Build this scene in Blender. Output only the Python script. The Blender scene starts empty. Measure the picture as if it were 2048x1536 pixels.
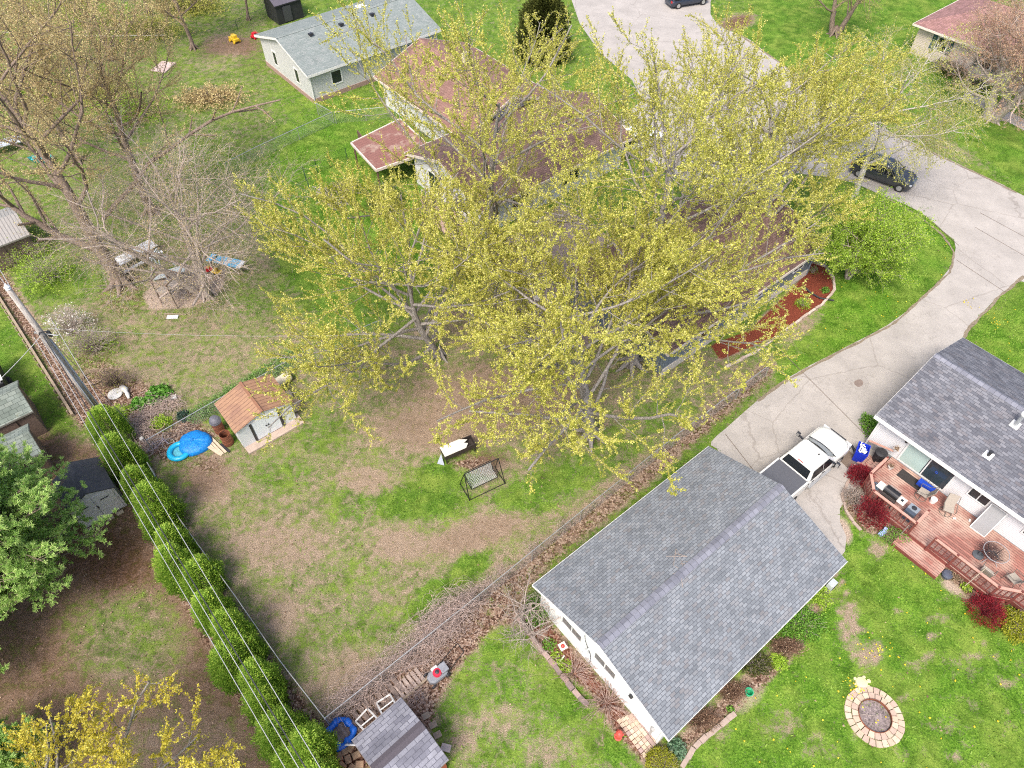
import bpy, math, random, colorsys
import numpy as np
from mathutils import Vector, Matrix

# ------------------------------------------------------------ camera, sky, sun, exposure
S = bpy.context.scene
C = S.collection
R = math.radians
CAM_H, PITCH, FPX = 33.0, R(50.4), 1420.0
cd = bpy.data.cameras.new("camera")
cam = bpy.data.objects.new("camera", cd); C.objects.link(cam)
cam.location = (0, 0, CAM_H)
cam.rotation_euler = (math.pi / 2 - PITCH, 0, 0)
cd.sensor_fit = 'HORIZONTAL'; cd.sensor_width = 36.0
cd.lens = 36.0 * FPX / 2048.0
cd.clip_start = 0.5; cd.clip_end = 1500
S.camera = cam

SUN_EL, SUN_AZ = R(56), R(205)          # azimuth clockwise from +Y
wd = bpy.data.worlds.new("World"); S.world = wd; wd.use_nodes = True
nt = wd.node_tree
bg = nt.nodes['Background']
sky = nt.nodes.new('ShaderNodeTexSky'); sky.sky_type = 'NISHITA'
sky.sun_disc = False; sky.sun_elevation = SUN_EL; sky.sun_rotation = SUN_AZ
sky.air_density = 0.7; sky.dust_density = 3.5; sky.ozone_density = 0.6
nt.links.new(sky.outputs[0], bg.inputs[0]); bg.inputs[1].default_value = 0.15
sd = bpy.data.lights.new("sun", 'SUN'); sd.energy = 1.5; sd.angle = R(20); sd.color = (1, .95, .88)
so = bpy.data.objects.new("sun", sd); C.objects.link(so)
dirv = Vector((math.sin(SUN_AZ) * math.cos(SUN_EL), math.cos(SUN_AZ) * math.cos(SUN_EL), math.sin(SUN_EL)))
so.rotation_euler = dirv.to_track_quat('Z', 'Y').to_euler()
so.location = (0, 0, 60)
S.view_settings.view_transform = 'Standard'; S.view_settings.look = 'None'
S.view_settings.gamma = 1.0; S.view_settings.exposure = 1.2
S.cycles.use_denoising = False; S.cycles.filter_width = 1.1
S.cycles.max_bounces = 5; S.cycles.diffuse_bounces = 3; S.cycles.transparent_max_bounces = 4
S.cycles.caustics_reflective = False; S.cycles.caustics_refractive = False

# ------------------------------------------------------------ survey helpers: photo position at a known height -> metres
cP, sP = math.cos(PITCH), math.sin(PITCH)
def W(px, py, z=0.0):
    u = (px - 1024) / FPX; v = (py - 768) / FPX
    dy = cP - v * sP; dz = -sP - v * cP
    t = (z - CAM_H) / dz
    return Vector((u * t, dy * t, z))
def PX(x, y, z):
    rz = z - CAM_H
    d = y * cP - rz * sP; dn = -y * sP - rz * cP
    return 1024 + FPX * x / d, 768 + FPX * dn / d
AZ = 50.8                                # the lot grid runs along this azimuth
def rz(az): return R(90 - az)            # local +x points along azimuth az, local +y 90 degrees left of it

# ------------------------------------------------------------ materials
MATS = {}
def newmat(name):
    m = bpy.data.materials.new(name); m.use_nodes = True
    n = m.node_tree.nodes; l = m.node_tree.links
    return m, n, l, n['Principled BSDF']
def ramp(n, stops, interp='LINEAR'):
    r = n.new('ShaderNodeValToRGB'); e = r.color_ramp.elements; r.color_ramp.interpolation = interp
    while len(e) < len(stops): e.new(0.5)
    for i, (p, c) in enumerate(stops):
        e[i].position = p; e[i].color = (*c, 1) if len(c) == 3 else c
    return r
def noise(n, l, vec, scale, detail=4, rough=.6, dist=0.0):
    t = n.new('ShaderNodeTexNoise'); t.inputs['Scale'].default_value = scale
    t.inputs['Detail'].default_value = detail; t.inputs['Roughness'].default_value = rough
    t.inputs['Distortion'].default_value = dist
    if vec is not None: l.new(vec, t.inputs['Vector'])
    return t
def mixc(n, l, fac, a, b, mode='MIX'):
    m = n.new('ShaderNodeMix'); m.data_type = 'RGBA'; m.blend_type = mode
    for s, v in ((m.inputs[0], fac), (m.inputs[6], a), (m.inputs[7], b)):
        if isinstance(v, (int, float)): s.default_value = v
        elif isinstance(v, tuple): s.default_value = (*v, 1)
        else: l.new(v, s)
    return m.outputs[2]
def mth(n, l, op, a, b=None, clamp=False):
    m = n.new('ShaderNodeMath'); m.operation = op; m.use_clamp = clamp
    for s, v in ((m.inputs[0], a), (m.inputs[1], b)):
        if v is None: continue
        if isinstance(v, (int, float)): s.default_value = v
        else: l.new(v, s)
    return m.outputs[0]
def bump(n, l, h, b, strength=.4, dist=.02):
    k = n.new('ShaderNodeBump'); k.inputs['Strength'].default_value = strength
    k.inputs['Distance'].default_value = dist
    l.new(h, k.inputs['Height']); l.new(k.outputs[0], b.inputs['Normal'])
def M(name, col, rough=.7, var=.12, scale=6, metal=0., bmp=.0, dirt=None, spec=.5, big=None):
    """plain painted / plastic / stone surface with uneven tone"""
    if name in MATS: return MATS[name]
    m, n, l, b = newmat(name)
    tc = n.new('ShaderNodeTexCoord')
    t = noise(n, l, tc.outputs['Object'], scale, 6, .65)
    dk = tuple(max(0, c * (1 - var)) for c in col); lt = tuple(min(1, c * (1 + var)) for c in col)
    r = ramp(n, [(.3, dk), (.7, lt)]); l.new(t.outputs[0], r.inputs[0])
    out = r.outputs[0]
    if dirt:
        t2 = noise(n, l, tc.outputs['Object'], dirt[1], 8, .7)
        r2 = ramp(n, [(dirt[2], (0, 0, 0)), (dirt[2] + .12, (1, 1, 1))]); l.new(t2.outputs[0], r2.inputs[0])
        out = mixc(n, l, r2.outputs[0], out, dirt[0])
    l.new(out, b.inputs['Base Color']); b.inputs['Roughness'].default_value = rough
    b.inputs['Metallic'].default_value = metal; b.inputs['Specular IOR Level'].default_value = spec
    if bmp: bump(n, l, t.outputs[0], b, bmp)
    MATS[name] = m; return m
def shingles(name, cols, gap, bw=.33, rh=.15, cw=.35, bigvar=.25, moss=None, mort=.012):
    if name in MATS: return MATS[name]
    m, n, l, b = newmat(name)
    uv = n.new('ShaderNodeUVMap'); uv.uv_map = 'UVMap'
    br = n.new('ShaderNodeTexBrick'); l.new(uv.outputs[0], br.inputs['Vector'])
    br.inputs['Scale'].default_value = 1; br.inputs['Brick Width'].default_value = bw
    br.inputs['Row Height'].default_value = rh; br.inputs['Mortar Size'].default_value = mort
    br.inputs['Mortar Smooth'].default_value = .3; br.inputs['Bias'].default_value = 0
    br.inputs['Color1'].default_value = (0, 0, 0, 1); br.inputs['Color2'].default_value = (1, 1, 1, 1)
    br.inputs['Mortar'].default_value = (0.5, 0.5, 0.5, 1); br.offset = .5; br.offset_frequency = 2
    r = ramp(n, [(i / (len(cols) - 1), c) for i, c in enumerate(cols)]); l.new(br.outputs[0], r.inputs[0])
    t = noise(n, l, uv.outputs[0], .9, 5, .6)
    t2 = noise(n, l, uv.outputs[0], 28, 3, .7)
    r2 = ramp(n, [(.3, (1 - bigvar,) * 3), (.7, (1 + bigvar * .5,) * 3)]); l.new(t.outputs[0], r2.inputs[0])
    o = mixc(n, l, 1., r.outputs[0], r2.outputs[0], 'MULTIPLY')
    r3 = ramp(n, [(.3, (.8,) * 3), (.7, (1.15,) * 3)]); l.new(t2.outputs[0], r3.inputs[0])
    o = mixc(n, l, 1., o, r3.outputs[0], 'MULTIPLY')
    o = mixc(n, l, mth(n, l, 'MULTIPLY', br.outputs['Fac'], .75), o, gap)
    if moss:
        t4 = noise(n, l, uv.outputs[0], 1.6, 8, .75)
        r4 = ramp(n, [(moss[1], (0, 0, 0)), (moss[1] + .1, (1, 1, 1))]); l.new(t4.outputs[0], r4.inputs[0])
        o = mixc(n, l, r4.outputs[0], o, moss[0])
    l.new(o, b.inputs['Base Color']); b.inputs['Roughness'].default_value = .92
    b.inputs['Specular IOR Level'].default_value = .2
    # each course laps the one below: sawtooth height along the slope
    sx = n.new('ShaderNodeSeparateXYZ'); l.new(uv.outputs[0], sx.inputs[0])
    fr = mth(n, l, 'FRACT', mth(n, l, 'DIVIDE', sx.outputs[1], rh))
    h = mth(n, l, 'ADD', mth(n, l, 'MULTIPLY', fr, -.6), mth(n, l, 'MULTIPLY', br.outputs['Fac'], -.5))
    bump(n, l, h, b, .5, .015)
    MATS[name] = m; return m
def stripes(name, col, gap, pitch, width=.1, axis=1, rough=.7, var=.12, lap=False, stain=None, colvar=0, metal=0):
    """boards / siding: UV metres, repeat along the axis"""
    if name in MATS: return MATS[name]
    m, n, l, b = newmat(name)
    uv = n.new('ShaderNodeUVMap'); uv.uv_map = 'UVMap'
    sx = n.new('ShaderNodeSeparateXYZ'); l.new(uv.outputs[0], sx.inputs[0])
    q = mth(n, l, 'DIVIDE', sx.outputs[axis], pitch)
    fr = mth(n, l, 'FRACT', q); fl = mth(n, l, 'FLOOR', q)
    g = mth(n, l, 'LESS_THAN', fr, width)
    mp = n.new('ShaderNodeMapping'); l.new(uv.outputs[0], mp.inputs[0])
    mp.inputs['Scale'].default_value = (1.2, 12, 1) if axis == 1 else (12, 1.2, 1)
    t = noise(n, l, mp.outputs[0], 2.5, 6, .7)
    dk = tuple(c * (1 - var) for c in col); lt = tuple(min(1, c * (1 + var)) for c in col)
    r = ramp(n, [(.3, dk), (.7, lt)]); l.new(t.outputs[0], r.inputs[0]); o = r.outputs[0]
    if colvar:
        wn = n.new('ShaderNodeTexWhiteNoise'); wn.noise_dimensions = '1D'; l.new(fl, wn.inputs['W'])
        r5 = ramp(n, [(0, (1 - colvar,) * 3), (1, (1 + colvar,) * 3)]); l.new(wn.outputs[0], r5.inputs[0])
        o = mixc(n, l, 1., o, r5.outputs[0], 'MULTIPLY')
    if stain:
        t2 = noise(n, l, uv.outputs[0], stain[1], 6, .65)
        r2 = ramp(n, [(stain[2], (0, 0, 0)), (stain[2] + .2, (1, 1, 1))]); l.new(t2.outputs[0], r2.inputs[0])
        o = mixc(n, l, r2.outputs[0], o, stain[0])
    o = mixc(n, l, mth(n, l, 'MULTIPLY', g, .8), o, gap)
    l.new(o, b.inputs['Base Color']); b.inputs['Roughness'].default_value = rough
    b.inputs['Metallic'].default_value = metal
    h = mth(n, l, 'MULTIPLY', fr, -1.) if lap else mth(n, l, 'MULTIPLY', g, -1.)
    bump(n, l, h, b, .5, .012)
    MATS[name] = m; return m
def leafmat(name, c1, c2, c3, trans=.35, rough=.6):
    """foliage: tone differs from leaf to leaf (colour attribute 'tone')"""
    if name in MATS: return MATS[name]
    m, n, l, b = newmat(name)
    at = n.new('ShaderNodeAttribute'); at.attribute_name = 'tone'
    r = ramp(n, [(0, c1), (.5, c2), (1, c3)]); l.new(at.outputs['Fac'], r.inputs[0])
    l.new(r.outputs[0], b.inputs['Base Color']); b.inputs['Roughness'].default_value = rough
    b.inputs['Specular IOR Level'].default_value = .25
    tr = n.new('ShaderNodeBsdfTranslucent'); l.new(r.outputs[0], tr.inputs[0])
    mx = n.new('ShaderNodeMixShader'); mx.inputs[0].default_value = trans
    l.new(b.outputs[0], mx.inputs[1]); l.new(tr.outputs[0], mx.inputs[2])
    l.new(mx.outputs[0], n['Material Output'].inputs[0])
    MATS[name] = m; return m
def glass(name='window_glass', col=(.02, .025, .03)):
    if name in MATS: return MATS[name]
    m, n, l, b = newmat(name)
    b.inputs['Base Color'].default_value = (*col, 1); b.inputs['Roughness'].default_value = .08
    MATS[name] = m; return m

# ------------------------------------------------------------ mesh builder
def chain_mat(o):
    m = Matrix.Identity(4)
    while o is not None:
        m = Matrix.LocRotScale(o.location, o.rotation_euler, o.scale) @ m
        o = o.parent
    return m
class MB:
    def __init__(s): s.v = []; s.f = []
    def add(s, vs, fs):
        k = len(s.v); s.v += [tuple(v) for v in vs]; s.f += [tuple(i + k for i in f) for f in fs]; return s
    def box(s, c, d, rot=0., tilt=None):
        hx, hy, hz = d[0] / 2, d[1] / 2, d[2] / 2
        m = Matrix.Translation(Vector(c)) @ Matrix.Rotation(rot, 4, 'Z')
        if tilt: m = m @ Matrix.Rotation(tilt[0], 4, 'X') @ Matrix.Rotation(tilt[1], 4, 'Y')
        vs = [m @ Vector((x, y, z)) for x in (-hx, hx) for y in (-hy, hy) for z in (-hz, hz)]
        return s.add(vs, [(0, 1, 3, 2), (4, 6, 7, 5), (0, 4, 5, 1), (2, 3, 7, 6), (0, 2, 6, 4), (1, 5, 7, 3)])
    def bar(s, a, b, w, h=None):
        h = h or w; a = Vector(a); b = Vector(b); d = (b - a).normalized()
        x = d.cross(Vector((0, 0, 1)))
        if x.length < 1e-3: x = Vector((1, 0, 0))
        x.normalize(); y = x.cross(d)
        vs = [p + x * i * w / 2 + y * j * h / 2 for p in (a, b) for i, j in ((-1, -1), (1, -1), (1, 1), (-1, 1))]
        return s.add(vs, [(0, 1, 2, 3), (7, 6, 5, 4), (0, 4, 5, 1), (1, 5, 6, 2), (2, 6, 7, 3), (3, 7, 4, 0)])
    def tube(s, pts, r, n=8, cap=True, closed=False):
        pts = [Vector(p) for p in pts]; k = len(pts)
        rr = r if isinstance(r, (list, tuple)) else [r] * k
        vs = []; up = None
        for i, p in enumerate(pts):
            if closed: d = pts[(i + 1) % k] - pts[i - 1]
            else: d = pts[min(i + 1, k - 1)] - pts[max(i - 1, 0)]
            d.normalize()
            x = d.cross(Vector((0, 0, 1)) if abs(d.z) < .95 else Vector((1, 0, 0))) if up is None else up - d * up.dot(d)
            x.normalize(); up = x; y = d.cross(x)
            vs += [p + (x * math.cos(a) + y * math.sin(a)) * rr[i] for a in (2 * math.pi * j / n for j in range(n))]
        fs = [(i * n + j, i * n + (j + 1) % n, (i + 1) * n + (j + 1) % n, (i + 1) * n + j) for i in range(k - 1) for j in range(n)]
        if closed: fs += [((k - 1) * n + j, (k - 1) * n + (j + 1) % n, (j + 1) % n, j) for j in range(n)]
        elif cap: fs += [tuple(range(n))[::-1], tuple((k - 1) * n + j for j in range(n))]
        return s.add(vs, fs)
    def lathe(s, prof, n=20, c=(0, 0, 0), cap=True):
        c = Vector(c); vs = []
        for r_, z in prof:
            vs += [c + Vector((r_ * math.cos(2 * math.pi * j / n), r_ * math.sin(2 * math.pi * j / n), z)) for j in range(n)]
        fs = [(i * n + j, i * n + (j + 1) % n, (i + 1) * n + (j + 1) % n, (i + 1) * n + j) for i in range(len(prof) - 1) for j in range(n)]
        if cap: fs += [tuple(range(n))[::-1], tuple((len(prof) - 1) * n + j for j in range(n))]
        return s.add(vs, fs)
    def prism(s, poly, z0, z1, zs=None):
        n = len(poly)
        vs = [(p[0], p[1], z0) for p in poly] + [(p[0], p[1], z1 if zs is None else zs[i]) for i, p in enumerate(poly)]
        return s.add(vs, [tuple(range(n))[::-1], tuple(range(n, 2 * n))] + [(i, (i + 1) % n, n + (i + 1) % n, n + i) for i in range(n)])
    def ext(s, poly3, vec):
        """extrude a 3-D polygon along vec"""
        n = len(poly3); v = Vector(vec)
        vs = [Vector(p) for p in poly3] + [Vector(p) + v for p in poly3]
        return s.add(vs, [tuple(range(n))[::-1], tuple(range(n, 2 * n))] + [(i, (i + 1) % n, n + (i + 1) % n, n + i) for i in range(n)])
    def build(s, name, mat, parent=None, world=False, smooth=False, bevel=0, loc=None):
        vs = s.v
        if world and parent is not None:
            im = chain_mat(parent).inverted(); vs = [im @ Vector(v) for v in vs]
        if loc is not None: vs = [Vector(v) - Vector(loc) for v in vs]
        me = bpy.data.meshes.new(name); me.from_pydata([tuple(v) for v in vs], [], s.f)
        me.update()
        import bmesh
        bm = bmesh.new(); bm.from_mesh(me); bmesh.ops.recalc_face_normals(bm, faces=bm.faces)
        if bevel: bmesh.ops.bevel(bm, geom=[e for e in bm.edges], offset=bevel, segments=2, affect='EDGES', profile=.7)
        uvl = bm.loops.layers.uv.new('UVMap')
        for f in bm.faces:
            nn = f.normal; u = Vector((0, 0, 1)).cross(nn)
            if u.length < .05: u = Vector((1, 0, 0))
            u.normalize(); v2 = nn.cross(u)
            for lp in f.loops: lp[uvl].uv = (lp.vert.co.dot(u), lp.vert.co.dot(v2))
            if smooth: f.smooth = True
        bm.to_mesh(me); bm.free()
        me.materials.append(mat)
        o = bpy.data.objects.new(name, me); C.objects.link(o)
        if parent is not None: o.parent = parent
        if loc is not None: o.location = loc
        return o
def thing(name, label, cat, loc=(0, 0, 0), rot=0., group=None):
    o = bpy.data.objects.new(name, None); C.objects.link(o)
    o.location = loc; o.rotation_euler = (0, 0, rot); o.empty_display_size = .3
    o['label'] = label; o['category'] = cat
    if group: o['group'] = group
    return o
def tag(o, label, cat, group=None):
    o['label'] = label; o['category'] = cat
    if group: o['group'] = group
    return o
def struct(o, kind='structure'): o['kind'] = kind; return o
def dup(root, loc, rot, label, group=None):
    r = root.copy(); C.objects.link(r); r.location = loc; r.rotation_euler = (0, 0, rot); r['label'] = label
    if group: r['group'] = group
    for ch in list(root.children):
        c = ch.copy(); C.objects.link(c); c.parent = r
        for g in list(ch.children):
            d = g.copy(); C.objects.link(d); d.parent = c
    return r
def fastmesh(name, V, Fq, mat, parent=None, tone=None, smooth=False, tri=False):
    """numpy mesh: V (n,3), Fq (m,4) or (m,3)"""
    k = Fq.shape[1]
    me = bpy.data.meshes.new(name)
    me.vertices.add(len(V)); me.vertices.foreach_set('co', np.ascontiguousarray(V, dtype=np.float32).ravel())
    me.loops.add(Fq.size); me.loops.foreach_set('vertex_index', np.ascontiguousarray(Fq, dtype=np.int32).ravel())
    me.polygons.add(len(Fq)); me.polygons.foreach_set('loop_start', np.arange(0, Fq.size, k, dtype=np.int32))
    me.polygons.foreach_set('loop_total', np.full(len(Fq), k, dtype=np.int32))
    if smooth: me.polygons.foreach_set('use_smooth', np.ones(len(Fq), dtype=bool))
    me.update(calc_edges=True)
    if tone is not None:
        a = me.attributes.new('tone', 'FLOAT', 'FACE'); a.data.foreach_set('value', np.ascontiguousarray(tone, dtype=np.float32))
    me.materials.append(mat)
    o = bpy.data.objects.new(name, me); C.objects.link(o)
    if parent is not None: o.parent = parent
    return o
def inpoly(px, py, poly):
    """signed distance in px, positive inside, vectorised"""
    n = len(poly); inside = np.zeros(px.shape, bool); dm = np.full(px.shape, 1e9)
    for i in range(n):
        x1, y1 = poly[i]; x2, y2 = poly[(i + 1) % n]
        c = ((y1 > py) != (y2 > py)) & (px < (x2 - x1) * (py - y1) / (y2 - y1 + 1e-9) + x1)
        inside ^= c
        t = np.clip(((px - x1) * (x2 - x1) + (py - y1) * (y2 - y1)) / ((x2 - x1) ** 2 + (y2 - y1) ** 2 + 1e-9), 0, 1)
        dm = np.minimum(dm, np.hypot(px - x1 - t * (x2 - x1), py - y1 - t * (y2 - y1)))
    return np.where(inside, dm, -dm)

# ============================================================ GROUND
# zones of lawn, bare soil, leaf litter, mulch and gravel, surveyed from the photo and laid on the ground in metres
gx = np.linspace(-75, 75, 501); gy = np.linspace(-6, 122, 427)
GX, GY = np.meshgrid(gx, gy)
dd = GY * cP + CAM_H * sP; dn = -GY * sP + CAM_H * cP
QX = 1024 + FPX * GX / dd; QY = 768 + FPX * dn / dd
shape = GX.shape
green = np.full(shape, .72); lush = np.full(shape, .55)
dirt = np.zeros(shape); litter = np.zeros(shape); mulch = np.zeros(shape); sand = np.zeros(shape)
def zone(arr, poly, val, feather=14, k=1.0):
    s = np.clip(inpoly(QX, QY, poly) / feather * .5 + .5, 0, 1) * k
    arr[:] = arr * (1 - s) + val * s
def blob(arr, cx, cy, rx, ry, val, rot=0., k=1.0):
    a = R(rot); dx = (QX - cx); dy = (QY - cy)
    u = (dx * math.cos(a) + dy * math.sin(a)) / rx; v = (-dx * math.sin(a) + dy * math.cos(a)) / ry
    s = np.clip(1.35 - np.sqrt(u * u + v * v), 0, 1); s = s * s * (3 - 2 * s) * k
    arr[:] = arr * (1 - s) + val * s
rg = np.random.default_rng(4)
# west yards above the shed
zone(green, [(-400, 560), (0, 520), (560, 430), (640, 700), (330, 870), (200, 820), (0, 520)], .46, 30)
zone(lush, [(-400, -50), (560, -50), (640, 700), (330, 870), (200, 820), (0, 560)], .35, 30)
zone(green, [(-400, -60), (560, -60), (560, 430), (-400, 560)], .6, 30)
zone(green, [(560, 300), (680, 220), (860, 420), (900, 560), (600, 620), (520, 420)], .98, 26)
zone(lush, [(560, 200), (680, 180), (860, 420), (900, 560), (600, 560), (520, 400)], .8, 40)
for c in ((120, 560, 110, 50, .8), (400, 350, 120, 60, .75), (320, 600, 90, 40, .5), (540, 600, 90, 45, .6), (470, 130, 60, 30, .6), (250, 330, 90, 80, .6)):
    blob(green, *c)
blob(dirt, 440, 95, 70, 26, .55, -10); blob(dirt, 500, 95, 34, 24, .7); blob(green, 460, 92, 60, 26, .15)
blob(dirt, 505, 130, 30, 24, .6); blob(green, 430, 125, 50, 20, .5)
blob(litter, 245, 595, 70, 45, .8); blob(litter, 400, 600, 90, 40, .4); blob(litter, 300, 500, 70, 30, .6)
blob(litter, 190, 730, 60, 50, .7); blob(litter, 240, 800, 90, 60, .85); blob(green, 230, 790, 90, 60, .15)
# alley between the board edging and the hedge
zone(litter, [(-60, 470), (10, 540), (70, 640), (215, 830), (260, 880), (160, 860), (90, 730), (0, 600), (-100, 480)], .95, 12)
zone(green, [(-60, 470), (10, 540), (70, 640), (215, 830), (160, 860), (90, 730), (0, 600), (-100, 480)], .12, 12)
zone(dirt, [(40, 700), (60, 690), (150, 850), (100, 880), (60, 800)], .9, 16)
zone(green, [(-200, 580), (0, 610), (60, 700), (0, 760), (-200, 760)], .85, 12)
# yard west of the hedge: mossy bare soil
YW = [(-600, 900), (100, 860), (240, 900), (330, 1080), (520, 1400), (640, 1700), (-600, 1700)]
zone(green, YW, .25, 20); zone(lush, YW, .10, 20); zone(dirt, YW, .72, 20)
blob(dirt, 190, 1110, 130, 80, 1.0, 20); blob(dirt, 40, 1290, 120, 120, .75); blob(green, 180, 1120, 130, 70, .08)
blob(dirt, 120, 1200, 90, 70, .7); blob(green, 60, 1330, 90, 110, .25); blob(dirt, 350, 1500, 160, 90, .4)
blob(green, 250, 1270, 130, 100, .56); blob(dirt, 260, 1290, 110, 100, .2)
# hedge line litter, east side
zone(litter, [(200, 830), (290, 900), (440, 1170), (560, 1330), (665, 1470), (720, 1560), (560, 1560), (440, 1340), (300, 1100)], .95, 12)
zone(green, [(200, 830), (290, 900), (440, 1170), (560, 1330), (665, 1470), (720, 1560), (560, 1560), (440, 1340), (300, 1100)], .08, 12)
# compost corner
zone(litter, [(230, 800), (330, 850), (380, 830), (440, 870), (410, 900), (330, 930), (280, 900)], .9, 14)
zone(green, [(230, 800), (330, 850), (380, 830), (440, 870), (410, 900), (330, 930), (280, 900)], .15, 14)
# middle back yard (between the hedge and the long chain-link fence)
YB = [(310, 930), (470, 900), (560, 790), (600, 720), (900, 640), (1300, 660), (1540, 730), (650, 1450), (440, 1170)]
zone(green, YB, .45, 14); zone(lush, YB, .5, 14); zone(dirt, YB, .12, 14)
for (x, y, a, b, v, r_) in ((860, 1000, 90, 42, .86, 0), (800, 1010, 60, 30, .85, 0), (900, 945, 70, 34, .85, 0), (560, 950, 70, 40, .62, 0),
        (700, 1000, 60, 50, .62, 0), (640, 870, 60, 50, .62, 0), (940, 1130, 42, 28, .95, -30), (880, 1185, 52, 30, .92, -20), (840, 1225, 40, 24, .85, 0),
        (1120, 960, 110, 46, .75, -20), (1040, 1000, 60, 40, .8, 0), (1250, 900, 90, 50, .6, 0), (1330, 830, 80, 40, .62, 0), (740, 1260, 90, 60, .56, 0),
        (620, 1280, 70, 50, .5, 0), (700, 1140, 80, 60, .5, 0)):
    blob(green, x, y, a, b, v, r_)
for (x, y, a, b, v, r_) in ((950, 1070, 120, 34, .10, -18), (860, 860, 130, 46, .12, 0), (1000, 800, 190, 70, .12, 0), (420, 960, 50, 60, .15, 0),
        (960, 930, 60, 18, .08, 0), (560, 1090, 110, 50, .24, 0), (730, 960, 60, 26, .2, 0), (700, 1360, 90, 60, .22, -30), (800, 1090, 60, 40, .2, 0), (560, 1230, 50, 50, .22, 0)):
    blob(green, x, y, a, b, v, r_)
for (x, y, a, b, v, r_) in ((950, 1070, 120, 34, .3, -18), (900, 850, 160, 50, .3, 0), (1000, 760, 220, 80, .35, 0), (400, 950, 70, 50, .55, 0), (960, 915, 60, 22, .8, 0), (1180, 880, 80, 26, .5, 0)):
    blob(dirt, x, y, a, b, v, r_)
blob(litter, 930, 925, 50, 16, .8); blob(litter, 400, 930, 80, 26, .5); blob(litter, 1200, 880, 70, 24, .5)
blob(green, 1000, 640, 200, 60, .3); blob(dirt, 1000, 640, 180, 60, .3)
# fence strip towards the garage
FS = [(640, 1450), (1000, 1150), (1540, 710), (1560, 760), (1180, 1080), (1070, 1190), (1000, 1260), (880, 1340), (860, 1420), (700, 1500)]
zone(litter, FS, .62, 16); zone(green, FS, .22, 16)
zone(green, [(1060, 1190), (1400, 880), (1560, 740), (1650, 680), (1500, 800), (1420, 890), (1080, 1200)], .8, 10)
blob(green, 1150, 1110, 120, 24, .6, -40); blob(litter, 930, 1240, 120, 40, .9, -38)
blob(dirt, 1430, 850, 60, 10, .8, -38)
zone(litter, [(650, 1450), (880, 1290), (1050, 1210), (1070, 1230), (930, 1320), (880, 1400), (870, 1450), (700, 1560)], .92, 14)
zone(green, [(650, 1450), (880, 1290), (1050, 1210), (1070, 1230), (930, 1320), (880, 1400), (870, 1450), (700, 1560)], .12, 14)
# south lawn
YS = [(870, 1430), (930, 1330), (1000, 1250), (1060, 1260), (1150, 1380), (1230, 1490), (1290, 1600), (880, 1600)]
zone(green, YS, .64, 12); zone(lush, YS, .62, 12); zone(litter, YS, 0, 12)
for (x, y, a, b, v, r_) in ((1130, 1400, 40, 34, .98, 45), (1010, 1290, 50, 30, .9, 0), (1000, 1440, 60, 34, .4, 0), (1100, 1500, 60, 34, .42, 0), (930, 1480, 30, 50, .35, 0), (1240, 1500, 40, 30, .95, 0)):
    blob(green, x, y, a, b, v, r_)
# bed on the garage's west wall and on its south side
BW = [(1040, 1235), (1075, 1215), (1330, 1500), (1300, 1540), (1230, 1470), (1180, 1390), (1100, 1320), (1050, 1260)]
zone(litter, BW, .85, 8); zone(mulch, BW, .5, 8); zone(green, BW, .05, 8)
BS = [(1338, 1490), (1500, 1340), (1600, 1250), (1655, 1170), (1665, 1190), (1610, 1290), (1560, 1370), (1480, 1420), (1380, 1500), (1350, 1540)]
zone(litter, BS, .7, 12); zone(green, BS, .12, 12); blob(sand, 1500, 1400, 60, 26, .5, -40)
# east lawns
YE = [(1700, 1030), (1760, 1080), (1900, 1200), (1980, 1240), (2300, 1300), (2300, 1800), (1350, 1800), (1350, 1540), (1480, 1420), (1610, 1290), (1690, 1130)]
zone(green, YE, .84, 12); zone(lush, YE, .78, 12)
for (x, y, a, b, v, r_) in ((1740, 1310, 30, 34, .3, 30), (1700, 1240, 26, 60, .45, 15), (1755, 1100, 22, 20, .25, 0), (1880, 1240, 50, 12, .55, 10), (1560, 1450, 50, 30, .5, 0),
        (1920, 1330, 60, 20, .62, 20), (1640, 1500, 50, 24, .6, 0), (1890, 1450, 60, 20, .66, 0), (1440, 1470, 30, 20, .55, 0), (1830, 1330, 30, 14, .5, 0), (1720, 1360, 12, 30, .5, 0)):
    blob(green, x, y, a, b, v, r_)
blob(green, 1980, 1240, 60, 40, 1.0); blob(green, 1800, 1180, 60, 26, 1.0, 38)
for i in range(16):                                    # worn stepping patches from the deck to the fire pit
    x = 1672 + 3.2 * i + (8 if i % 2 else -8); y = 1155 + 11.5 * i
    blob(green, x, y, 9, 8, .2, 0); blob(sand, x, y, 7, 6, .55)
for i in range(70):
    x = rg.uniform(1560, 2048); y = rg.uniform(1180, 1536); s_ = rg.uniform(5, 14)
    blob(green, x, y, s_, s_ * .6, rg.uniform(.2, .55), 20)
zone(litter, [(1690, 1020), (1700, 960), (1745, 990), (1830, 1070), (1880, 1140), (1880, 1170), (1790, 1100), (1720, 1060)], .8, 8)
zone(green, [(1690, 1020), (1700, 960), (1745, 990), (1830, 1070), (1800, 1090), (1720, 1060)], .15, 8)
zone(litter, [(1880, 1150), (1920, 1130), (2000, 1190), (2060, 1200), (2060, 1250), (1960, 1220)], .8, 8)
zone(green, [(1880, 1150), (1920, 1130), (2000, 1190), (2060, 1200), (1960, 1220)], .15, 8)
blob(sand, 1905, 1175, 34, 14, .8, 30); blob(sand, 1690, 1060, 14, 40, .8, -20)
blob(litter, 1650, 1060, 40, 40, .7)
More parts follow.
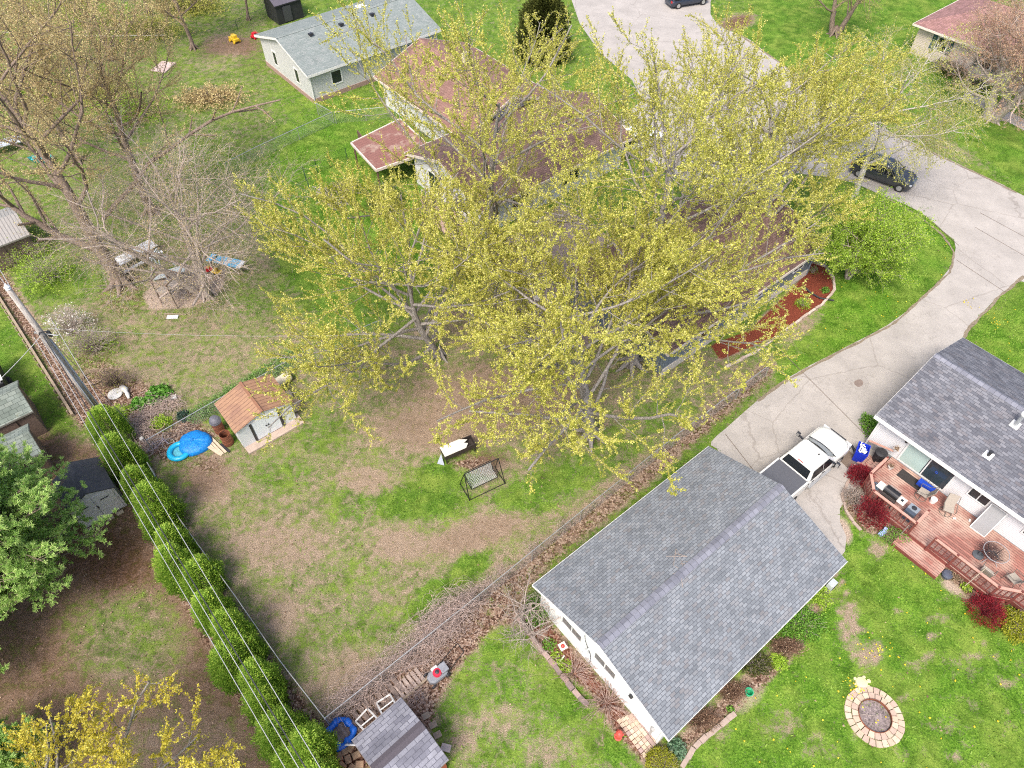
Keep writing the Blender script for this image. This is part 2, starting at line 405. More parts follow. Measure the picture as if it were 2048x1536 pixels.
# front strips
zone(green, [(1560, 760), (1640, 690), (1700, 400), (1800, 390), (1900, 460), (1905, 500), (1840, 600), (1700, 690), (1560, 760)], .97, 14)
zone(lush, [(1560, 760), (1600, 600), (1700, 400), (1800, 390), (1900, 460), (1905, 500), (1840, 600), (1700, 690)], .85, 20)
blob(green, 1600, 660, 60, 18, .35, -40)
zone(green, [(1930, 680), (2060, 570), (2300, 600), (2300, 900), (2060, 760)], 1.0, 10); zone(lush, [(1930, 680), (2060, 570), (2300, 600), (2300, 900), (2060, 760)], .8, 10)
zone(green, [(1450, 60), (1600, -60), (2400, -60), (2400, 500), (2048, 370), (1700, 220)], .86, 16)
zone(lush, [(1450, 60), (1600, -60), (2400, -60), (2400, 500), (2048, 370), (1700, 220)], .62, 16)
blob(dirt, 1475, 45, 40, 16, .9, -15); blob(green, 1475, 45, 44, 18, .1, -15)
blob(green, 1880, 290, 120, 24, .5, 25); blob(litter, 1985, 245, 36, 12, .8)
# mulch bed of the grey wing
zone(mulch, [(1500, 660), (1600, 560), (1625, 520), (1660, 540), (1668, 580), (1645, 610), (1560, 670), (1440, 720), (1420, 690)], 1.0, 6)
zone(green, [(1500, 660), (1600, 560), (1625, 520), (1660, 540), (1668, 580), (1645, 610), (1560, 670), (1440, 720)], .0, 6)
# gravel under the play tower
zone(sand, [(285, 590), (330, 545), (400, 530), (440, 550), (430, 590), (385, 615), (300, 620)], 1.0, 6)
zone(sand, [(410, 540), (455, 535), (445, 580), (415, 605), (395, 590)], .9, 6)
green = np.clip(green, 0, 1); dirt = np.clip(dirt, 0, 1)
zz = -0.02 + .035 * np.sin(GX * .31) * np.sin(GY * .27)
ny, nx = shape
idx = np.arange(ny * nx).reshape(shape)
Fq = np.stack([idx[:-1, :-1], idx[:-1, 1:], idx[1:, 1:], idx[1:, :-1]], -1).reshape(-1, 4)
V = np.stack([GX, GY, np.full(shape, 0.0)], -1).reshape(-1, 3)
m, n, l, b = newmat('ground_mat')
tc = n.new('ShaderNodeTexCoord'); P3 = tc.outputs['Object']
aA = n.new('ShaderNodeAttribute'); aA.attribute_name = 'cover_a'
aB = n.new('ShaderNodeAttribute'); aB.attribute_name = 'cover_b'
sA = n.new('ShaderNodeSeparateColor'); l.new(aA.outputs['Color'], sA.inputs[0])
sB = n.new('ShaderNodeSeparateColor'); l.new(aB.outputs['Color'], sB.inputs[0])
gG, gL, gD = sA.outputs; gT, gM, gS = sB.outputs
nf = noise(n, l, P3, 11, 3, .75); nm_ = noise(n, l, P3, 2.2, 5, .68, .4); nl = noise(n, l, P3, .55, 4, .6)
nff = noise(n, l, P3, 26, 2, .7)
# thatch / dry grass
thatch = ramp(n, [(.30, (.11, .078, .050)), (.45, (.26, .19, .13)), (.58, (.37, .285, .205)), (.72, (.56, .46, .36))]); l.new(nff.outputs[0], thatch.inputs[0])
gr1 = ramp(n, [(.3, (.022, .050, .008)), (.5, (.07, .125, .018)), (.7, (.15, .22, .045))]); l.new(nf.outputs[0], gr1.inputs[0])
gr2 = ramp(n, [(.3, (.030, .090, .007)), (.5, (.095, .215, .016)), (.7, (.20, .35, .035))]); l.new(nf.outputs[0], gr2.inputs[0])
grass = mixc(n, l, gL, gr1.outputs[0], gr2.outputs[0])
yel = ramp(n, [(.42, (0, 0, 0)), (.62, (.45, .45, .45))]); l.new(nl.outputs[0], yel.inputs[0])
grass = mixc(n, l, yel.outputs[0], grass, (.19, .235, .045))
nd = noise(n, l, P3, 1.1, 6, .7, .8)
drift = ramp(n, [(.34, (.55, .62, .5)), (.5, (1, 1, 1)), (.66, (1.45, 1.32, 1.5))]); l.new(nd.outputs[0], drift.inputs[0])
grass = mixc(n, l, 1., grass, drift.outputs[0], 'MULTIPLY')
spk = ramp(n, [(.62, (0, 0, 0)), (.74, (.75, .75, .75))]); l.new(noise(n, l, P3, 8, 3, .8).outputs[0], spk.inputs[0])
grass = mixc(n, l, mth(n, l, 'MULTIPLY', spk.outputs[0], mth(n, l, 'SUBTRACT', 1.15, gL, True)), grass, (.42, .37, .22))
k = mth(n, l, 'ADD', mth(n, l, 'MULTIPLY', nm_.outputs[0], 1.0), mth(n, l, 'MULTIPLY', nf.outputs[0], .7))
k = mth(n, l, 'ADD', k, mth(n, l, 'MULTIPLY', nl.outputs[0], .35))
thr = mth(n, l, 'SUBTRACT', 1.43, mth(n, l, 'MULTIPLY', gG, .86))
gf = mth(n, l, 'MULTIPLY', mth(n, l, 'SUBTRACT', k, thr), 2.8)
gf = mth(n, l, 'ADD', gf, .5, True)
soil = ramp(n, [(.3, (.060, .030, .019)), (.5, (.125, .066, .042)), (.7, (.23, .135, .092))]); l.new(nf.outputs[0], soil.inputs[0])
moss = ramp(n, [(.45, (0, 0, 0)), (.65, (.7, .7, .7))]); l.new(nm_.outputs[0], moss.inputs[0])
soil2 = mixc(n, l, mth(n, l, 'MULTIPLY', moss.outputs[0], mth(n, l, 'SUBTRACT', 1., gL, True)), soil.outputs[0], (.085, .062, .016))
dfac = mth(n, l, 'ADD', gD, mth(n, l, 'MULTIPLY', mth(n, l, 'SUBTRACT', nm_.outputs[0], .5), 1.2), True)
base = mixc(n, l, dfac, thatch.outputs[0], soil2)
# leaf litter: small cells of differing browns
vo = n.new('ShaderNodeTexVoronoi'); vo.inputs['Scale'].default_value = 13; l.new(P3, vo.inputs['Vector'])
wsep = n.new('ShaderNodeSeparateColor'); l.new(vo.outputs['Color'], wsep.inputs[0])
lit = ramp(n, [(0, (.045, .024, .016)), (.35, (.13, .075, .05)), (.65, (.25, .16, .115)), (1, (.42, .32, .25))]); l.new(wsep.outputs[0], lit.inputs[0])
tf = mth(n, l, 'ADD', gT, mth(n, l, 'MULTIPLY', mth(n, l, 'SUBTRACT', nm_.outputs[0], .5), 1.4))
tf = mth(n, l, 'ADD', mth(n, l, 'MULTIPLY', mth(n, l, 'SUBTRACT', tf, .5), 3.0), .5, True)
base = mixc(n, l, tf, base, lit.outputs[0])
base = mixc(n, l, gf, base, grass)
mul = ramp(n, [(.3, (.06, .016, .010)), (.5, (.19, .045, .026)), (.7, (.31, .10, .06))]); l.new(nff.outputs[0], mul.inputs[0])
mf = mth(n, l, 'ADD', mth(n, l, 'MULTIPLY', mth(n, l, 'SUBTRACT', gM, .5), 4.0), mth(n, l, 'MULTIPLY', nm_.outputs[0], .9), True)
mf = mth(n, l, 'MULTIPLY', mf, mth(n, l, 'GREATER_THAN', gM, .02))
base = mixc(n, l, mf, base, mul.outputs[0])
grv = ramp(n, [(.3, (.20, .14, .10)), (.5, (.40, .31, .235)), (.7, (.58, .48, .39))]); l.new(nff.outputs[0], grv.inputs[0])
sf = mth(n, l, 'ADD', mth(n, l, 'MULTIPLY', mth(n, l, 'SUBTRACT', gS, .5), 3.0), mth(n, l, 'MULTIPLY', nm_.outputs[0], 1.0), True)
sf = mth(n, l, 'MULTIPLY', sf, mth(n, l, 'GREATER_THAN', gS, .02))
base = mixc(n, l, sf, base, grv.outputs[0])
l.new(base, b.inputs['Base Color']); b.inputs['Roughness'].default_value = .95; b.inputs['Specular IOR Level'].default_value = .1
hh = mth(n, l, 'ADD', nf.outputs[0], mth(n, l, 'MULTIPLY', nff.outputs[0], .6))
bump(n, l, hh, b, .9, .06)
ground = fastmesh('ground', V, Fq, m); struct(ground)
def cattr(o, name, a, b_, c):
    at = o.data.color_attributes.new(name, 'FLOAT_COLOR', 'POINT')
    at.data.foreach_set('color', np.stack([a.ravel(), b_.ravel(), c.ravel(), np.ones(a.size)], -1).astype(np.float32).ravel())
cattr(ground, 'cover_a', green, lush, dirt); cattr(ground, 'cover_b', litter, mulch, sand)
# skirt to the horizon
sk = MB()
for x0, x1, y0, y1 in ((-900, -75, -6, 122), (75, 900, -6, 122), (-900, 900, 122, 900), (-900, 900, -300, -6)):
    sk.add([(x0, y0, 0), (x1, y0, 0), (x1, y1, 0), (x0, y1, 0)], [(0, 1, 2, 3)])
struct(sk.build('terrain', M('far_grass', (.07, .13, .025), .95, .4, .3)))
def sample(arr, x, y):
    i = int(np.clip((y + 6) / 128 * 426, 0, 426)); j = int(np.clip((x + 75) / 150 * 500, 0, 500)); return arr[i, j]

# ============================================================ PAVEMENT
def concrete(name, col, crack=True):
    m, n, l, b = newmat(name)
    tc = n.new('ShaderNodeTexCoord'); P3 = tc.outputs['Object']
    t1 = noise(n, l, P3, .5, 6, .65); t2 = noise(n, l, P3, 14, 4, .7); t3 = noise(n, l, P3, 2.3, 6, .7, .6)
    r1 = ramp(n, [(.3, tuple(c * .82 for c in col)), (.7, tuple(c * 1.1 for c in col))]); l.new(t1.outputs[0], r1.inputs[0])
    r2 = ramp(n, [(.3, (.86,) * 3), (.7, (1.08,) * 3)]); l.new(t2.outputs[0], r2.inputs[0])
    o = mixc(n, l, 1., r1.outputs[0], r2.outputs[0], 'MULTIPLY')
    r3 = ramp(n, [(.28, (.75,) * 3), (.42, (1,) * 3)]); l.new(t3.outputs[0], r3.inputs[0])
    o = mixc(n, l, 1., o, r3.outputs[0], 'MULTIPLY')
    if crack:
        wv = mixc(n, l, .12, P3, noise(n, l, P3, 3, 4, .6).outputs[1])
        vo = n.new('ShaderNodeTexVoronoi'); vo.feature = 'DISTANCE_TO_EDGE'; vo.inputs['Scale'].default_value = 2.6; l.new(wv, vo.inputs['Vector'])
        ln = mth(n, l, 'LESS_THAN', vo.outputs['Distance'], .02)
        mk = ramp(n, [(.55, (0, 0, 0)), (.62, (1, 1, 1))]); l.new(noise(n, l, P3, .35, 4, .6).outputs[0], mk.inputs[0])
        vo2 = n.new('ShaderNodeTexVoronoi'); vo2.feature = 'DISTANCE_TO_EDGE'; vo2.inputs['Scale'].default_value = .22
        wv2 = mixc(n, l, .35, P3, noise(n, l, P3, 1.2, 6, .7).outputs[1]); l.new(wv2, vo2.inputs['Vector'])
        ln2 = mth(n, l, 'LESS_THAN', vo2.outputs['Distance'], .0045)
        cf = mth(n, l, 'MAXIMUM', mth(n, l, 'MULTIPLY', ln, mk.outputs[0]), ln2)
        o = mixc(n, l, mth(n, l, 'MULTIPLY', cf, .26), o, (.10, .075, .055))
    l.new(o, b.inputs['Base Color']); b.inputs['Roughness'].default_value = .9
    bump(n, l, t2.outputs[0], b, .3, .01)
    return m
MC = concrete('pavement_concrete', (.375, .345, .31))
MATS['conc2'] = concrete('slab_concrete', (.42, .35, .30), False)
def smooth_poly(pts, it=2, amp=0., seed=0):
    rg = random.Random(seed)
    for _ in range(it):
        q = []
        for i in range(len(pts)):
            a, b_ = pts[i], pts[(i + 1) % len(pts)]
            q += [(a[0] * .75 + b_[0] * .25, a[1] * .75 + b_[1] * .25), (a[0] * .25 + b_[0] * .75, a[1] * .25 + b_[1] * .75)]
        pts = q
    return [(p[0] + rg.uniform(-amp, amp), p[1] + rg.uniform(-amp, amp)) for p in pts]
def sheet(name, pxs, mat, z=.02, it=1, amp=.0, seed=0, thick=.05):
    pts = [tuple(W(x, y)[:2]) for x, y in pxs]
    pts = smooth_poly(pts, it, amp, seed)
    return MB().prism(pts, z - thick, z).build(name, mat)
DR = [(1440, 900), (1416, 888), (1440, 868), (1500, 812), (1562, 764), (1640, 720), (1720, 680), (1790, 642), (1850, 592), (1895, 545), (1912, 505), (1906, 470), (1880, 452),
      (1960, 420), (2048, 470), (2300, 640), (2200, 640), (2048, 552), (2000, 590), (1935, 655), (1915, 690), (1860, 780), (1800, 850), (1760, 890),
      (1740, 960), (1700, 985), (1672, 1030), (1700, 1090), (1660, 1140), (1600, 1110), (1480, 1010)]
struct(sheet('driveway', DR, MC, .024, 1, .03, 3))
RD = [(1940, 500), (1893, 470), (1866, 442), (1820, 412), (1772, 394), (1700, 362), (1640, 352), (1580, 345), (1530, 420), (1400, 380), (1255, 300), (1235, 240), (1300, 190), (1170, 80), (1130, -40),
      (1440, -40), (1415, 20), (1440, 56), (1490, 72), (1540, 112), (1600, 152), (1700, 225), (1790, 268), (1900, 320), (1990, 362), (2048, 392), (2400, 560), (2400, 760), (2048, 540)]
struct(sheet('road', RD, MC, .016, 1, .03, 5))
# saw-cut joints and patches in the drive: thin sheets above it
jn = MB()
for a, b_ in (((1950, 455), (2048, 512)), ((1912, 520), (2010, 585)), ((1560, 700), (1760, 900)), ((1450, 868), (1560, 1010)), ((1960, 426), (2048, 474)), ((1850, 432), (1918, 492))):
    A, B = W(*a), W(*b_); jn.bar(A + Vector((0, 0, .026)), B + Vector((0, 0, .026)), .035, .012)
struct(jn.build('driveway_joints_surface', M('joint', (.13, .10, .08), .95)))
struct(sheet('driveway_patch_surface', [(1708, 762), (1722, 758), (1728, 768), (1718, 776), (1708, 770)], M('patch', (.20, .155, .13), .95, .2), .03, 2))
struct(sheet('sidewalk', [(1925, 195), (1935, 178), (2060, 245), (2050, 262)], MC, .02, 0))
# kerb of dark soil along the lawn edges
for pts, wd_ in (([(1772, 396), (1830, 428), (1885, 470), (1908, 505), (1900, 545), (1850, 592), (1790, 646), (1720, 684), (1640, 724), (1562, 768), (1500, 815)], .10),
                 ([(1480, 70), (1600, 155), (1700, 228), (1790, 272), (1900, 322), (1990, 364), (2048, 394)], .12),
                 ([(2048, 553), (2000, 592), (1940, 655), (1918, 690)], .12)):
    e = MB(); P_ = [W(*p) for p in pts]; rr = random.Random(5); q = []
    for a, b_ in zip(P_, P_[1:]):
        for i in range(8): q.append(a.lerp(b_, i / 8))
    ls, rs = [], []
    for i, p in enumerate(q[:-1]):
        d = (q[i + 1] - p).normalized(); nn = Vector((-d.y, d.x, 0)); w1 = wd_ * rr.uniform(.3, 1.2); w2 = wd_ * rr.uniform(.3, 1.2)
        ls.append(p + nn * w1); rs.append(p - nn * w2)
    vs = [(p.x, p.y, .03) for p in ls] + [(p.x, p.y, .03) for p in rs]; k_ = len(ls)
    e.add(vs, [(i, i + 1, k_ + i + 1, k_ + i) for i in range(k_ - 1)])
    struct(e.build('road_edge_strip', M('edge_soil', (.20, .16, .11), .95, .5, 9)))

# ============================================================ BUILDINGS
GREY = [(0.162, 0.177, 0.190), (0.187, 0.203, 0.218), (0.212, 0.229, 0.245), (0.242, 0.259, 0.274), (0.197, 0.193, 0.195)]
GREY2 = [(0.106, 0.109, 0.126), (0.134, 0.138, 0.155), (0.165, 0.170, 0.190), (0.207, 0.208, 0.225), (0.147, 0.138, 0.147)]
SH_G = shingles('garage_shingles', GREY, (.06, .06, .072), .27, .14, bigvar=.24)
SH_H = shingles('house_shingles', GREY2, (.045, .045, .055), .32, .155, bigvar=.26)
SH_CAP = shingles('ridge_cap_shingles', [(.17, .175, .205), (.21, .215, .25), (.24, .245, .28)], (.05, .05, .06), .3, .6, mort=.01)
SH_GG = shingles('sage_shingles', [(.19, .22, .205), (.22, .25, .235), (.26, .28, .265)], (.14, .165, .155), .33, .17, bigvar=.12)
SH_BR = shingles('brown_shingles', [(.15, .095, .08), (.19, .12, .10), (.23, .15, .125)], (.05, .025, .022), .33, .16, bigvar=.3)
SH_OR = shingles('redbrown_shingles', [(.22, .125, .10), (.26, .15, .12), (.30, .18, .145)], (.11, .06, .045), .4, .2, bigvar=.3)
SH_MV = shingles('mauve_shingles', [(.24, .135, .12), (.3, .17, .15), (.36, .2, .19)], (.10, .05, .05), .35, .17, bigvar=.2)
SH_MO = shingles('mossy_shingles', [(.16, .19, .16), (.2, .23, .2), (.24, .27, .23)], (.04, .05, .04), .4, .24, bigvar=.35, moss=((.10, .10, .035), .62))
WHITE = M('white_trim', (.70, .69, .66), .55, .05, 3)
SIDEW = stripes('white_lap_siding', (.66, .66, .66), (.42, .43, .45), .115, .10, 1, .55, .03, True)
STUCCO = M('white_stucco', (.76, .77, .75), .8, .05, 2, dirt=((.45, .45, .42), 5, .68))
SIDEG = stripes('grey_lap_siding', (.52, .52, .50), (.30, .30, .30), .13, .10, 1, .6, .04, True)
SIDEB = stripes('beige_lap_siding', (.55, .47, .40), (.26, .21, .17), .14, .10, 1, .6, .04, True)
SIDEV = stripes('slate_board_siding', (.15, .18, .21), (.06, .075, .09), .3, .1, 0, .6, .08)
GL = glass(); GL2 = glass('door_glass', (.035, .05, .06))
DARK = M('dark_metal', (.03, .03, .033), .45, .2, 8)

def gable(name, label, L, Wd, eh, rh, ov, roofm, wallm, loc, az, capm=None, trim=WHITE, wallz=0., ove=None, cat='house', fascia=.17, group=None, thick=.14, ridge_off=0.):
    """local x along the ridge, y across; origin = centre of the footprint"""
    t = thing(name, label, cat, loc, rz(az), group)
    ove = ov if ove is None else ove
    hw = Wd / 2
    sl = (rh - eh) / (hw + ov)
    wz = eh + sl * ov - thick * .9                       # underside at the wall line
    ridge = rh - thick * .9
    prof = [(-hw, wallz), (hw, wallz), (hw, wz), (ridge_off, ridge), (-hw, wz)]
    b = MB().ext([(-L / 2, y, z) for y, z in prof], (L, 0, 0)); b.build('wall', wallm, t)
    X = L / 2 + ove
    r = MB()
    for s in (-1, 1):
        ey = s * (hw + ov)
        r.ext([(-X, ridge_off, rh), (-X, ey, eh), (-X, ey, eh - thick * .5), (-X, ridge_off, rh - thick)], (2 * X, 0, 0))
    r.build('roof', roofm, t)
    roof = t.children[-1] if t.children else None
    tr = MB()
    for s in (-1, 1):
        ey = s * (hw + ov)
        tr.box((0, ey + s * .012, eh - fascia / 2 - .012), (2 * X + .04, .02, fascia))
        for e in (-1, 1):
            n_ = 1
            a = Vector((e * (X + .003), ey + s * .02, eh - fascia * .5 - .02)); c = Vector((e * (X + .003), ridge_off, rh - fascia * .5 - .02))
            tr.ext([a + Vector((0, 0, -fascia * .5)), a + Vector((0, 0, fascia * .5 - .012)), c + Vector((0, 0, fascia * .5 - .012)), c + Vector((0, 0, -fascia * .5))], (e * .016, 0, 0))
    tr.build('fascia', trim, t)
    if capm:
        c = MB(); wv = .2
        for s in (-1, 1):
            c.ext([(-X, ridge_off, rh + .045), (-X, ridge_off + s * wv, rh - abs(sl) * wv + .035), (-X, ridge_off + s * wv, rh - abs(sl) * wv + .005), (-X, ridge_off, rh + .005)], (2 * X, 0, 0))
        c.build('ridge_cap', capm, t)
    return t
def window(t, c, along, w, h, normal, frame=WHITE, pane=GL, split=1, fr=.07, depth=.05, curtain=False):
    """c: centre on the wall plane (local), along: unit vector, normal: outward"""
    c = Vector(c); a = Vector(along); nn = Vector(normal); up = Vector((0, 0, 1))
    def rect(mb, c0, ww, hh, d0, d1):
        q = [c0 + a * sx * ww / 2 + up * sz * hh / 2 + nn * d0 for sx, sz in ((-1, -1), (1, -1), (1, 1), (-1, 1))]
        mb.ext(q, nn * (d1 - d0))
    g = MB(); rect(g, c, w - .02, h - .02, .004, .02)
    o = g.build('window', pane, t)
    f = MB()
    for s in (-1, 1):
        rect(f, c + a * s * (w / 2 - fr / 2), fr, h, .005, depth)
        rect(f, c + up * s * (h / 2 - fr / 2), w - 2 * fr, fr, .005, depth)
    for i in range(1, split + 1):
        if split > 0: rect(f, c + a * (-w / 2 + w * i / (split + 1)), fr * .7, h - 2 * fr, .006, depth - .008)
    f.build('frame', frame, o)
    return o

# ---- detached garage (foreground)
ga = R(AZ); ex = Vector((math.sin(ga), math.cos(ga), 0)); ey_ = Vector((-math.cos(ga), math.sin(ga), 0))   # ex along ridge, ey left
gl, gw = 11.05, 7.6
c0 = W(1065, 1170, 2.5); c1 = W(1338, 1480, 2.5); c2 = W(1698, 1122, 2.5); c3 = W(1415, 893, 2.5)
gc = (c0 + c1 + c2 + c3) / 4
gar = gable('garage', 'white stucco garage with a wide grey shingle roof, pickup truck parked at its far end', 11.4, 7.6, 2.5, 3.9, .36, SH_G, STUCCO, (gc.x, gc.y, 0), AZ, SH_CAP, ove=.3, cat='garage')
xw = -11.4 / 2
for yc in (1.75, -.35):
    window(gar, (xw, yc, 1.62 if yc > 0 else 1.72), (0, 1, 0), 1.35, .85, (-1, 0, 0), split=1, pane=glass('dusty_pane', (.16, .17, .17)))
lt = MB().tube([(xw - .02, -1.95, 1.75), (xw - .12, -1.95, 1.75)], .10, 14); lt.build('vent_cover', DARK, gar)
g2 = MB().tube([(xw - .01, .62, 1.7), (xw - .22, .62, 1.72), (xw - .3, .62, 1.5)], [.03, .05, .14], 12)
g2.build('lamp', M('dirty_white', (.6, .62, .6), .6, .15, 4), gar)
g3 = MB().tube([(xw - .02, -3.35, 1.0), (xw - .14, -3.35, 1.0)], .09, 10).box((xw - .05, -3.35, .55), (.06, .09, .7)); g3.build('meter', M('meter_grey', (.35, .34, .33), .5), gar)
g4 = MB().tube([(xw - .03, 1.0, 2.5), (xw - .06, .9, 2.1), (xw - .05, .45, 1.2), (xw - .05, .4, .3)], .014, 6); g4.build('cable', DARK, gar)
for s in (-1, 1): MB().box((xw - .03, s * 3.76, 1.1), (.08, .1, 2.2)).build('corner_board', WHITE, gar)
g6 = MB().box((5.7 + .03, 0, 1.1), (.05, 5.4, 2.15)); g6.build('garage_door', stripes('panel_door', (.7, .7, .68), (.4, .4, .4), .5, .04), gar)
tw = MB(); rr = random.Random(2)
for i in range(5):
    x = rr.uniform(-1.2, -.5); y = rr.uniform(-.1, .9); p = [Vector((x + rr.uniform(-.5, .5), y + rr.uniform(-.4, .4), 0)) for _ in range(4)]
    tw.tube([(q.x, q.y, 3.9 - abs(q.y) * .354 + .03) for q in p], .012, 5)
tag(tw.build('twig', M('bark_pale', (.33, .27, .23), .9), None), 'dead twigs lying near the ridge of the grey garage roof', 'twig')
o = bpy.data.objects['twig']; o.location = gar.location; o.rotation_euler = gar.rotation_euler

# ---- white house on the right
e1 = W(1751.6, 830, 2.75); rg_ = W(1868, 703, 4.5); bk = W(1925, 674, 2.75)
hd = Vector((math.sin(R(140.8)), math.cos(R(140.8)), 0))
hn = Vector((math.sin(R(AZ)), math.cos(R(AZ)), 0))
depth = (bk - e1).dot(hn)
Lh = 16.0
hc = e1 + hn * (depth / 2) + hd * (Lh / 2)
H2 = gable('house', 'white lap-sided house with a dark grey shingle roof, wooden deck along its wall', Lh - .5, depth - .8, 2.75, 4.45, .4, SH_H, SIDEW, (hc.x, hc.y, 0), 140.8, SH_CAP, ove=.25, fascia=.2)
# facade facing the deck: world-normal -hn. local: x along hd, y = left of hd = hn side -> facade at y=-hw
hw = (depth - .8) / 2
def lx(pt): return (Vector(pt) - Vector((hc.x, hc.y, 0))).dot(hd)
def facade_x(px, py, z): return lx(W(px, py, z))
N = (0, -1, 0); A1 = (1, 0, 0)
sx0 = facade_x(1838, 950, 1.6); 
# sliding door: pale fixed leaf + dark screen leaf
dr = window(H2, (sx0 - .06, -hw, 1.62), A1, 2.7, 2.1, N, pane=GL2, split=1, fr=.09)
pl = MB().box((sx0 - .73, -hw - .03, 1.62), (1.18, .02, 1.9)); pl.build('door_leaf', M('frosted_pane', (.38, .50, .46), .3, .06, 1), dr)
dh = MB().box((sx0 + .1, -hw - .07, 1.6), (.04, .05, .22)); dh.build('handle', DARK, dr)
window(H2, (facade_x(1960, 992, 1.9), -hw, 1.85), A1, 1.05, .8, N)
window(H2, (facade_x(2055, 1090, 1.8), -hw, 1.85), A1, 1.05, .8, N)
for p in ((1816, 881, 2.1), (1886, 932, 2.1)):
    x = facade_x(*p)
    MB().box((x, -hw - .08, 2.2), (.12, .16, .26)).box((x, -hw - .1, 2.35), (.16, .2, .04)).build('wall_lamp', DARK, H2)
MB().box((facade_x(1935, 957, 2.5), -hw - .05, 2.45), (.5, .04, .1)).build('vent_cover', DARK, H2)
gm = MB().box((0, -hw - .4 - .08, 2.66), (Lh, .12, .11)); gm.build('gutter', WHITE, H2)
ds = MB().box((-Lh / 2 + .3, -hw - .05, 1.3), (.08, .07, 2.6)); ds.build('downspout', WHITE, H2)
bd = MB().box((0, -hw - .01, .25), (Lh - .45, .03, .5)); bd.build('foundation', M('foundation', (.3, .3, .3), .9), H2)
# roof penetrations
sl2 = (4.45 - 2.75) / (hw + .4)
def rooftop(px, py):
    for z in np.arange(2.7, 4.6, .01):
        p = W(px, py, float(z)); yy = (p - Vector((hc.x, hc.y, 0))).dot(hn)
        if 4.45 - abs(yy) * sl2 <= z: return lx(p), yy, float(z)
    return lx(p), yy, float(z)
for i, (px, py, r_, h_, mm) in enumerate(((2030, 850, .1, .75, M('galv', (.5, .52, .53), .4, .15, 6, .6)), (1976, 911, .08, .3, DARK), (2063, 905, .09, .5, M('galv', (.5, .5, .5))))):
    x, y, z = rooftop(px, py)
    v = MB().lathe([(r_, -.1), (r_, h_), (r_ * 1.25, h_), (r_ * 1.25, h_ + .05)], 14, (x, y, z)).build('vent_pipe', mm, H2)
    MB().box((x, y, z + .02), (.42, .42, .02), 0, (math.atan(sl2) * (1 if y < 0 else -1), 0)).build('flashing', WHITE, v)
    if i == 0: MB().lathe([(.15, h_ + .05), (.17, h_ + .14), (.15, h_ + .2), (.03, h_ + .24)], 14, (x, y, z)).build('cap', WHITE, v)

# ---- sage-roofed grey house at the top
q = W(629, 207); nw = W(528, 130)
gax = Vector((math.sin(R(AZ)), math.cos(R(AZ)), 0)); gay = Vector((-math.cos(R(AZ)), math.sin(R(AZ)), 0))
wdt = 9.2; ln = 13.6
cc = q + gax * (ln / 2) + gay * (wdt / 2)
WHs = gable('house', 'pale grey lap-sided house with a sage green shingle roof and black roof vents', ln, wdt, 2.8, 4.3, .45, SH_GG, SIDEG, (cc.x, cc.y, 0), AZ, SH_GG, ove=.3, fascia=.22)
for yc in (2.0, -2.2): window(WHs, (-ln / 2, yc, 1.6), (0, 1, 0), .85, 1.4, (-1, 0, 0), fr=.12, split=0)
for xc in (-4.2, 3.9): window(WHs, (xc, -wdt / 2, 1.65), (1, 0, 0), 1.15, 1.3, (0, -1, 0), fr=.12, split=0)
for xc in (4.9, -6.75, 6.75): MB().box((xc, -wdt / 2 - .05, 1.35), (.09, .08, 2.7)).build('downspout', WHITE, WHs)
MB().box((0, -wdt / 2 - .02, .2), (ln + .05, .06, .4)).box((-ln / 2 - .02, 0, .2), (.06, wdt, .4)).build('foundation', M('stone_base', (.33, .22, .18), .9, .2), WHs)
sw = 1.5 / (wdt / 2 + .45)
for i, xc in enumerate((-4.2, -1.1, 2.2)):
    MB().box((xc, -1.0, 4.3 - sw + .12), (.34, .36, .16)).box((xc, -1.16, 4.3 - sw + .16), (.4, .12, .2)).build('roof_vent', DARK, WHs)
MB().box((2.6, 1.6, 4.3 - sw * 1.6 + .06), (.9, .8, .08)).box((2.6, 1.6, 4.3 - sw * 1.6 + .12), (.5, .5, .06)).build('skylight', WHITE, WHs)

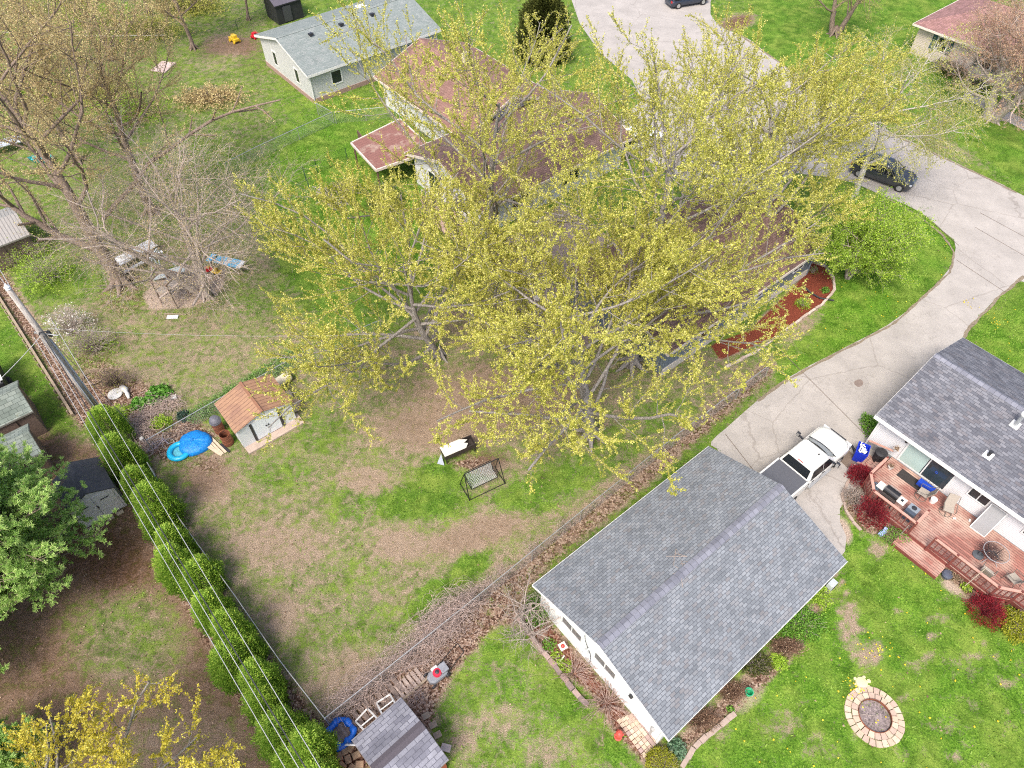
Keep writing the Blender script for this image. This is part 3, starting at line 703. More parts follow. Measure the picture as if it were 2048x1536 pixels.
# ---- the brown-roofed house under the maples: three wings, one house
A = W(961, 425, 2.6)
MH = thing('house', 'white house with brown and orange-red shingle roofs, mostly hidden under the yellow maples', 'house', (A.x, A.y, 0), rz(AZ))
def wing(parent, x0, x1, y0, y1, eh, rh, roofm, wallm, ov=.5, along='x', z0=0):
    """footprint x0..x1, y0..y1 in the parent's frame"""
    cx, cy = (x0 + x1) / 2, (y0 + y1) / 2
    if along == 'x': L_, W_ = x1 - x0, y1 - y0; rot = Matrix.Identity(4)
    else: L_, W_ = y1 - y0, x1 - x0; rot = Matrix.Rotation(math.pi / 2, 4, 'Z')
    T = Matrix.Translation((cx, cy, 0)) @ rot
    tp = lambda v: T @ Vector(v)
    hw = W_ / 2; slp = (rh - eh) / (hw + ov); wz = eh + slp * ov - .12
    b = MB().ext([tp((-L_ / 2, y, z)) for y, z in ((-hw, z0), (hw, z0), (hw, wz), (0, rh - .12), (-hw, wz))], tp((L_ / 2, 0, 0)) - tp((-L_ / 2, 0, 0)))
    b.build('wall', wallm, parent)
    r = MB(); X = L_ / 2 + ov
    vec = tp((X, 0, 0)) - tp((-X, 0, 0))
    for s in (-1, 1):
        r.ext([tp(v) for v in ((-X, 0, rh), (-X, s * (hw + ov), eh), (-X, s * (hw + ov), eh - .07), (-X, 0, rh - .13))], vec)
    ro = r.build('roof', roofm, parent)
    f = MB()
    for s in (-1, 1):
        f.ext([tp(v) for v in ((-X, s * (hw + ov), eh), (-X, s * (hw + ov + .05), eh), (-X, s * (hw + ov + .05), eh - .2), (-X, s * (hw + ov), eh - .2))], vec)
        for e in (-1, 1):
            a = (e * (X + .002), s * (hw + ov), eh); c = (e * (X + .002), 0, rh)
            f.ext([tp(v) for v in (a, c, (c[0], c[1], c[2] - .2), (a[0], a[1], a[2] - .2))], tp((e * .05, 0, 0)) - tp((0, 0, 0)))
    f.build('fascia', M('pale_fascia', (.62, .54, .46), .6, .08), parent)
    return ro
ov = .5
roA = wing(MH, ov, 14.5, ov, 9.0, 2.6, 4.3, SH_BR, SIDEW)
roB = wing(MH, 5.0, 14.0, 8.6, 20.5, 2.62, 4.45, SH_OR, SIDEW, along='y')
window(MH, (ov, 3.0, 1.3), (0, 1, 0), 1.6, 1.1, (-1, 0, 0)); window(MH, (ov, 6.3, 1.2), (0, 1, 0), 1.6, 2.0, (-1, 0, 0))
window(MH, (4.0, ov, 1.4), (1, 0, 0), 1.6, 1.1, (0, -1, 0)); window(MH, (9.0, ov, 1.4), (1, 0, 0), 1.8, 1.1, (0, -1, 0))
MB().box((10.1, 15, 4.7), (.45, .45, .7)).box((10.1, 15, 5.08), (.55, .55, .08)).build('chimney', M('chimney_block', (.55, .48, .4), .9, .2), MH)
# ---- slate-sided wing at the right
g0 = W(1611, 549); gB = AZ
GW = thing('house', 'slate grey board-sided house with a brown shingle roof beside the red mulch bed', 'house', (g0.x, g0.y, 0), rz(AZ))
wing(GW, -14.5, 0, 0, 8.2, 2.65, 4.0, SH_BR, SIDEV, .45)
MB().box((-7.25, -.03, .28), (14.5, .08, .56)).box((.03, 4.1, .28), (.08, 8.2, .56)).build('foundation', M('stone_pale', (.55, .50, .42), .9, .2, 5), GW)
window(GW, (-1.55, 0, 1.75), (1, 0, 0), 1.15, 1.0, (0, -1, 0)); window(GW, (-6.0, 0, 1.75), (1, 0, 0), 1.3, 1.0, (0, -1, 0)); window(GW, (-10.5, 0, 1.6), (1, 0, 0), 1.8, 1.2, (0, -1, 0))
MB().box((-.05, -.06, 1.3), (.1, .08, 2.5)).build('downspout', M('slate_trim', (.2, .24, .28), .6), GW)
# ---- house at the top right
t0 = W(1818, 105)
TR = thing('house', 'beige lap-sided house with a mauve brown hip roof and dark green shutters', 'house', (t0.x, t0.y, 0), rz(140.8))
tl, tw_ = 15.0, 9.5
hx = [(-.5, -.5, 2.75), (tl + .5, -.5, 2.75), (tl + .5, tw_ + .5, 2.75), (-.5, tw_ + .5, 2.75), (4.6, tw_ / 2, 4.7), (tl - 4.6, tw_ / 2, 4.7)]
# local x runs south-east along the street front, y to the north-east
rf = MB().add(hx + [(v[0], v[1], 2.64) for v in hx[:4]], [(0, 1, 5, 4), (1, 2, 5), (2, 3, 4, 5), (3, 0, 4), (0, 6, 7, 1), (1, 7, 8, 2), (2, 8, 9, 3), (3, 9, 6, 0), (9, 8, 7, 6)])
rf.build('roof', SH_MV, TR)
MB().box((tl / 2, tw_ / 2, 1.35), (tl, tw_, 2.7)).build('wall', SIDEB, TR)
fb = MB()
fb.box((tl / 2, -.53, 2.66), (tl + 1.1, .05, .18)).box((-.53, tw_ / 2, 2.66), (.05, tw_ + 1.0, .18))
fb.build('fascia', M('cream_trim', (.66, .60, .52), .6), TR)
for xc in (2.6, 7.0, 11.5):
    wn = window(TR, (xc, 0, 1.7), (1, 0, 0), 1.1, 1.25, (0, -1, 0), split=0)
    for s in (-1, 1): MB().box((xc + s * .82, -.03, 1.7), (.42, .05, 1.3)).build('shutter', M('shutter_green', (.03, .075, .085), .5, .2), TR)

# ---- dark shed behind the sage-roofed house, and other roofs
def smallshed(label, c, az, L, Wd, eh, rh, roofm, wallm, ov=.12, trim=WHITE, name='shed', cap=None, fascia=.1):
    return gable(name, label, L, Wd, eh, rh, ov, roofm, wallm, (c.x, c.y, 0), az, cap, trim=trim, cat='shed', ove=.1, fascia=fascia, thick=.08)
BLK = M('black_panel', (.02, .02, .022), .6, .2)
bs = smallshed('small black shed with a dark grey roof behind the sage-roofed house', W(572, 34), AZ, 2.9, 2.6, 1.9, 2.6, M('slate_plastic', (.10, .09, .11), .6, .15), BLK, trim=BLK)
MB().box((-.3, -1.38, .9), (.9, .05, 1.5)).build('door', M('charcoal_panel', (.05, .05, .055), .5), bs)
# west edge sheds
s1 = smallshed('weathered shed with mossy green shingles, nearer the board edging', W(28, 862, 0), AZ, 3.0, 2.6, 2.0, 2.75, SH_MO, M('dark_board', (.16, .11, .085), .8, .3, 9), trim=M('moss_trim', (.2, .19, .16), .9))
MB().box((0, -1.33, .95), (1.2, .05, 1.7)).build('door', M('dark_board', (0, 0, 0)), s1)
s2 = smallshed('shed with a mossy green shingle roof half covered by the pine branches', W(40, 948, 0), AZ, 3.2, 2.2, 1.9, 2.5, SH_MO, M('dark_board', (0, 0, 0)), trim=M('moss_trim', (0, 0, 0)))
MB().box((0, -1.13, .95), (1.2, .05, 1.7)).build('door', M('dark_board', (0, 0, 0)), s2)
tr = thing('trailer', 'black and grey covered trailer at the west edge beside the mossy shed', 'trailer', W(-14, 790, 0), rz(AZ))
MB().box((0, 0, 1.15), (2.2, 3.2, 1.3)).build('body', BLK, tr, bevel=.06)
MB().box((0, 0, 1.84), (2.0, 3.0, .06)).build('roof_panel', M('grey_sheet', (.42, .42, .43), .5, .2, 3), tr)
for sx in (-1, 1):
    MB().tube([(sx * 1.15 - .1, 0, .35), (sx * 1.15 + .1, 0, .35)], .35, 16).build('wheel', M('rubber', (.02, .02, .02), .85), tr)
MB().box((1.0, -1.2, 1.9), (.3, .5, .05)).build('roof_vent', WHITE, tr)
RIB = stripes('corrugated_grey', (.34, .32, .29), (.17, .16, .15), .22, .22, 0, .5, .2, stain=((.42, .30, .24), 1.5, .6), metal=.2)
s3 = smallshed('shed with weathered grey corrugated roof at the left edge behind the leaning limb', W(0, 512, 0), AZ, 4.6, 3.6, 2.0, 2.6, RIB, M('dark_board', (0, 0, 0)), ov=.3, trim=M('moss_trim', (0, 0, 0)))
MB().box((0, -1.83, .95), (1.2, .05, 1.7)).build('door', M('dark_board', (0, 0, 0)), s3)

# ---- brown metal shed with sliding doors
c = [W(430, 810, 1.75), W(545, 752, 1.75), W(582, 800, 1.75), W(467, 861, 1.75)]
# ridge runs away from the doors; doors face south-east
cs = (c[0] + c[1] + c[2] + c[3]) / 4
RUST = [(.32, .145, .07), (.27, .11, .075), (.36, .18, .09)]
def rustroof():
    m = stripes('rust_ribbed_roof', (.34, .195, .115), (.15, .075, .045), .25, .16, 0, .6, .22, stain=((.22, .115, .085), .75, .5), metal=.1)
    return m
bsd = thing('metal_shed', 'metal shed with rusty brown ribbed roof and white sliding doors on a concrete slab', 'shed', (cs.x, cs.y, 0), rz(AZ))
W2, D2 = 3.25, 2.35
# local x along the door front; ridge across the front (gable above the doors): ridge along y
hh = W2 / 2
r = MB(); 
for s in (-1, 1):
    r.ext([(0, -D2 / 2 - .15, 2.25), (s * (hh + .12), -D2 / 2 - .15, 1.72), (s * (hh + .12), -D2 / 2 - .15, 1.69), (0, -D2 / 2 - .15, 2.21)], (0, D2 + .3, 0))
r.build('roof', rustroof(), bsd)
MB().bar((0, -D2 / 2 - .17, 2.27), (0, D2 / 2 + .17, 2.27), .14, .05).build('ridge_cap', M('rust_trim', (.25, .12, .07), .7, .2), bsd)
MB().ext([(x, -D2 / 2, z) for x, z in ((-hh, .1), (hh, .1), (hh, 1.7), (0, 2.2), (-hh, 1.7))], (0, D2, 0)).build('wall', M('shed_white', (.62, .64, .64), .55, .06, 3, dirt=((.42, .34, .28), 3, .66)), bsd)
for s in (-1, 1):
    dd_ = MB().box((s * .37, -D2 / 2 - .03, .92), (.73, .04, 1.5)).build('door', M('shed_door_white', (.70, .73, .75), .5, .04), bsd)
    MB().box((s * .07, -D2 / 2 - .07, .95), (.06, .04, .1)).build('handle', DARK, dd_)
    MB().box((s * .84, -D2 / 2 - .03, .92), (.13, .05, 1.55)).build('door_post', DARK, bsd)
MB().box((0, -D2 / 2 - .03, 1.68), (2 * hh - .1, .05, .06)).build('track', WHITE, bsd)
MB().box((.12, -D2 / 2 - .1, .05), (W2 + .2, .85, .12)).build('slab', M('slab_concrete2', (.42, .33, .27), .9, .15, 3), bsd)

# ---- grey-shingled shed at the bottom edge
SH_S = shingles('shed_shingles', [(.17, .17, .20), (.22, .22, .25), (.27, .27, .30)], (.06, .06, .075), .42, .2, bigvar=.35)
a_, b_, c_ = W(802, 1395, 1.9), W(705, 1482, 1.9), W(880, 1498, 1.9)
ax_ = (a_ - b_).normalized(); azs = math.degrees(math.atan2(ax_.x, ax_.y))
azs = 48.0
ux = Vector((math.sin(R(azs)), math.cos(R(azs)), 0)); uy = Vector((-ux.y, ux.x, 0))
Ls = (a_ - b_).length; 
scn = (a_ + b_) / 2 - uy * 1.55
gs = gable('shed', 'garden shed with a two-tone grey shingle roof and dark ridge band at the bottom edge', Ls - .2, 2.9, 1.9, 2.45, .12, SH_S, M('red_board', (.38, .09, .05), .7, .2), (scn.x, scn.y, 0), azs, None, trim=M('weathered_trim', (.22, .2, .19), .8, .2), cat='shed', ove=.1, fascia=.08, thick=.08)
c = MB()
for s in (-1, 1):
    X = Ls / 2; slp = .55 / 1.57
    c.ext([(-X, 0, 2.47), (-X, s * .2, 2.47 - slp * .2), (-X, s * .2, 2.44 - slp * .2), (-X, 0, 2.44)], (2 * X, 0, 0))
c.build('ridge_cap', M('dark_felt', (.075, .065, .075), .95, .2, 20), gs)

# ---- beige plastic shed under the pine
PLB = stripes('plastic_panel', (.58, .56, .53), (.36, .35, .33), .28, .04, 0, .6, .05)
p1_, p2_ = W(170, 1058, 0), W(255, 1010, 0)
azp = math.degrees(math.atan2((p2_ - p1_).x, (p2_ - p1_).y))
ux = Vector((math.sin(R(azp)), math.cos(R(azp)), 0)); uy = Vector((-ux.y, ux.x, 0))
Lp = (p2_ - p1_).length; pc = (p1_ + p2_) / 2 + uy * 1.15
ps = thing('plastic_shed', 'beige moulded plastic shed with double doors under the pine branches', 'shed', (pc.x, pc.y, 0), rz(azp))
hp = Lp / 2
MB().ext([(x, -1.15, z) for x, z in ((-hp, 0), (hp, 0), (hp, 1.75), (0, 2.35), (-hp, 1.75))], (0, 2.3, 0)).build('wall', PLB, ps)
r = MB()
for s in (-1, 1): r.ext([(0, -1.2, 2.42), (s * (hp + .08), -1.2, 1.78), (s * (hp + .08), -1.2, 1.72), (0, -1.2, 2.35)], (0, 2.4, 0))
r.build('roof', M('charcoal_plastic', (.06, .06, .065), .8, .25, 5), ps)
for s in (-1, 1):
    d_ = MB().box((s * .5, -1.17, 1.0), (.96, .04, 1.75)).build('door', stripes('plastic_door', (.62, .60, .57), (.42, .41, .39), .3, .05, 1, .6, .04), ps)
    MB().box((s * .5, -1.2, 1.45), (.42, .03, .05)).build('slot', DARK, d_)
    if s > 0: MB().box((.03, -1.2, 1.05), (.05, .04, .22)).build('handle', DARK, d_)
for i in range(4):
    MB().box((-hp + .25 + i * .5, -1.38, .04), (.34, .2, .07)).build('doorstep_paver', M('paver_pale', (.42, .36, .26), .9, .15), ps)
for i, (x, y) in enumerate(((160, 972), (172, 966))):
    tag(MB().lathe([(.0, 0), (.13, .0), (.13, .03), (.06, .07), (0, .08)], 14).build('bucket_lid', M('pale_plastic', (.62, .62, .6), .5), None, loc=None), ('oval pale lid on the plastic shed roof, nearer the pine trunk', 'oval pale lid on the plastic shed roof, nearer the hedge')[i], 'lid')
    ob = C.objects[-1]; pz = W(x, y, 2.2); ob.location = (pz.x, pz.y, 2.2)

# ============================================================ VEGETATION
def unit(a): return a / (np.linalg.norm(a, axis=-1, keepdims=True) + 1e-9)
def tubes_np(branches, sides_by_r=((.06, 8), (.02, 5), (0, 3))):
    """branches: list of (pts (n,3), radii (n,)) -> V, F (quads)"""
    groups = {}
    for p, r in branches:
        s = next(k for t, k in sides_by_r if r[0] >= t)
        groups.setdefault((len(p), s), []).append((p, r))
    Vs, Fs, off = [], [], 0
    for (n_, s), g in groups.items():
        P_ = np.array([a for a, _ in g]); Rr = np.array([b for _, b in g]); K = len(g)
        d = np.empty_like(P_); d[:, 1:-1] = P_[:, 2:] - P_[:, :-2]; d[:, 0] = P_[:, 1] - P_[:, 0]; d[:, -1] = P_[:, -1] - P_[:, -2]
        d = unit(d)
        ref = np.where(np.abs(d[:, :1, 2:3]) > .9, np.array([1., 0, 0]), np.array([0, 0, 1.]))
        x = unit(np.cross(d, np.broadcast_to(ref, d.shape))); y = np.cross(d, x)
        a = np.arange(s) * 2 * np.pi / s
        v = P_[:, :, None, :] + (x[:, :, None, :] * np.cos(a)[:, None] + y[:, :, None, :] * np.sin(a)[:, None]) * Rr[:, :, None, None]
        Vs.append(v.reshape(-1, 3))
        i = np.arange(n_ - 1)[:, None] * s; j = np.arange(s)[None]; j2 = (j + 1) % s
        q = np.stack([i + j, i + j2, i + s + j2, i + s + j], -1).reshape(-1, 4)
        Fs.append((q[None] + (np.arange(K) * n_ * s)[:, None, None]).reshape(-1, 4) + off)
        off += K * n_ * s
    return np.concatenate(Vs), np.concatenate(Fs)
def leaves_np(pos, rng, n_per, size, spread, up=.3, aspect=.7, dirs=None, tone=None, toned=.25):
    """n_per small diamonds around each anchor"""
    N = len(pos); c = np.repeat(pos, n_per, 0) + rng.normal(0, 1, (N * n_per, 3)) * spread
    nrm = unit(rng.normal(0, 1, (N * n_per, 3)) + np.array([0, 0, up]))
    a = unit(np.cross(nrm, rng.normal(0, 1, nrm.shape)))
    if dirs is not None: a = unit(a * .7 + np.repeat(dirs, n_per, 0))
    b = np.cross(nrm, a); sz = size * rng.uniform(.6, 1.35, (N * n_per, 1))
    v = np.stack([c - a * sz * .5, c + b * sz * .5 * aspect, c + a * sz * .5, c - b * sz * .5 * aspect], 1).reshape(-1, 3)
    f = np.arange(len(v)).reshape(-1, 4)
    t = (rng.random(N) if tone is None else tone)
    t = np.clip(np.repeat(t, n_per) + rng.normal(0, toned, N * n_per), 0, 1)
    return v, f, t
class Tree:
    def __init__(s, seed, cfg): s.rng = np.random.default_rng(seed); s.c = cfg; s.br = []; s.anch = []; s.adir = []
    def inside(s, p):
        c = s.c; e = (p - c['cen']) / c['rad']
        a = math.atan2(e[1], e[0]); k = 1 + .14 * math.sin(3 * a + c.get('ph', 0)) + .1 * math.sin(5 * a + 1.7) + .12 * math.sin(4 * e[2] + 2 * a)
        return e @ e < k * k
    def grow(s, p, d, L, r, lv):
        c = s.c; rng = s.rng; n = c['seg'][lv]; step = L / n; wob = c['wob'][lv]; up = c['up'][lv]
        pts = [p.copy()]; rad = [r]; last = lv == c['levels'] - 1
        for i in range(n):
            d = d + rng.normal(0, wob, 3) + np.array([0, 0, up]); d /= np.linalg.norm(d)
            p = p + d * step; pts.append(p.copy()); rad.append(max(r * (1 - .82 * (i + 1) / n), .004))
            if lv > 0 and not s.inside(p) and i >= 1: break
        while len(pts) < n + 1 and False: pass
        P_ = np.array(pts); Rr = np.array(rad); Rr = np.maximum(Rr, c.get('rmin', .004))
        if len(P_) > 1: s.br.append((P_, Rr))
        m = len(P_) - 1
        seg_len = step
        if last or lv in c.get('leafy', ()):
            k = int(m * seg_len / c['gap']) + 1
            t0 = 0.1 if last else .45
            for t in np.linspace(t0, 1, k):
                q = t * m; i = min(int(q), m - 1); f = q - i
                dd = P_[i + 1] - P_[i]
                s.anch.append(P_[i] + dd * f); s.adir.append(dd / (np.linalg.norm(dd) + 1e-9))
        if last: return
        k = c['kids'][lv]; k = max(1, int(round(k * (m / n) * rng.uniform(.85, 1.15)))); ang0 = rng.uniform(0, 6.28)
        for j in range(k):
            t = c['t0'][lv] + (1 - c['t0'][lv]) * (j + rng.uniform(.2, .8)) / k
            q = t * m; i = min(int(q), m - 1); f = q - i
            base = P_[i] + (P_[i + 1] - P_[i]) * f; dd = P_[i + 1] - P_[i]; dd = dd / (np.linalg.norm(dd) + 1e-9)
            az = ang0 + j * 2.4 + rng.normal(0, .3); an = R(rng.uniform(*c['ang'][lv]))
            x = np.cross(dd, [0, 0, 1.] if abs(dd[2]) < .95 else [1., 0, 0]); x /= np.linalg.norm(x); y = np.cross(dd, x)
            nd = dd * math.cos(an) + (x * math.cos(az) + y * math.sin(az)) * math.sin(an)
            LL = c['len'][lv + 1] * rng.uniform(.75, 1.2) * (1 - c['tap'][lv] * t)
            rr_ = min((r * (1 - .8 * t)) * .75 + .003, c['r'][lv + 1] * (1.1 - .5 * t))
            s.grow(base, nd, LL, rr_, lv + 1)
def barkmat(name, col, col2, sc=5):
    if name in MATS: return MATS[name]
    m, n, l, b = newmat(name)
    tc = n.new('ShaderNodeTexCoord'); mp = n.new('ShaderNodeMapping'); l.new(tc.outputs['Object'], mp.inputs[0]); mp.inputs['Scale'].default_value = (3, 3, .7)
    t = noise(n, l, mp.outputs[0], sc, 7, .7)
    r = ramp(n, [(.35, col2), (.6, col)]); l.new(t.outputs[0], r.inputs[0]); l.new(r.outputs[0], b.inputs['Base Color'])
    b.inputs['Roughness'].default_value = .9; bump(n, l, t.outputs[0], b, .8, .06)
    MATS[name] = m; return m
BK_M = barkmat('maple_bark', (.34, .31, .275), (.12, .10, .085))
BK_D = barkmat('dark_bark', (.27, .20, .155), (.11, .08, .06))
BK_W = barkmat('white_bark', (.62, .58, .52), (.24, .21, .18))
BK_G = barkmat('grey_twig_bark', (.50, .42, .36), (.24, .19, .16))
LF_Y = leafmat('maple_flowers', (.34, .36, .05), (.56, .54, .09), (.80, .74, .24), .4)
LF_YO = leafmat('maple_flowers_gold', (.46, .40, .04), (.66, .56, .06), (.82, .72, .16), 0.4)
LF_O = leafmat('orange_buds', (.42, .30, .14), (.58, .45, .22), (.66, .58, .28), .4)
LF_OR = leafmat('copper_buds', (.42, .24, .17), (.54, .34, .22), (.60, .44, .28), .35)
LF_YG = leafmat('willow_buds', (.32, .34, .06), (.48, .47, .10), (.60, .57, .18), 0.4)
LF_L = leafmat('lime_leaves', (.20, .34, .03), (.36, .54, .05), (.55, .70, .12), .45)
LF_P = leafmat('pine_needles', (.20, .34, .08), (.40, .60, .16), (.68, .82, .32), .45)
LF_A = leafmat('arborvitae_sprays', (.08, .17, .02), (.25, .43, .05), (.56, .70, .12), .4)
LF_R = leafmat('barberry_leaves', (.10, .006, .012), (.26, .014, .028), (.40, .045, .05), .25)
LF_GY = leafmat('gold_shrub', (.16, .20, .012), (.30, .32, .02), (.44, .42, .05), .3)
LF_H = leafmat('hosta_leaves', (.04, .14, .012), (.10, .27, .03), (.20, .40, .07), .25)
LF_G = leafmat('green_leaves', (.05, .15, .012), (.13, .30, .03), (.27, .46, .07), 0.3)
LF_WH = leafmat('white_blossom', (.55, .50, .42), (.72, .68, .60), (.85, .82, .76), .3)
LF_DK = leafmat('dark_olive_leaves', (.03, .04, .010), (.07, .085, .018), (.13, .14, .03), .25)
LF_TAN = leafmat('dry_leaves', (.16, .10, .06), (.30, .20, .13), (.44, .33, .23), .2)

def cfg(height, rad, cen=None, kids=(11, 9, 9), levels=4, **k):
    d = dict(levels=levels, seg=(9, 8, 6, 4), wob=(.06, .13, .16, .12), up=(.03, .045, .07, .12), kids=kids, t0=(.2, .22, .12),
             ang=((35, 75), (28, 65), (25, 55)), len=(height, rad[0] * 1.5, rad[0] * .62, 1.15), tap=(.35, .35, .3),
             r=(.3, .14, .045, .013), gap=.10, cen=np.array([0, 0, height * .6]) if cen is None else np.array(cen, float), rad=np.array(rad, float), leafy=(2,))
    d.update(k); return d
def make_tree(name, label, cat, base, c, seed, bark, leaf, leafk, group=None, lean=(0, 0, 1), stems=1, flare=True, crown='crown', mult=1.0, extra=None):
    rootp = Vector(base); t = thing(name, label, cat, rootp, 0, group)
    T = Tree(seed, c)
    for i in range(stems):
        d = np.array(lean, float)
        o = np.zeros(3)
        if stems > 1:
            a = 6.28 * i / stems + seed; d = d + np.array([math.cos(a), math.sin(a), 0]) * c.get('spreadstem', .3); o = np.array([math.cos(a), math.sin(a), 0]) * c['r'][0] * .8
        d /= np.linalg.norm(d)
        T.grow(o + np.array([0, 0, -.1]), d, c['len'][0] * (.85 if stems > 1 else .8), c['r'][0], 0)
    if extra: extra(T)
    if flare:
        r0 = c['r'][0]
        for i in range(6):
            a = i * 1.05 + seed; e = np.array([math.cos(a), math.sin(a), 0])
            T.br.append((np.array([[0, 0, .9], e * r0 * .9 + [0, 0, .35], e * r0 * 1.9 + [0, 0, .05], e * r0 * 3.0 + [0, 0, -.08]]), np.array([r0 * .45, r0 * .42, r0 * .28, r0 * .08])))
    V, Fq = tubes_np(T.br)
    fastmesh('trunk', V, Fq, bark, t, smooth=True)
    pos = np.array(T.anch); dr_ = np.array(T.adir)
    rng = np.random.default_rng(seed + 99)
    keep = rng.random(len(pos)) < mult; pos = pos[keep]; dr_ = dr_[keep]
    v, f, tn = leaves_np(pos, rng, dirs=None, **leafk)
    fastmesh(crown, v, f, leaf, t, tone=tn)
    return t, len(pos)

ML = dict(n_per=4, size=.066, spread=.034, up=.6, aspect=.85, toned=.2)
maples = [
    ('big yellow-green budding maple whose gnarled flared trunk stands nearest the long chain-link fence', (1180, 872), 12.6, (8.0, 8.2, 6.6), 7.6, 11, (-.14, -.10, 1), .40, (19, 14, 14)),
    ('tall yellow-green budding maple between the two brown-roofed house wings, the highest crown of all', (1262, 730), 17.5, (10.0, 10.0, 7.6), 10.6, 12, (.05, .12, 1), .42, (22, 15, 14)),
    ('yellow-green budding maple with a dark split trunk in front of the white house corner', (990, 585), 16.5, (9.6, 9.6, 7.4), 10.0, 13, (-.26, .16, 1), .36, (20, 14, 13)),
    ('yellow-green budding maple rising past the far end of the slate-sided house towards the road', (1515, 520), 14.0, (7.6, 8.2, 6.4), 8.6, 14, (.02, .13, 1), .32, (20, 14, 13)),
    ('low wide yellow-green budding maple standing behind the metal shed and the fire table', (880, 715), 10.8, (9.2, 9.2, 5.6), 5.9, 15, (-.12, -.22, 1), .26, (20, 14, 13)),
]
for lab, (px, py), h, rad, cz, sd_, lean, tr_, kd in maples:
    c_ = cfg(h, rad, cen=(lean[0] * h * .4, lean[1] * h * .4, cz), kids=kd, r=(tr_, .115, .028, .009), gap=.062, up=(.03, .04, .09, .22), wob=(.07, .14, .15, .08), t0=(.13, .2, .12), ang=((40, 88), (28, 65), (25, 55)))
    _, n_ = make_tree('maple_tree', lab, 'tree', W(px, py), c_, sd_, BK_M, LF_Y, ML, 'yellow budding maples around the white house', lean, mult=(1, .72, .75, .8, .95)[sd_ - 11])
    print('maple', n_)
# sprays entering at the bottom left: a maple whose foot is outside the frame
c_ = cfg(7.8, (6.6, 4.6, 3.0), cen=(-.6, 1.0, 5.6), kids=(16, 13, 12), r=(.22, .1, .03, .010), gap=.08)
b_ = W(190, 1770)
make_tree('maple_tree', 'golden budding maple reaching in over the mossy yard at the bottom left corner', 'tree', b_, c_, 21, BK_M, LF_YO, dict(ML, size=.07, n_per=6), lean=(-.02, .12, 1), mult=.8)

# bare, budding trees at the top left
BUD = dict(n_per=4, size=.08, spread=.06, up=.2, aspect=.7, toned=.25)
def limb(pxs, r0, r1):
    """hand-set limb through surveyed points (px, py, height)"""
    def f(T, base):
        P_ = [np.array(W(x, y, z)) - np.array(base) for x, y, z in pxs]
        q = []
        for a, b2 in zip(P_, P_[1:]):
            for i in range(3): q.append(a + (b2 - a) * i / 3 + T.rng.normal(0, .05, 3))
        q.append(P_[-1]); q = np.array(q)
        T.br.append((q, np.linspace(r0, r1, len(q))))
        ang0 = 0
        for j in range(9):
            t = .3 + .7 * (j + .5) / 9; k = t * (len(q) - 1); i = min(int(k), len(q) - 2)
            dd = q[i + 1] - q[i]; dd /= np.linalg.norm(dd)
            x = unit(np.cross(dd, [0, 0, 1.])); y = np.cross(dd, x); az = j * 2.4; an = R(T.rng.uniform(30, 65))
            T.grow(q[i] + dd * .01, dd * math.cos(an) + (x * math.cos(az) + y * math.sin(az)) * math.sin(an), T.c['len'][2] * T.rng.uniform(.7, 1.1), r1 * 1.1, 2)
    return f
def mk_extra(base, limbs):
    return lambda T: [limb(*a)(T, base) for a in limbs]
tb = W(245, 568)
c_ = cfg(17, (8.5, 8.0, 7.5), cen=(-.5, 1.0, 11.5), kids=(14, 13, 13), r=(.5, .17, .04, .010), up=(.03, .04, .05, .05), gap=.13, t0=(.42, .25, .15))
ex_ = mk_extra(tb, [(((212, 505, 1.3), (120, 470, 2.8), (50, 430, 4.6), (-20, 380, 6.2)), .30, .10),
                    (((205, 440, 3.5), (300, 330, 6.5), (420, 240, 9.0), (560, 200, 10.5)), .17, .05)])
make_tree('hardwood_tree', 'largest bare tree with orange buds, forking low with a limb leaning towards the corrugated shed', 'tree', tb, c_, 31, BK_D, LF_O, BUD, 'budding bare trees in the west yards', (-.05, .02, 1), extra=ex_, mult=.75)
tb = W(305, 425)
c_ = cfg(15, (6.5, 6.5, 6.5), cen=(-.5, .5, 9.5), kids=(14, 13, 12), r=(.36, .13, .035, .010), up=(.03, .05, .06, .06), gap=.14, t0=(.35, .25, .15))
make_tree('hardwood_tree', 'bare budding tree with a straight dark trunk behind the white picnic table', 'tree', tb, c_, 32, BK_D, LF_O, BUD, 'budding bare trees in the west yards', (-.08, .0, 1), mult=.9)
tb = W(412, 592)
c_ = cfg(10.0, (8.6, 7.8, 4.8), cen=(1.8, .9, 5.8), kids=(11, 13, 12), r=(.26, .09, .024, .010), up=(.02, .03, .0, -.02), gap=.3, t0=(.18, .2, .15), len=(10.0, 9.0, 3.9, 1.9))
make_tree('twiggy_tree', 'grey tree of fine drooping bare twigs rising from the gravel beside the play tower', 'tree', tb, c_, 33, BK_G, LF_O, dict(BUD, size=.05, n_per=3), 'budding bare trees in the west yards', (-.05, 0, 1), stems=3, mult=.7)
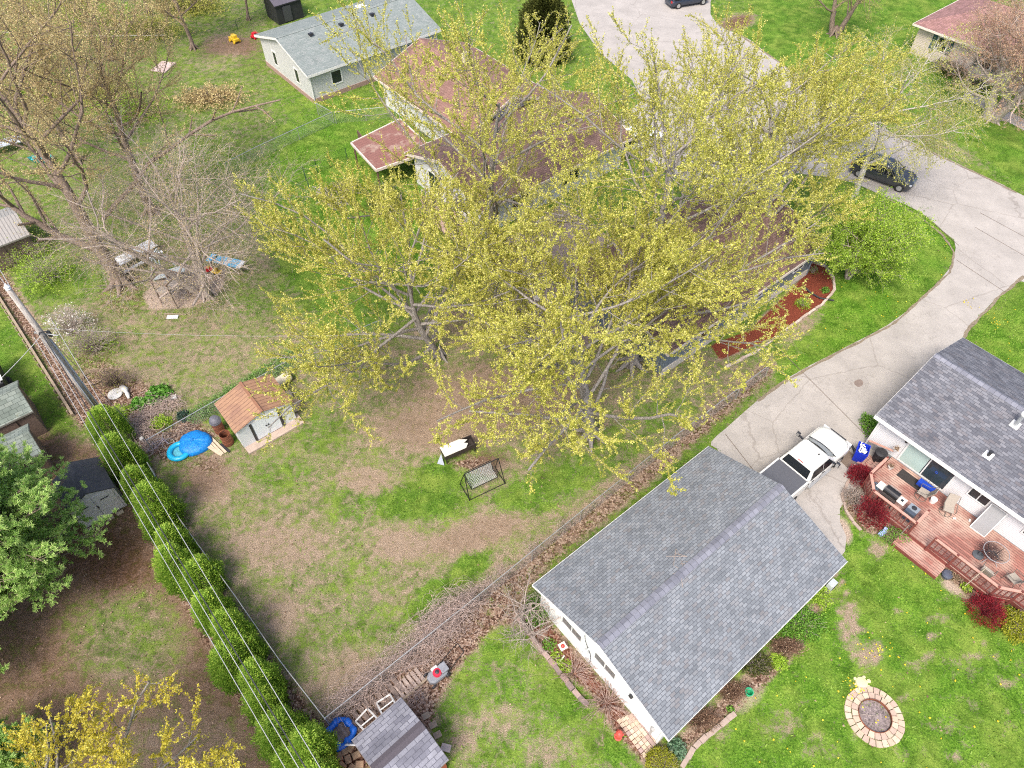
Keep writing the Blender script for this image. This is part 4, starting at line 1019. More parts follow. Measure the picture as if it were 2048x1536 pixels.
for i, (px, py, h, sd_, tr_, lf, lab) in enumerate(((158, 322, 14, 41, .3, LF_O, 'budding tree behind the green toy at the far west lawn'), (60, 175, 15, 42, .3, LF_O, 'orange-budded tree in the top left corner'),
        (388, 98, 12, 43, .22, LF_O, 'slim budding tree beside the bare patch with the yellow toy'), (498, 40, 9, 44, .14, LF_YG, 'thin-trunked tree left of the small black shed'),
        (225, 120, 12, 45, .22, LF_YG, 'yellow-green budding tree at the top edge left of the toys'), (300, 30, 11, 46, .2, LF_YG, 'yellow-green tree at the top edge behind the wire fence'),
        (130, 30, 13, 47, .2, LF_YG, 'yellow-green tree at the very top left'))):
    c_ = cfg(h, (h * .36, h * .36, h * .38), kids=(11, 10, 9), r=(tr_, .10, .035, .012), gap=.17, len=(h, h * .42, h * .2, 1.2))
    make_tree('hardwood_tree', lab, 'tree', W(px, py), c_, sd_, BK_D, lf, dict(BUD, size=.09, n_per=4), 'budding bare trees in the west yards', (-.02, 0, 1))
# copper tree in front of the mauve-roofed house
c_ = cfg(9.6, (8.8, 8.0, 4.8), cen=(-.6, 1.0, 6.0), kids=(12, 10, 9), r=(.42, .13, .03, .01), up=(.02, .04, .05, .03), gap=.17, t0=(.2, .2, .1), len=(8.2, 6.0, 3.0, 1.3))
make_tree('crabapple_tree', 'round copper-budded tree with a thick grey trunk in front of the beige house', 'tree', W(1983, 238), c_, 51, BK_G, LF_OR, dict(BUD, size=.075, n_per=4), None, stems=3, mult=.8)
# white-barked drooping tree beside the road
c_ = cfg(11.5, (8.6, 7.6, 4.8), cen=(2.4, 2.4, 7.0), kids=(14, 12, 12), r=(.26, .10, .03, .009), up=(.03, -.01, -.08, -.20), gap=.16, t0=(.3, .3, .2), wob=(.06, .13, .16, .1), len=(11, 7.8, 3.2, 1.5))
make_tree('weeping_birch', 'pale white-barked weeping tree with sparse yellow-green buds overhanging the road and the parked car', 'tree', W(1706, 398), c_, 52, BK_W, LF_YG, dict(BUD, size=.075, n_per=4), None, (.08, .16, 1), mult=.75)
c_ = cfg(8, (6, 6, 3.6), kids=(9, 8, 8), r=(.3, .10, .03, .01), gap=.26, t0=(.2, .2, .1), up=(.02, .0, -.02, -.04), len=(8, 6, 2.8, 1.4))
make_tree('hardwood_tree', 'bare brown tree at the top edge between the road and the mauve roof', 'tree', W(1668, 70), c_, 53, BK_D, LF_YG, dict(BUD, size=.06, n_per=3), None, stems=2)
# bright green young tree beside the slate house
c_ = cfg(5.6, (4.6, 4.4, 2.6), cen=(.6, .5, 3.1), kids=(11, 9, 8), r=(.10, .05, .02, .008), gap=.12, t0=(.1, .1, .1), len=(5.0, 3.6, 1.6, .7), seg=(6, 6, 4, 3))
make_tree('green_tree', 'lime green leafing small tree on the lawn past the slate house corner', 'tree', W(1694, 556), c_, 54, BK_G, LF_L, dict(n_per=4, size=.085, spread=.07, up=.6, aspect=.75, toned=.25), None, stems=4, flare=False, mult=.9)
# dark conifer behind the red roof
# bare crooked tree at the garage corner
c_ = cfg(2.6, (2.5, 2.5, 1.6), cen=(-.3, 0, 1.4), kids=(7, 6, 5), levels=4, r=(.13, .05, .02, .008), gap=9, t0=(.15, .2, .1), up=(.0, -.02, .02, .02), wob=(.15, .25, .25, .2), len=(2.4, 2.3, 1.1, .45), seg=(6, 6, 5, 3))
make_tree('bare_tree', 'small crooked bare tree leaning by the garage corner and the long fence', 'tree', W(1048, 1238), c_, 55, BK_G, LF_TAN, dict(n_per=1, size=.05, spread=.05), None, (-.2, .1, 1), stems=3, flare=False, mult=.3)

# ---- shrubs
def shrub(name, label, cat, base, r, h, leaf, n_leaf, size, twigs=30, bark=BK_G, seed=0, group=None, hollow=.35, aspect=.6, up=.5, lump=.15, twig_r=.008, n_per=1, over=1.0, spread=.03, orient=False):
    rng = np.random.default_rng(seed + 500)
    t = thing(name, label, cat, base, 0, group)
    rx, ry = (r if isinstance(r, tuple) else (r, r))
    br = []
    for i in range(twigs):
        a = rng.uniform(0, 6.28); k = math.sqrt(rng.random()) * over; e = np.array([math.cos(a) * rx * k, math.sin(a) * ry * k, h * math.sqrt(max(0, 1 - (k / over) ** 2 * .75)) * rng.uniform(.8, 1.08)])
        m_ = e * .5 + np.array([0, 0, h * .12]) + rng.normal(0, .06 * h, 3); b0 = np.array([e[0] * .12, e[1] * .12, -.02])
        pts = np.array([b0, b0 * .5 + m_ * .5 + rng.normal(0, .03 * h, 3), m_, m_ * .5 + e * .5 + rng.normal(0, .04 * h, 3), e])
        br.append((pts, np.linspace(twig_r * 1.6, twig_r * .5, 5)))
        for j in range(2):
            s_ = pts[2 + j]; e2 = s_ + (e - s_) * .5 + rng.normal(0, .16 * h, 3); e2[2] = max(e2[2], .05)
            br.append((np.array([s_, (s_ + e2) / 2 + rng.normal(0, .03 * h, 3), e2]), np.array([twig_r * .8, twig_r * .6, twig_r * .4])))
    V, Fq = tubes_np(br, ((.05, 6), (0, 3))); fastmesh('stem', V, Fq, bark, t)
    if n_leaf:
        d = unit(rng.normal(0, 1, (n_leaf, 3))); d[:, 2] = np.abs(d[:, 2])
        az = np.arctan2(d[:, 1], d[:, 0]); lum = 1 + lump * np.sin(az * 5 + seed) * np.cos(d[:, 2] * 6) + lump * .7 * np.sin(az * 9 + 2 * seed)
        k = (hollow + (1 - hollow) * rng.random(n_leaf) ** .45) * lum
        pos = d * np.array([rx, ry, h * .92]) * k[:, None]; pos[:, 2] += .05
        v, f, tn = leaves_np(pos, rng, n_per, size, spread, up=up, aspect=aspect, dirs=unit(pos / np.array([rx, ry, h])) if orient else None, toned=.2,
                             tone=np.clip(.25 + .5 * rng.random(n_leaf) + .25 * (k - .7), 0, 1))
        fastmesh('foliage', v, f, leaf, t, tone=tn)
    return t
# red barberries by the deck
for i, (px, py, r_, h_, lab) in enumerate(((1716, 957, .66, .95, 'round crimson barberry shrub beside the deck steps and the truck'), (1740, 1030, .86, 1.1, 'largest crimson barberry shrub beside the grill corner of the deck'),
        (1966, 1226, .86, 1.0, 'crimson barberry shrub below the angled end of the deck railing'), (2062, 1210, .6, .9, 'crimson barberry shrub cut off by the right edge of the picture'))):
    shrub('barberry_shrub', lab, 'shrub', W(px, py), r_, h_, LF_R, 5200, .07, 90, barkmat('red_twig', (.25, .03, .04), (.10, .01, .02)), seed=i, group='crimson barberries around the deck', orient=True, aspect=.45, hollow=.5)
shrub('gold_shrub', 'golden green shrub at the right edge next to the crimson barberry', 'shrub', W(2030, 1256), .85, .9, LF_GY, 5200, .07, 60, seed=7, hollow=.5)
shrub('gold_shrub', 'clipped round yellow-green shrub at the near corner of the garage', 'shrub', W(1322, 1530), .68, .8, LF_GY, 6000, .05, 60, seed=8, hollow=.75, lump=.05)
shrub('bare_shrub', 'dense bare twiggy shrub between the two crimson barberries by the deck', 'shrub', W(1708, 1002), (.8, 1.0), .55, LF_TAN, 500, .05, 260, BK_G, seed=9)
shrub('perennial_clump', 'green and straw-coloured clump beside the deck stairs', 'plant', W(1790, 1075), (.9, .6), .45, LF_G, 900, .08, 60, barkmat('straw', (.48, .38, .24), (.25, .18, .11)), seed=10)
shrub('grass_clump', 'dry straw-coloured ornamental grass beside the lower deck platform', 'plant', W(1920, 1150), (.8, .6), .5, LF_TAN, 700, .09, 200, barkmat('straw', 0, 0), seed=11)
shrub('small_plant', 'small bright green plant at the foot of the umbrella pole', 'plant', W(1930, 1177), .25, .3, LF_L, 300, .09, 10, seed=12)
shrub('small_plant', 'small bright green plant between the barberry and the gold shrub', 'plant', W(1998, 1240), .28, .3, LF_L, 300, .09, 10, seed=13)
shrub('hedge_plant', 'green and maroon foundation plant at the white house corner behind the recycling bin', 'plant', W(1738, 858), (.5, .9), .7, LF_G, 1600, .10, 30, seed=14)
# south side of the garage
shrub('leafy_shrub', 'dense bright green groundcover shrub under the garage eave', 'shrub', W(1596, 1250), (1.3, .9), .6, LF_G, 5200, .08, 40, seed=15)
shrub('leafy_shrub', 'bright green shrub at the far end of the garage eave by the small box', 'shrub', W(1640, 1195), (.5, .7), .5, LF_L, 1400, .08, 20, seed=16)
shrub('small_plant', 'round lime green perennial in the leaf-strewn garage bed', 'plant', W(1556, 1325), .42, .35, LF_L, 900, .10, 10, seed=17)
shrub('leafy_shrub', 'olive green shrub with yellow flowers under the garage eave', 'shrub', W(1508, 1330), (.8, .55), .6, LF_DK, 2200, .08, 60, seed=18)
shrub('small_plant', 'tiny green weed in the mulch between the bare shrubs and edging stones', 'plant', W(1460, 1420), .16, .15, LF_G, 120, .08, 6, seed=19)
for i, (px, py, r1, r2, lab) in enumerate(((1570, 1298, .9, .5, 'brown bare shrub beside the green groundcover of the garage bed'), (1460, 1385, .75, .55, 'round brown twiggy shrub behind the green bucket'), (1400, 1440, 1.0, .6, 'wide bare brown shrub under the near end of the garage eave'))):
    shrub('bare_shrub', lab, 'shrub', W(px, py), (r1, r2), .6, LF_TAN, 900, .06, 240, barkmat('brown_twig', (.26, .15, .09), (.11, .06, .04)), seed=20 + i, twig_r=.009)
shrub('small_plant', 'blue-green plant at the garage corner beside the clipped round shrub', 'plant', W(1352, 1500), .4, .4, leafmat('bluegreen_leaves', (.06, .14, .07), (.14, .25, .14), (.26, .38, .24)), 600, .14, 10, seed=24)
# west wall bed
shrub('leafy_shrub', 'green shrub at the garage corner beside the crooked bare tree', 'shrub', W(1072, 1222), (.55, .9), .6, LF_G, 1600, .10, 30, seed=25)
for i, (px, py, lab) in enumerate(((1150, 1345, 'spray of pinkish bare stems below the second garage window'), (1215, 1405, 'wide fan of pale bare stems beside the red hydrant ornament'))):
    shrub('bare_shrub', lab, 'shrub', W(px, py), (1.0 + .3 * i, .9 + .2 * i), .9, LF_TAN, 120, .05, 34 + 20 * i, barkmat('pale_stem', (.50, .36, .30), (.28, .18, .15)), seed=26 + i, over=1.25, twig_r=.013)
for i, (px, py, lab) in enumerate(((1098, 1290, 'low green plant next to the white and red birdhouse'), (1112, 1318, 'low yellowish plant against the edging stones of the garage bed'), (1131, 1335, 'pale green leaf clump beside the pinkish bare stems'))):
    shrub('small_plant', lab, 'plant', W(px, py), .35, .2, LF_L if i else LF_G, 260, .09, 8, seed=28 + i)
# compost corner
shrub('hosta_plant', 'larger rounded green leafy clump behind the brush heap', 'plant', W(319, 792), .72, .45, LF_H, 900, .22, 8, seed=31, n_per=1, aspect=.7, hollow=.6)
shrub('hosta_plant', 'smaller green leafy clump beside the white birdbath pieces', 'plant', W(279, 810), .46, .35, LF_H, 420, .18, 8, seed=32, aspect=.7, hollow=.6)
shrub('leafy_shrub', 'yellow-green weedy growth at the top end of the hedge', 'shrub', W(240, 828), (.8, .6), .5, LF_L, 1200, .08, 30, seed=33)
shrub('leafy_shrub', 'yellow-green perennial growing through a straw pot behind the wire fence', 'shrub', W(325, 850), (.65, .55), .55, LF_L, 1300, .10, 30, seed=34)
shrub('leafy_shrub', 'dark blue-green clump of leaves behind the wire fence', 'shrub', W(368, 835), .42, .4, leafmat('dark_bluegreen', (.02, .05, .035), (.05, .10, .07), (.10, .17, .12)), 700, .10, 10, seed=35)
k_ = 0
for t_ in np.linspace(0, 1, 9):
    px = 395 + (590 - 395) * t_; py = 835 + (715 - 835) * t_ - 3
    shrub('fence_plant', ['pale green ground ivy clump along the wire fence, nearest the rusty drums', 'pale green ivy clump along the fence, second up from the rusty drums', 'pale green ivy clump behind the fence at the metal shed corner',
          'pale green ivy clump touching the shed roof edge from behind', 'pale green ivy clump behind the middle of the metal shed', 'pale green ivy clump behind the shed ridge end',
          'pale green ivy clump past the shed beside the white cylinder', 'pale green ivy clump on the fence above the white cylinder', 'pale green ivy clump where the fence goes under the maple'][k_], 'plant', W(px, py), (.75, .6), .35,
          leafmat('ivy_leaves', (.09, .20, .04), (.20, .36, .09), (.34, .48, .18)), 1000, .075, 12, seed=40 + k_, group='ivy clumps along the wire fence'); k_ += 1
shrub('brush_shrub', 'sprawling olive green shrub near the foot of the utility pole', 'shrub', W(190, 700), (1.9, 1.5), 1.7, LF_L, 1500, .07, 170, BK_G, seed=51)
shrub('brush_shrub', 'reddish twiggy green shrub above the coiled wire at the leafy corner', 'shrub', W(232, 770), (1.3, 1.0), 1.2, LF_YG, 700, .06, 150, BK_D, seed=52)
shrub('flowering_shrub', 'white blossoming shrub beside the utility pole', 'shrub', W(150, 668), (1.6, 1.5), 2.1, LF_WH, 900, .11, 120, BK_G, seed=53, hollow=.5)
for i, (px, py, r_, lab) in enumerate(((60, 520, 2.0, 'bright green leafy bush beside the corrugated shed at the left edge'), (100, 560, 1.8, 'green leafy bush between the utility pole and the forked tree'), (20, 500, 1.4, 'low green bush against the corrugated shed wall'))):
    shrub('leafy_shrub', lab, 'shrub', W(px, py), r_, 1.7, LF_L, 4000, .09, 120, seed=54 + i, hollow=.3, lump=.3)
# plants round the maples and mulch bed
shrub('dark_shrub', 'dark olive round shrub beside the raised bed of sticks', 'shrub', W(772, 412), 1.5, 1.9, LF_DK, 7000, .08, 60, seed=60)
shrub('gold_shrub', 'gold-leaved shrub filling the stick-edged bed', 'shrub', W(690, 385), (1.9, 1.3), .8, LF_YO if False else LF_GY, 2600, .09, 90, seed=61)
shrub('small_plant', 'spiky green daylily clump in the red mulch beside the edging stones', 'plant', W(1604, 612), .5, .5, LF_L, 420, .20, 20, seed=62, aspect=.2, orient=True)
shrub('small_plant', 'small dark green tuft in the red mulch at the bed tip', 'plant', W(1650, 583), .3, .3, LF_G, 200, .14, 10, seed=63, aspect=.3)
shrub('small_plant', 'sparse bare-stemmed plant in the red mulch near the slate house corner', 'plant', W(1625, 545), .4, .5, LF_G, 160, .07, 24, seed=64)
for i, (px, py) in enumerate(((1905, 150), (1950, 178), (1880, 140))):
    shrub('leafy_shrub', ('brown-green foundation shrub under the beige house windows', 'brown-green foundation shrub beside the copper tree trunk', 'dark foundation shrub at the corner of the beige house')[i], 'shrub', W(px, py), 1.2, 1.0, LF_DK, 1800, .09, 60, seed=65 + i, group='foundation shrubs of the beige house')
# dark conifer behind the orange-red roof
def cone_tree(name, label, base, r, h, leaf, n, size, seed, group=None, bark=BK_D, wide=1.0, sprays=True, cat='tree'):
    rng = np.random.default_rng(seed)
    t = thing(name, label, cat, base, 0, group)
    fastmesh('trunk', *tubes_np([(np.array([[0, 0, 0], [0, 0, h * .5], [0, 0, h * .9]]), np.array([r * .12, r * .09, r * .03]))]), bark, t)
    z = rng.random(n) ** 1.15; az = rng.uniform(0, 6.28, n)
    prof = np.where(z < .18, .82 + z, np.sqrt(np.clip(1 - ((z - .18) / .84) ** 2.0, 0, 1))) * wide
    k = rng.random(n) ** .25
    lum = 1 + .10 * np.sin(az * 4 + z * 9 + seed) + .08 * np.sin(az * 7 - z * 13 + seed * 2) + .05 * rng.normal(0, 1, n)
    pos = np.stack([np.cos(az) * prof * r * k * lum, np.sin(az) * prof * r * k * lum, z * h], -1)
    out = unit(np.stack([np.cos(az), np.sin(az), np.full(n, .9)], -1))
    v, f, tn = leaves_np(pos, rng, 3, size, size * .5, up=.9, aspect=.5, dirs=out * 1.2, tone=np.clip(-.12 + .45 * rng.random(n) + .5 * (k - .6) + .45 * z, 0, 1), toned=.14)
    fastmesh('foliage', v, f, leaf, t, tone=tn)
    return t
cone_tree('conifer_tree', 'dark evergreen seen through the maple crowns behind the orange-red roof', W(1085, 118), 2.4, 6, LF_DK, 9000, .30, 70)
# arborvitae hedge: each tree by its tip
tips = [(197, 818), (219, 873), (243, 895), (262, 938), (288, 972), (303, 1014), (331, 1055), (332, 1098), (386, 1127), (407, 1190), (444, 1228), (468, 1281), (447, 1300), (503, 1330), (517, 1381), (548, 1443), (608, 1470), (574, 1501), (628, 1540)]
ordw = ['topmost', 'second', 'third', 'fourth', 'fifth', 'sixth', 'seventh', 'eighth', 'ninth', 'tenth', 'eleventh', 'twelfth', 'thirteenth', 'fourteenth', 'fifteenth', 'sixteenth', 'seventeenth', 'eighteenth', 'nineteenth']
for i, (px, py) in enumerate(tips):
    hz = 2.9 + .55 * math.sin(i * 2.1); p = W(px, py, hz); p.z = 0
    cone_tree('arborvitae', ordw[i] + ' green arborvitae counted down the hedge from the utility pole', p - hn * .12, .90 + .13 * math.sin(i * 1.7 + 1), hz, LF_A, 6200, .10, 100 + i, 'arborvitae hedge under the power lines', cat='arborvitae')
# big soft pine on the left
def pine(label, base, h, r, seed, leaf, z0=.22, whorls=17, nb=8, size=.17, lean=(0, 0)):
    rng = np.random.default_rng(seed); t = thing('pine_tree', label, 'tree', base)
    br = [(np.array([[lean[0] * h * k, lean[1] * h * k, h * k] for k in (0, .25, .5, .75, 1)]), np.array([.32, .27, .2, .12, .03]))]
    anc = []; ad = []
    for w_ in range(whorls):
        zf = z0 + (1 - z0) * (w_ / (whorls - 1)) ** .9; z = h * zf
        L = r * math.sqrt(max(.02, 1 - ((zf - z0) / (1 - z0)) ** 1.6)) * rng.uniform(.85, 1.1)
        for j in range(nb):
            a = 6.28 * j / nb + w_ * .9 + rng.normal(0, .15); LL = L * rng.uniform(.75, 1.12)
            d = np.array([math.cos(a), math.sin(a), rng.uniform(-.02, .25)]); p = np.array([lean[0] * z, lean[1] * z, z]); pts = [p]
            for s in range(6): d = unit(d + rng.normal(0, .06, 3) + [0, 0, .02]); p = p + d * LL / 6; pts.append(p)
            P_ = np.array(pts); br.append((P_, np.linspace(.055, .012, 7)))
            for s in range(1, 7):
                for q in range(5 if s > 1 else 2):
                    tt = rng.random(); b0 = P_[s - 1] + (P_[s] - P_[s - 1]) * tt; side = unit(np.cross(d, [0, 0, 1.])) * (1 if q % 2 else -1)
                    e = unit(d * rng.uniform(.5, 1) + side * rng.uniform(.4, 1) + [0, 0, rng.uniform(.0, .35)]) * LL * rng.uniform(.12, .28)
                    b1 = b0 + e; br.append((np.array([b0, (b0 + b1) / 2 + rng.normal(0, .02, 3), b1]), np.array([.014, .010, .006])))
                    for u in (.35, .55, .75, .9, 1.05):
                        anc.append(b0 + e * u + rng.normal(0, .05, 3)); ad.append(unit(e))
            anc.append(P_[-1]); ad.append(d)
    fastmesh('trunk', *tubes_np(br), BK_D, t, smooth=True)
    anc = np.array(anc); ad = np.array(ad); N = len(anc); npn = 20
    c0 = np.repeat(anc, npn, 0); D = unit(np.repeat(ad, npn, 0) * 1.0 + rng.normal(0, .62, (N * npn, 3)) + [0, 0, .45])
    side = unit(np.cross(D, rng.normal(0, .45, D.shape) + [0, 0, 1])) * .012; Ln = size * rng.uniform(.7, 1.2, (N * npn, 1))
    v = np.stack([c0 - side, c0 + side, c0 + D * Ln + side * .8, c0 + D * Ln - side * .8], 1).reshape(-1, 3)
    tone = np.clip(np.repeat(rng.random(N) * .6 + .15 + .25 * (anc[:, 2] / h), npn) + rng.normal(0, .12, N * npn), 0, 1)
    fastmesh('foliage', v, np.arange(len(v)).reshape(-1, 4), leaf, t, tone=tone)
    print('pine anchors', N); return t
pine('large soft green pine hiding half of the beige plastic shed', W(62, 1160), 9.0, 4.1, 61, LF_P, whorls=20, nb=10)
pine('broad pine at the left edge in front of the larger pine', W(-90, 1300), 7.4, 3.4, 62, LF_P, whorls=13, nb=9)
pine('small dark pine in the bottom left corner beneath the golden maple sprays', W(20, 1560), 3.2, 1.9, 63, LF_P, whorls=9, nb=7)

for i, (px, py, r_, h_, lf, lab) in enumerate(((60, 40, 3.2, 2.6, LF_YG, 'yellow-green thicket in the very top left corner'), (190, 60, 3.4, 2.4, LF_L, 'green thicket at the top edge right of the corner thicket'), (300, 70, 2.6, 2.0, LF_YG, 'yellowish thicket at the top edge before the wire fence'),
        (40, 200, 2.6, 2.2, LF_L, 'lime green bush on the far west lawn above the grey table'), (175, 190, 2.8, 2.0, LF_YG, 'yellow-green bush behind the largest bare tree'), (255, 230, 2.2, 1.6, LF_L, 'small lime bush behind the twiggy grey tree'),
        (390, 20, 2.4, 1.6, LF_YG, 'yellow bush along the thin green wire fence at the top'), (420, 200, 2.2, .8, LF_O, 'orange-leaved low brush on the lawn left of the sage-roofed house'))):
    shrub('thicket', lab, 'shrub', W(px, py), (r_ * 1.5, r_), h_, lf, 3600, .17, 110, BK_D, seed=80 + i, hollow=.2, lump=.35)

# ============================================================ FENCES, POLE, CABLES
GALV = M('galvanised', (.46, .46, .45), .45, .1, 8, .6)
WIRE = M('chain_wire', (.40, .40, .39), .5, .1, 8, .4)
def fence(name, label, pts, h=1.1, mesh=True, railr=.024, post=3.0, postr=.03, matp=None, wire=None, gap=.16, wr=.0035, rail=True, group=None):
    """pts: top-rail positions in world (z ignored)"""
    P_ = [Vector((p[0], p[1], 0)) for p in pts]; t = thing(name, label, 'fence', P_[0], 0, group)
    mp = matp or GALV
    up = Vector((0, 0, 1)); wv = []
    first = True
    for a, b_ in zip(P_, P_[1:]):
        L = (b_ - a).length; d = (b_ - a) / L; k = max(1, round(L / post))
        for i in range(0 if first else 1, k + 1):
            q = a + d * L * i / k
            o = MB().tube([q, q + up * (h + .02)], postr, 7)
            o.build('post', mp, t, world=True)
        first = False
        if rail:
            MB().tube([a + up * h, b_ + up * h], railr, 6).build('top_rail', mp, t, world=True)
        if mesh:
            m_ = int(L / gap)
            for i in range(-int(h / gap), m_):
                for s in (1, -1):
                    x0 = i * gap; x1 = x0 + h
                    z0, z1 = (.03, h) if s > 0 else (h, .03)
                    A_, B_ = x0, x1
                    if B_ <= 0 or A_ >= L: continue
                    f0 = max(0, -A_ / h); f1 = min(1, (L - A_) / h)
                    q0 = a + d * (A_ + h * f0) + up * (z0 + (z1 - z0) * f0); q1 = a + d * (A_ + h * f1) + up * (z0 + (z1 - z0) * f1)
                    wv.append((np.array([q0, q1]) - np.array(P_[0]), np.array([wr, wr])))
    if wv:
        V, Fq = tubes_np(wv, ((0, 3),)); fastmesh('chain_link', V, Fq, wire or WIRE, t)
    return t
def WL(pts, z): return [W(x, y, z) for x, y in pts]
fence('chain_link_fence', 'long chain-link fence running diagonally from the road past the garage to the bottom corner', WL([(1540, 729), (1350, 872), (1163, 1022), (958, 1189), (650, 1436)], 1.1))
fence('chain_link_fence', 'chain-link fence along the hedge with its bottom rail in the fallen leaves', WL([(294, 925), (359, 1038), (468, 1189), (560, 1322), (650, 1438)], 1.1))
fence('chain_link_fence', 'chain-link fence passing behind the rusty-roofed metal shed towards the maples', WL([(292, 880), (427, 803), (519, 753), (597, 708), (760, 640)], 1.1))
fence('chain_link_fence', 'chain-link fence between the far lawns, ending at the sage-roofed house', WL([(450, 325), (520, 290), (664, 224), (632, 206)], 1.1))
fence('chain_link_fence', 'short chain-link fence between the sage-roofed house and the orange-red roof', WL([(668, 224), (790, 212)], 1.1))
GRN = M('green_post', (.02, .06, .035), .6)
fence('wire_fence', 'green steel posts with wire netting around the stick-edged garden bed', WL([(690, 296), (655, 308), (629, 320), (605, 334), (618, 368)], 1.25), h=1.25, matp=GRN, post=1.9, gap=.2, wr=.003, rail=False, wire=GRN)
fence('wire_fence', 'thin green wire fence across the top left behind the slim trees', WL([(380, 74), (470, 40), (545, 8)], 1.0), h=1.0, matp=GRN, post=3.5, gap=.25, wr=.003, wire=GRN, railr=.012)

wt = M('weathered_timber', (.30, .235, .165), .9, .25, 5, dirt=((.13, .09, .06), 4, .55))
ed = thing('timber_edging', 'low timber edging with short posts between the bare soil and the leaf-strewn alley', 'edging', W(0, 592))
A, B = W(-30, 548), W(148, 833)
MB().bar(A + Vector((0, 0, .12)), B + Vector((0, 0, .12)), .14, .24).build('board', wt, ed, world=True)
nb = 24
for i in range(nb):
    p = A.lerp(B, (i + .5) / nb)
    MB().box(p + Vector((-.12, -.08, .16)), (.08, .07, .32), 0).build('stake', wt, ed, world=True)

PB = W(197, 822)
pole = thing('utility_pole', 'weathered wooden utility pole leaning over the leafy alley with grey conduit and cable hardware', 'utility pole', PB)
POLEM = barkmat('pole_wood', (.46, .42, .38), (.24, .21, .18), 3)
MB().tube([(0, 0, -.2), (0, 0, 3), (0, 0, 6), (0, 0, 9.6)], [.19, .175, .155, .13], 14).build('post', POLEM, pole, smooth=True)
MB().lathe([(.10, 9.6), (.14, 9.66), (.10, 9.72), (.15, 9.78), (.09, 9.86), (.04, 9.95)], 12).build('insulator', M('porcelain', (.62, .64, .66), .25), pole)
cond = M('conduit_grey', (.33, .38, .46), .5, .08)
MB().tube([(.17, .09, 0), (.17, .09, 6.0)], .05, 8).build('conduit', cond, pole)
MB().tube([(.12, -.17, 0), (.12, -.17, 6.2)], .025, 6).build('conduit', cond, pole)
hw_ = MB().tube([(-.5, .2, 6.45), (.9, -.1, 6.5)], .03, 6).tube([(-.25, .1, 6.3), (-.35, .1, 6.5), (-.55, .2, 6.35), (-.4, .3, 6.25), (-.2, .2, 6.3)], .02, 6)
hw_.build('bracket', GALV, pole)
MB().lathe([(.06, 0), (.1, .05), (.1, .35), (.05, .42)], 12, (.3, .12, 6.2)).build('splice_case', DARK, pole)
MB().tube([(.2, .1, 6.3), (.32, .0, 6.7), (.1, -.2, 6.8), (-.1, -.1, 6.5)], .03, 6).build('cable_loop', DARK, pole)
def cable(name, label, a, b_, sag, r, mat, wrap=False, n=26):
    pts = []
    for i in range(n + 1):
        t_ = i / n; p = a.lerp(b_, t_); p.z -= sag * 4 * t_ * (1 - t_); pts.append(p)
    o = MB().tube(pts, r, 6).build(name, mat, None, loc=tuple(a)); tag(o, label, 'power line', 'overhead lines along the hedge')
    return o
CW = M('cable_light', (.42, .42, .42), .45, .05, 1, .3); CK = M('cable_black', (.035, .035, .04), .6)
top = PB + Vector((0, 0, 9.85)); mid = PB + Vector((-.1, -.1, 6.4)); mid2 = PB + Vector((.25, .2, 6.75))
cable('power_line', 'pale overhead line in the pair nearer the pine trees', mid, W(612, 1560, 6.6), .0, .015, CW)
cable('power_line', 'black twisted overhead cable hugging the pale line', mid + Vector((.16, .05, .05)), W(626, 1560, 6.7), .12, .022, CK)
cable('power_line', 'second pale line strung just beside the black twisted cable', mid + Vector((-.2, -.12, .1)), W(584, 1560, 6.4), .10, .014, CW)
cable('power_line', 'separate pale overhead line, the one closest to the chain-link fence', mid2 + Vector((.3, .3, .3)), W(655, 1560, 7.2), .05, .014, CW)
cable('power_line', 'bare line from the pole top running off past the left edge', top, W(-60, 470, 10.4), .1, .016, CW)
cable('power_line', 'lower line from the pole bracket running off past the left edge', mid, W(-60, 440, 6.8), .1, .02, CW)
cable('power_line', 'line from the pole bracket crossing the alley to the covered trailer', mid, W(-40, 795, 3.0), .1, .018, CW)
cable('power_line', 'thin service line from the pole running right across the upper yard', mid2, W(760, 668, 6.0), .35, .006, CW)
cable('guy_wire', 'dark guy wire from the pole down to the fence near the hedge top', PB + Vector((.1, .1, 6.5)), W(292, 880, 1.2), .05, .014, CK)
cable('power_line', 'wire crossing the far top left trees', W(-20, 62, 7.0), W(330, 70, 7.0), .2, .015, CW)

# ============================================================ AROUND THE METAL SHED
RU = M('rusty_steel', (.20, .065, .03), .85, .35, 7, dirt=((.09, .035, .02), 5, .5))
def drum(label, px, py, inner=True):
    p = W(px, py); t = thing('steel_drum', label, 'drum', p, 0, 'rusty drums beside the metal shed')
    MB().lathe([(.29, 0), (.29, .28), (.305, .30), (.29, .32), (.29, .58), (.305, .60), (.29, .62), (.29, .86), (.30, .88), (.27, .88), (.265, .86), (.265, .08), (.0, .08)], 22, cap=False).build('barrel', RU, t, smooth=False)
    return t
drum('open rusty steel drum nearest the shed doors', 458, 886)
d2 = drum('rusty steel drum capped with a grey basket, behind the open drum', 441, 862)
lid = MB().lathe([(.31, .86), (.33, .95), (.31, 1.0), (.32, 1.05), (.29, 1.12), (.24, 1.2), (.1, 1.26), (0, 1.27)], 20).build('lid', M('grey_lid', (.12, .12, .14), .5, .2), d2)
PKD = barkmat('bluetarp', (.008, .24, .66), (.006, .15, .48), 3); PKD.node_tree.nodes['Principled BSDF'].inputs['Roughness'].default_value = .35
p = W(389, 884, .2); t = thing('covered_sandbox', 'blue tarp drawn tight over a round pit beside the planks', 'tarp', (p.x, p.y, 0))
rr = np.random.default_rng(3); n_ = 40; prof = []
mb = MB(); rings = [(0, .42), (.25, .43), (.5, .40), (.75, .36), (.95, .27), (1.04, .1), (1.02, 0)]; vs = []
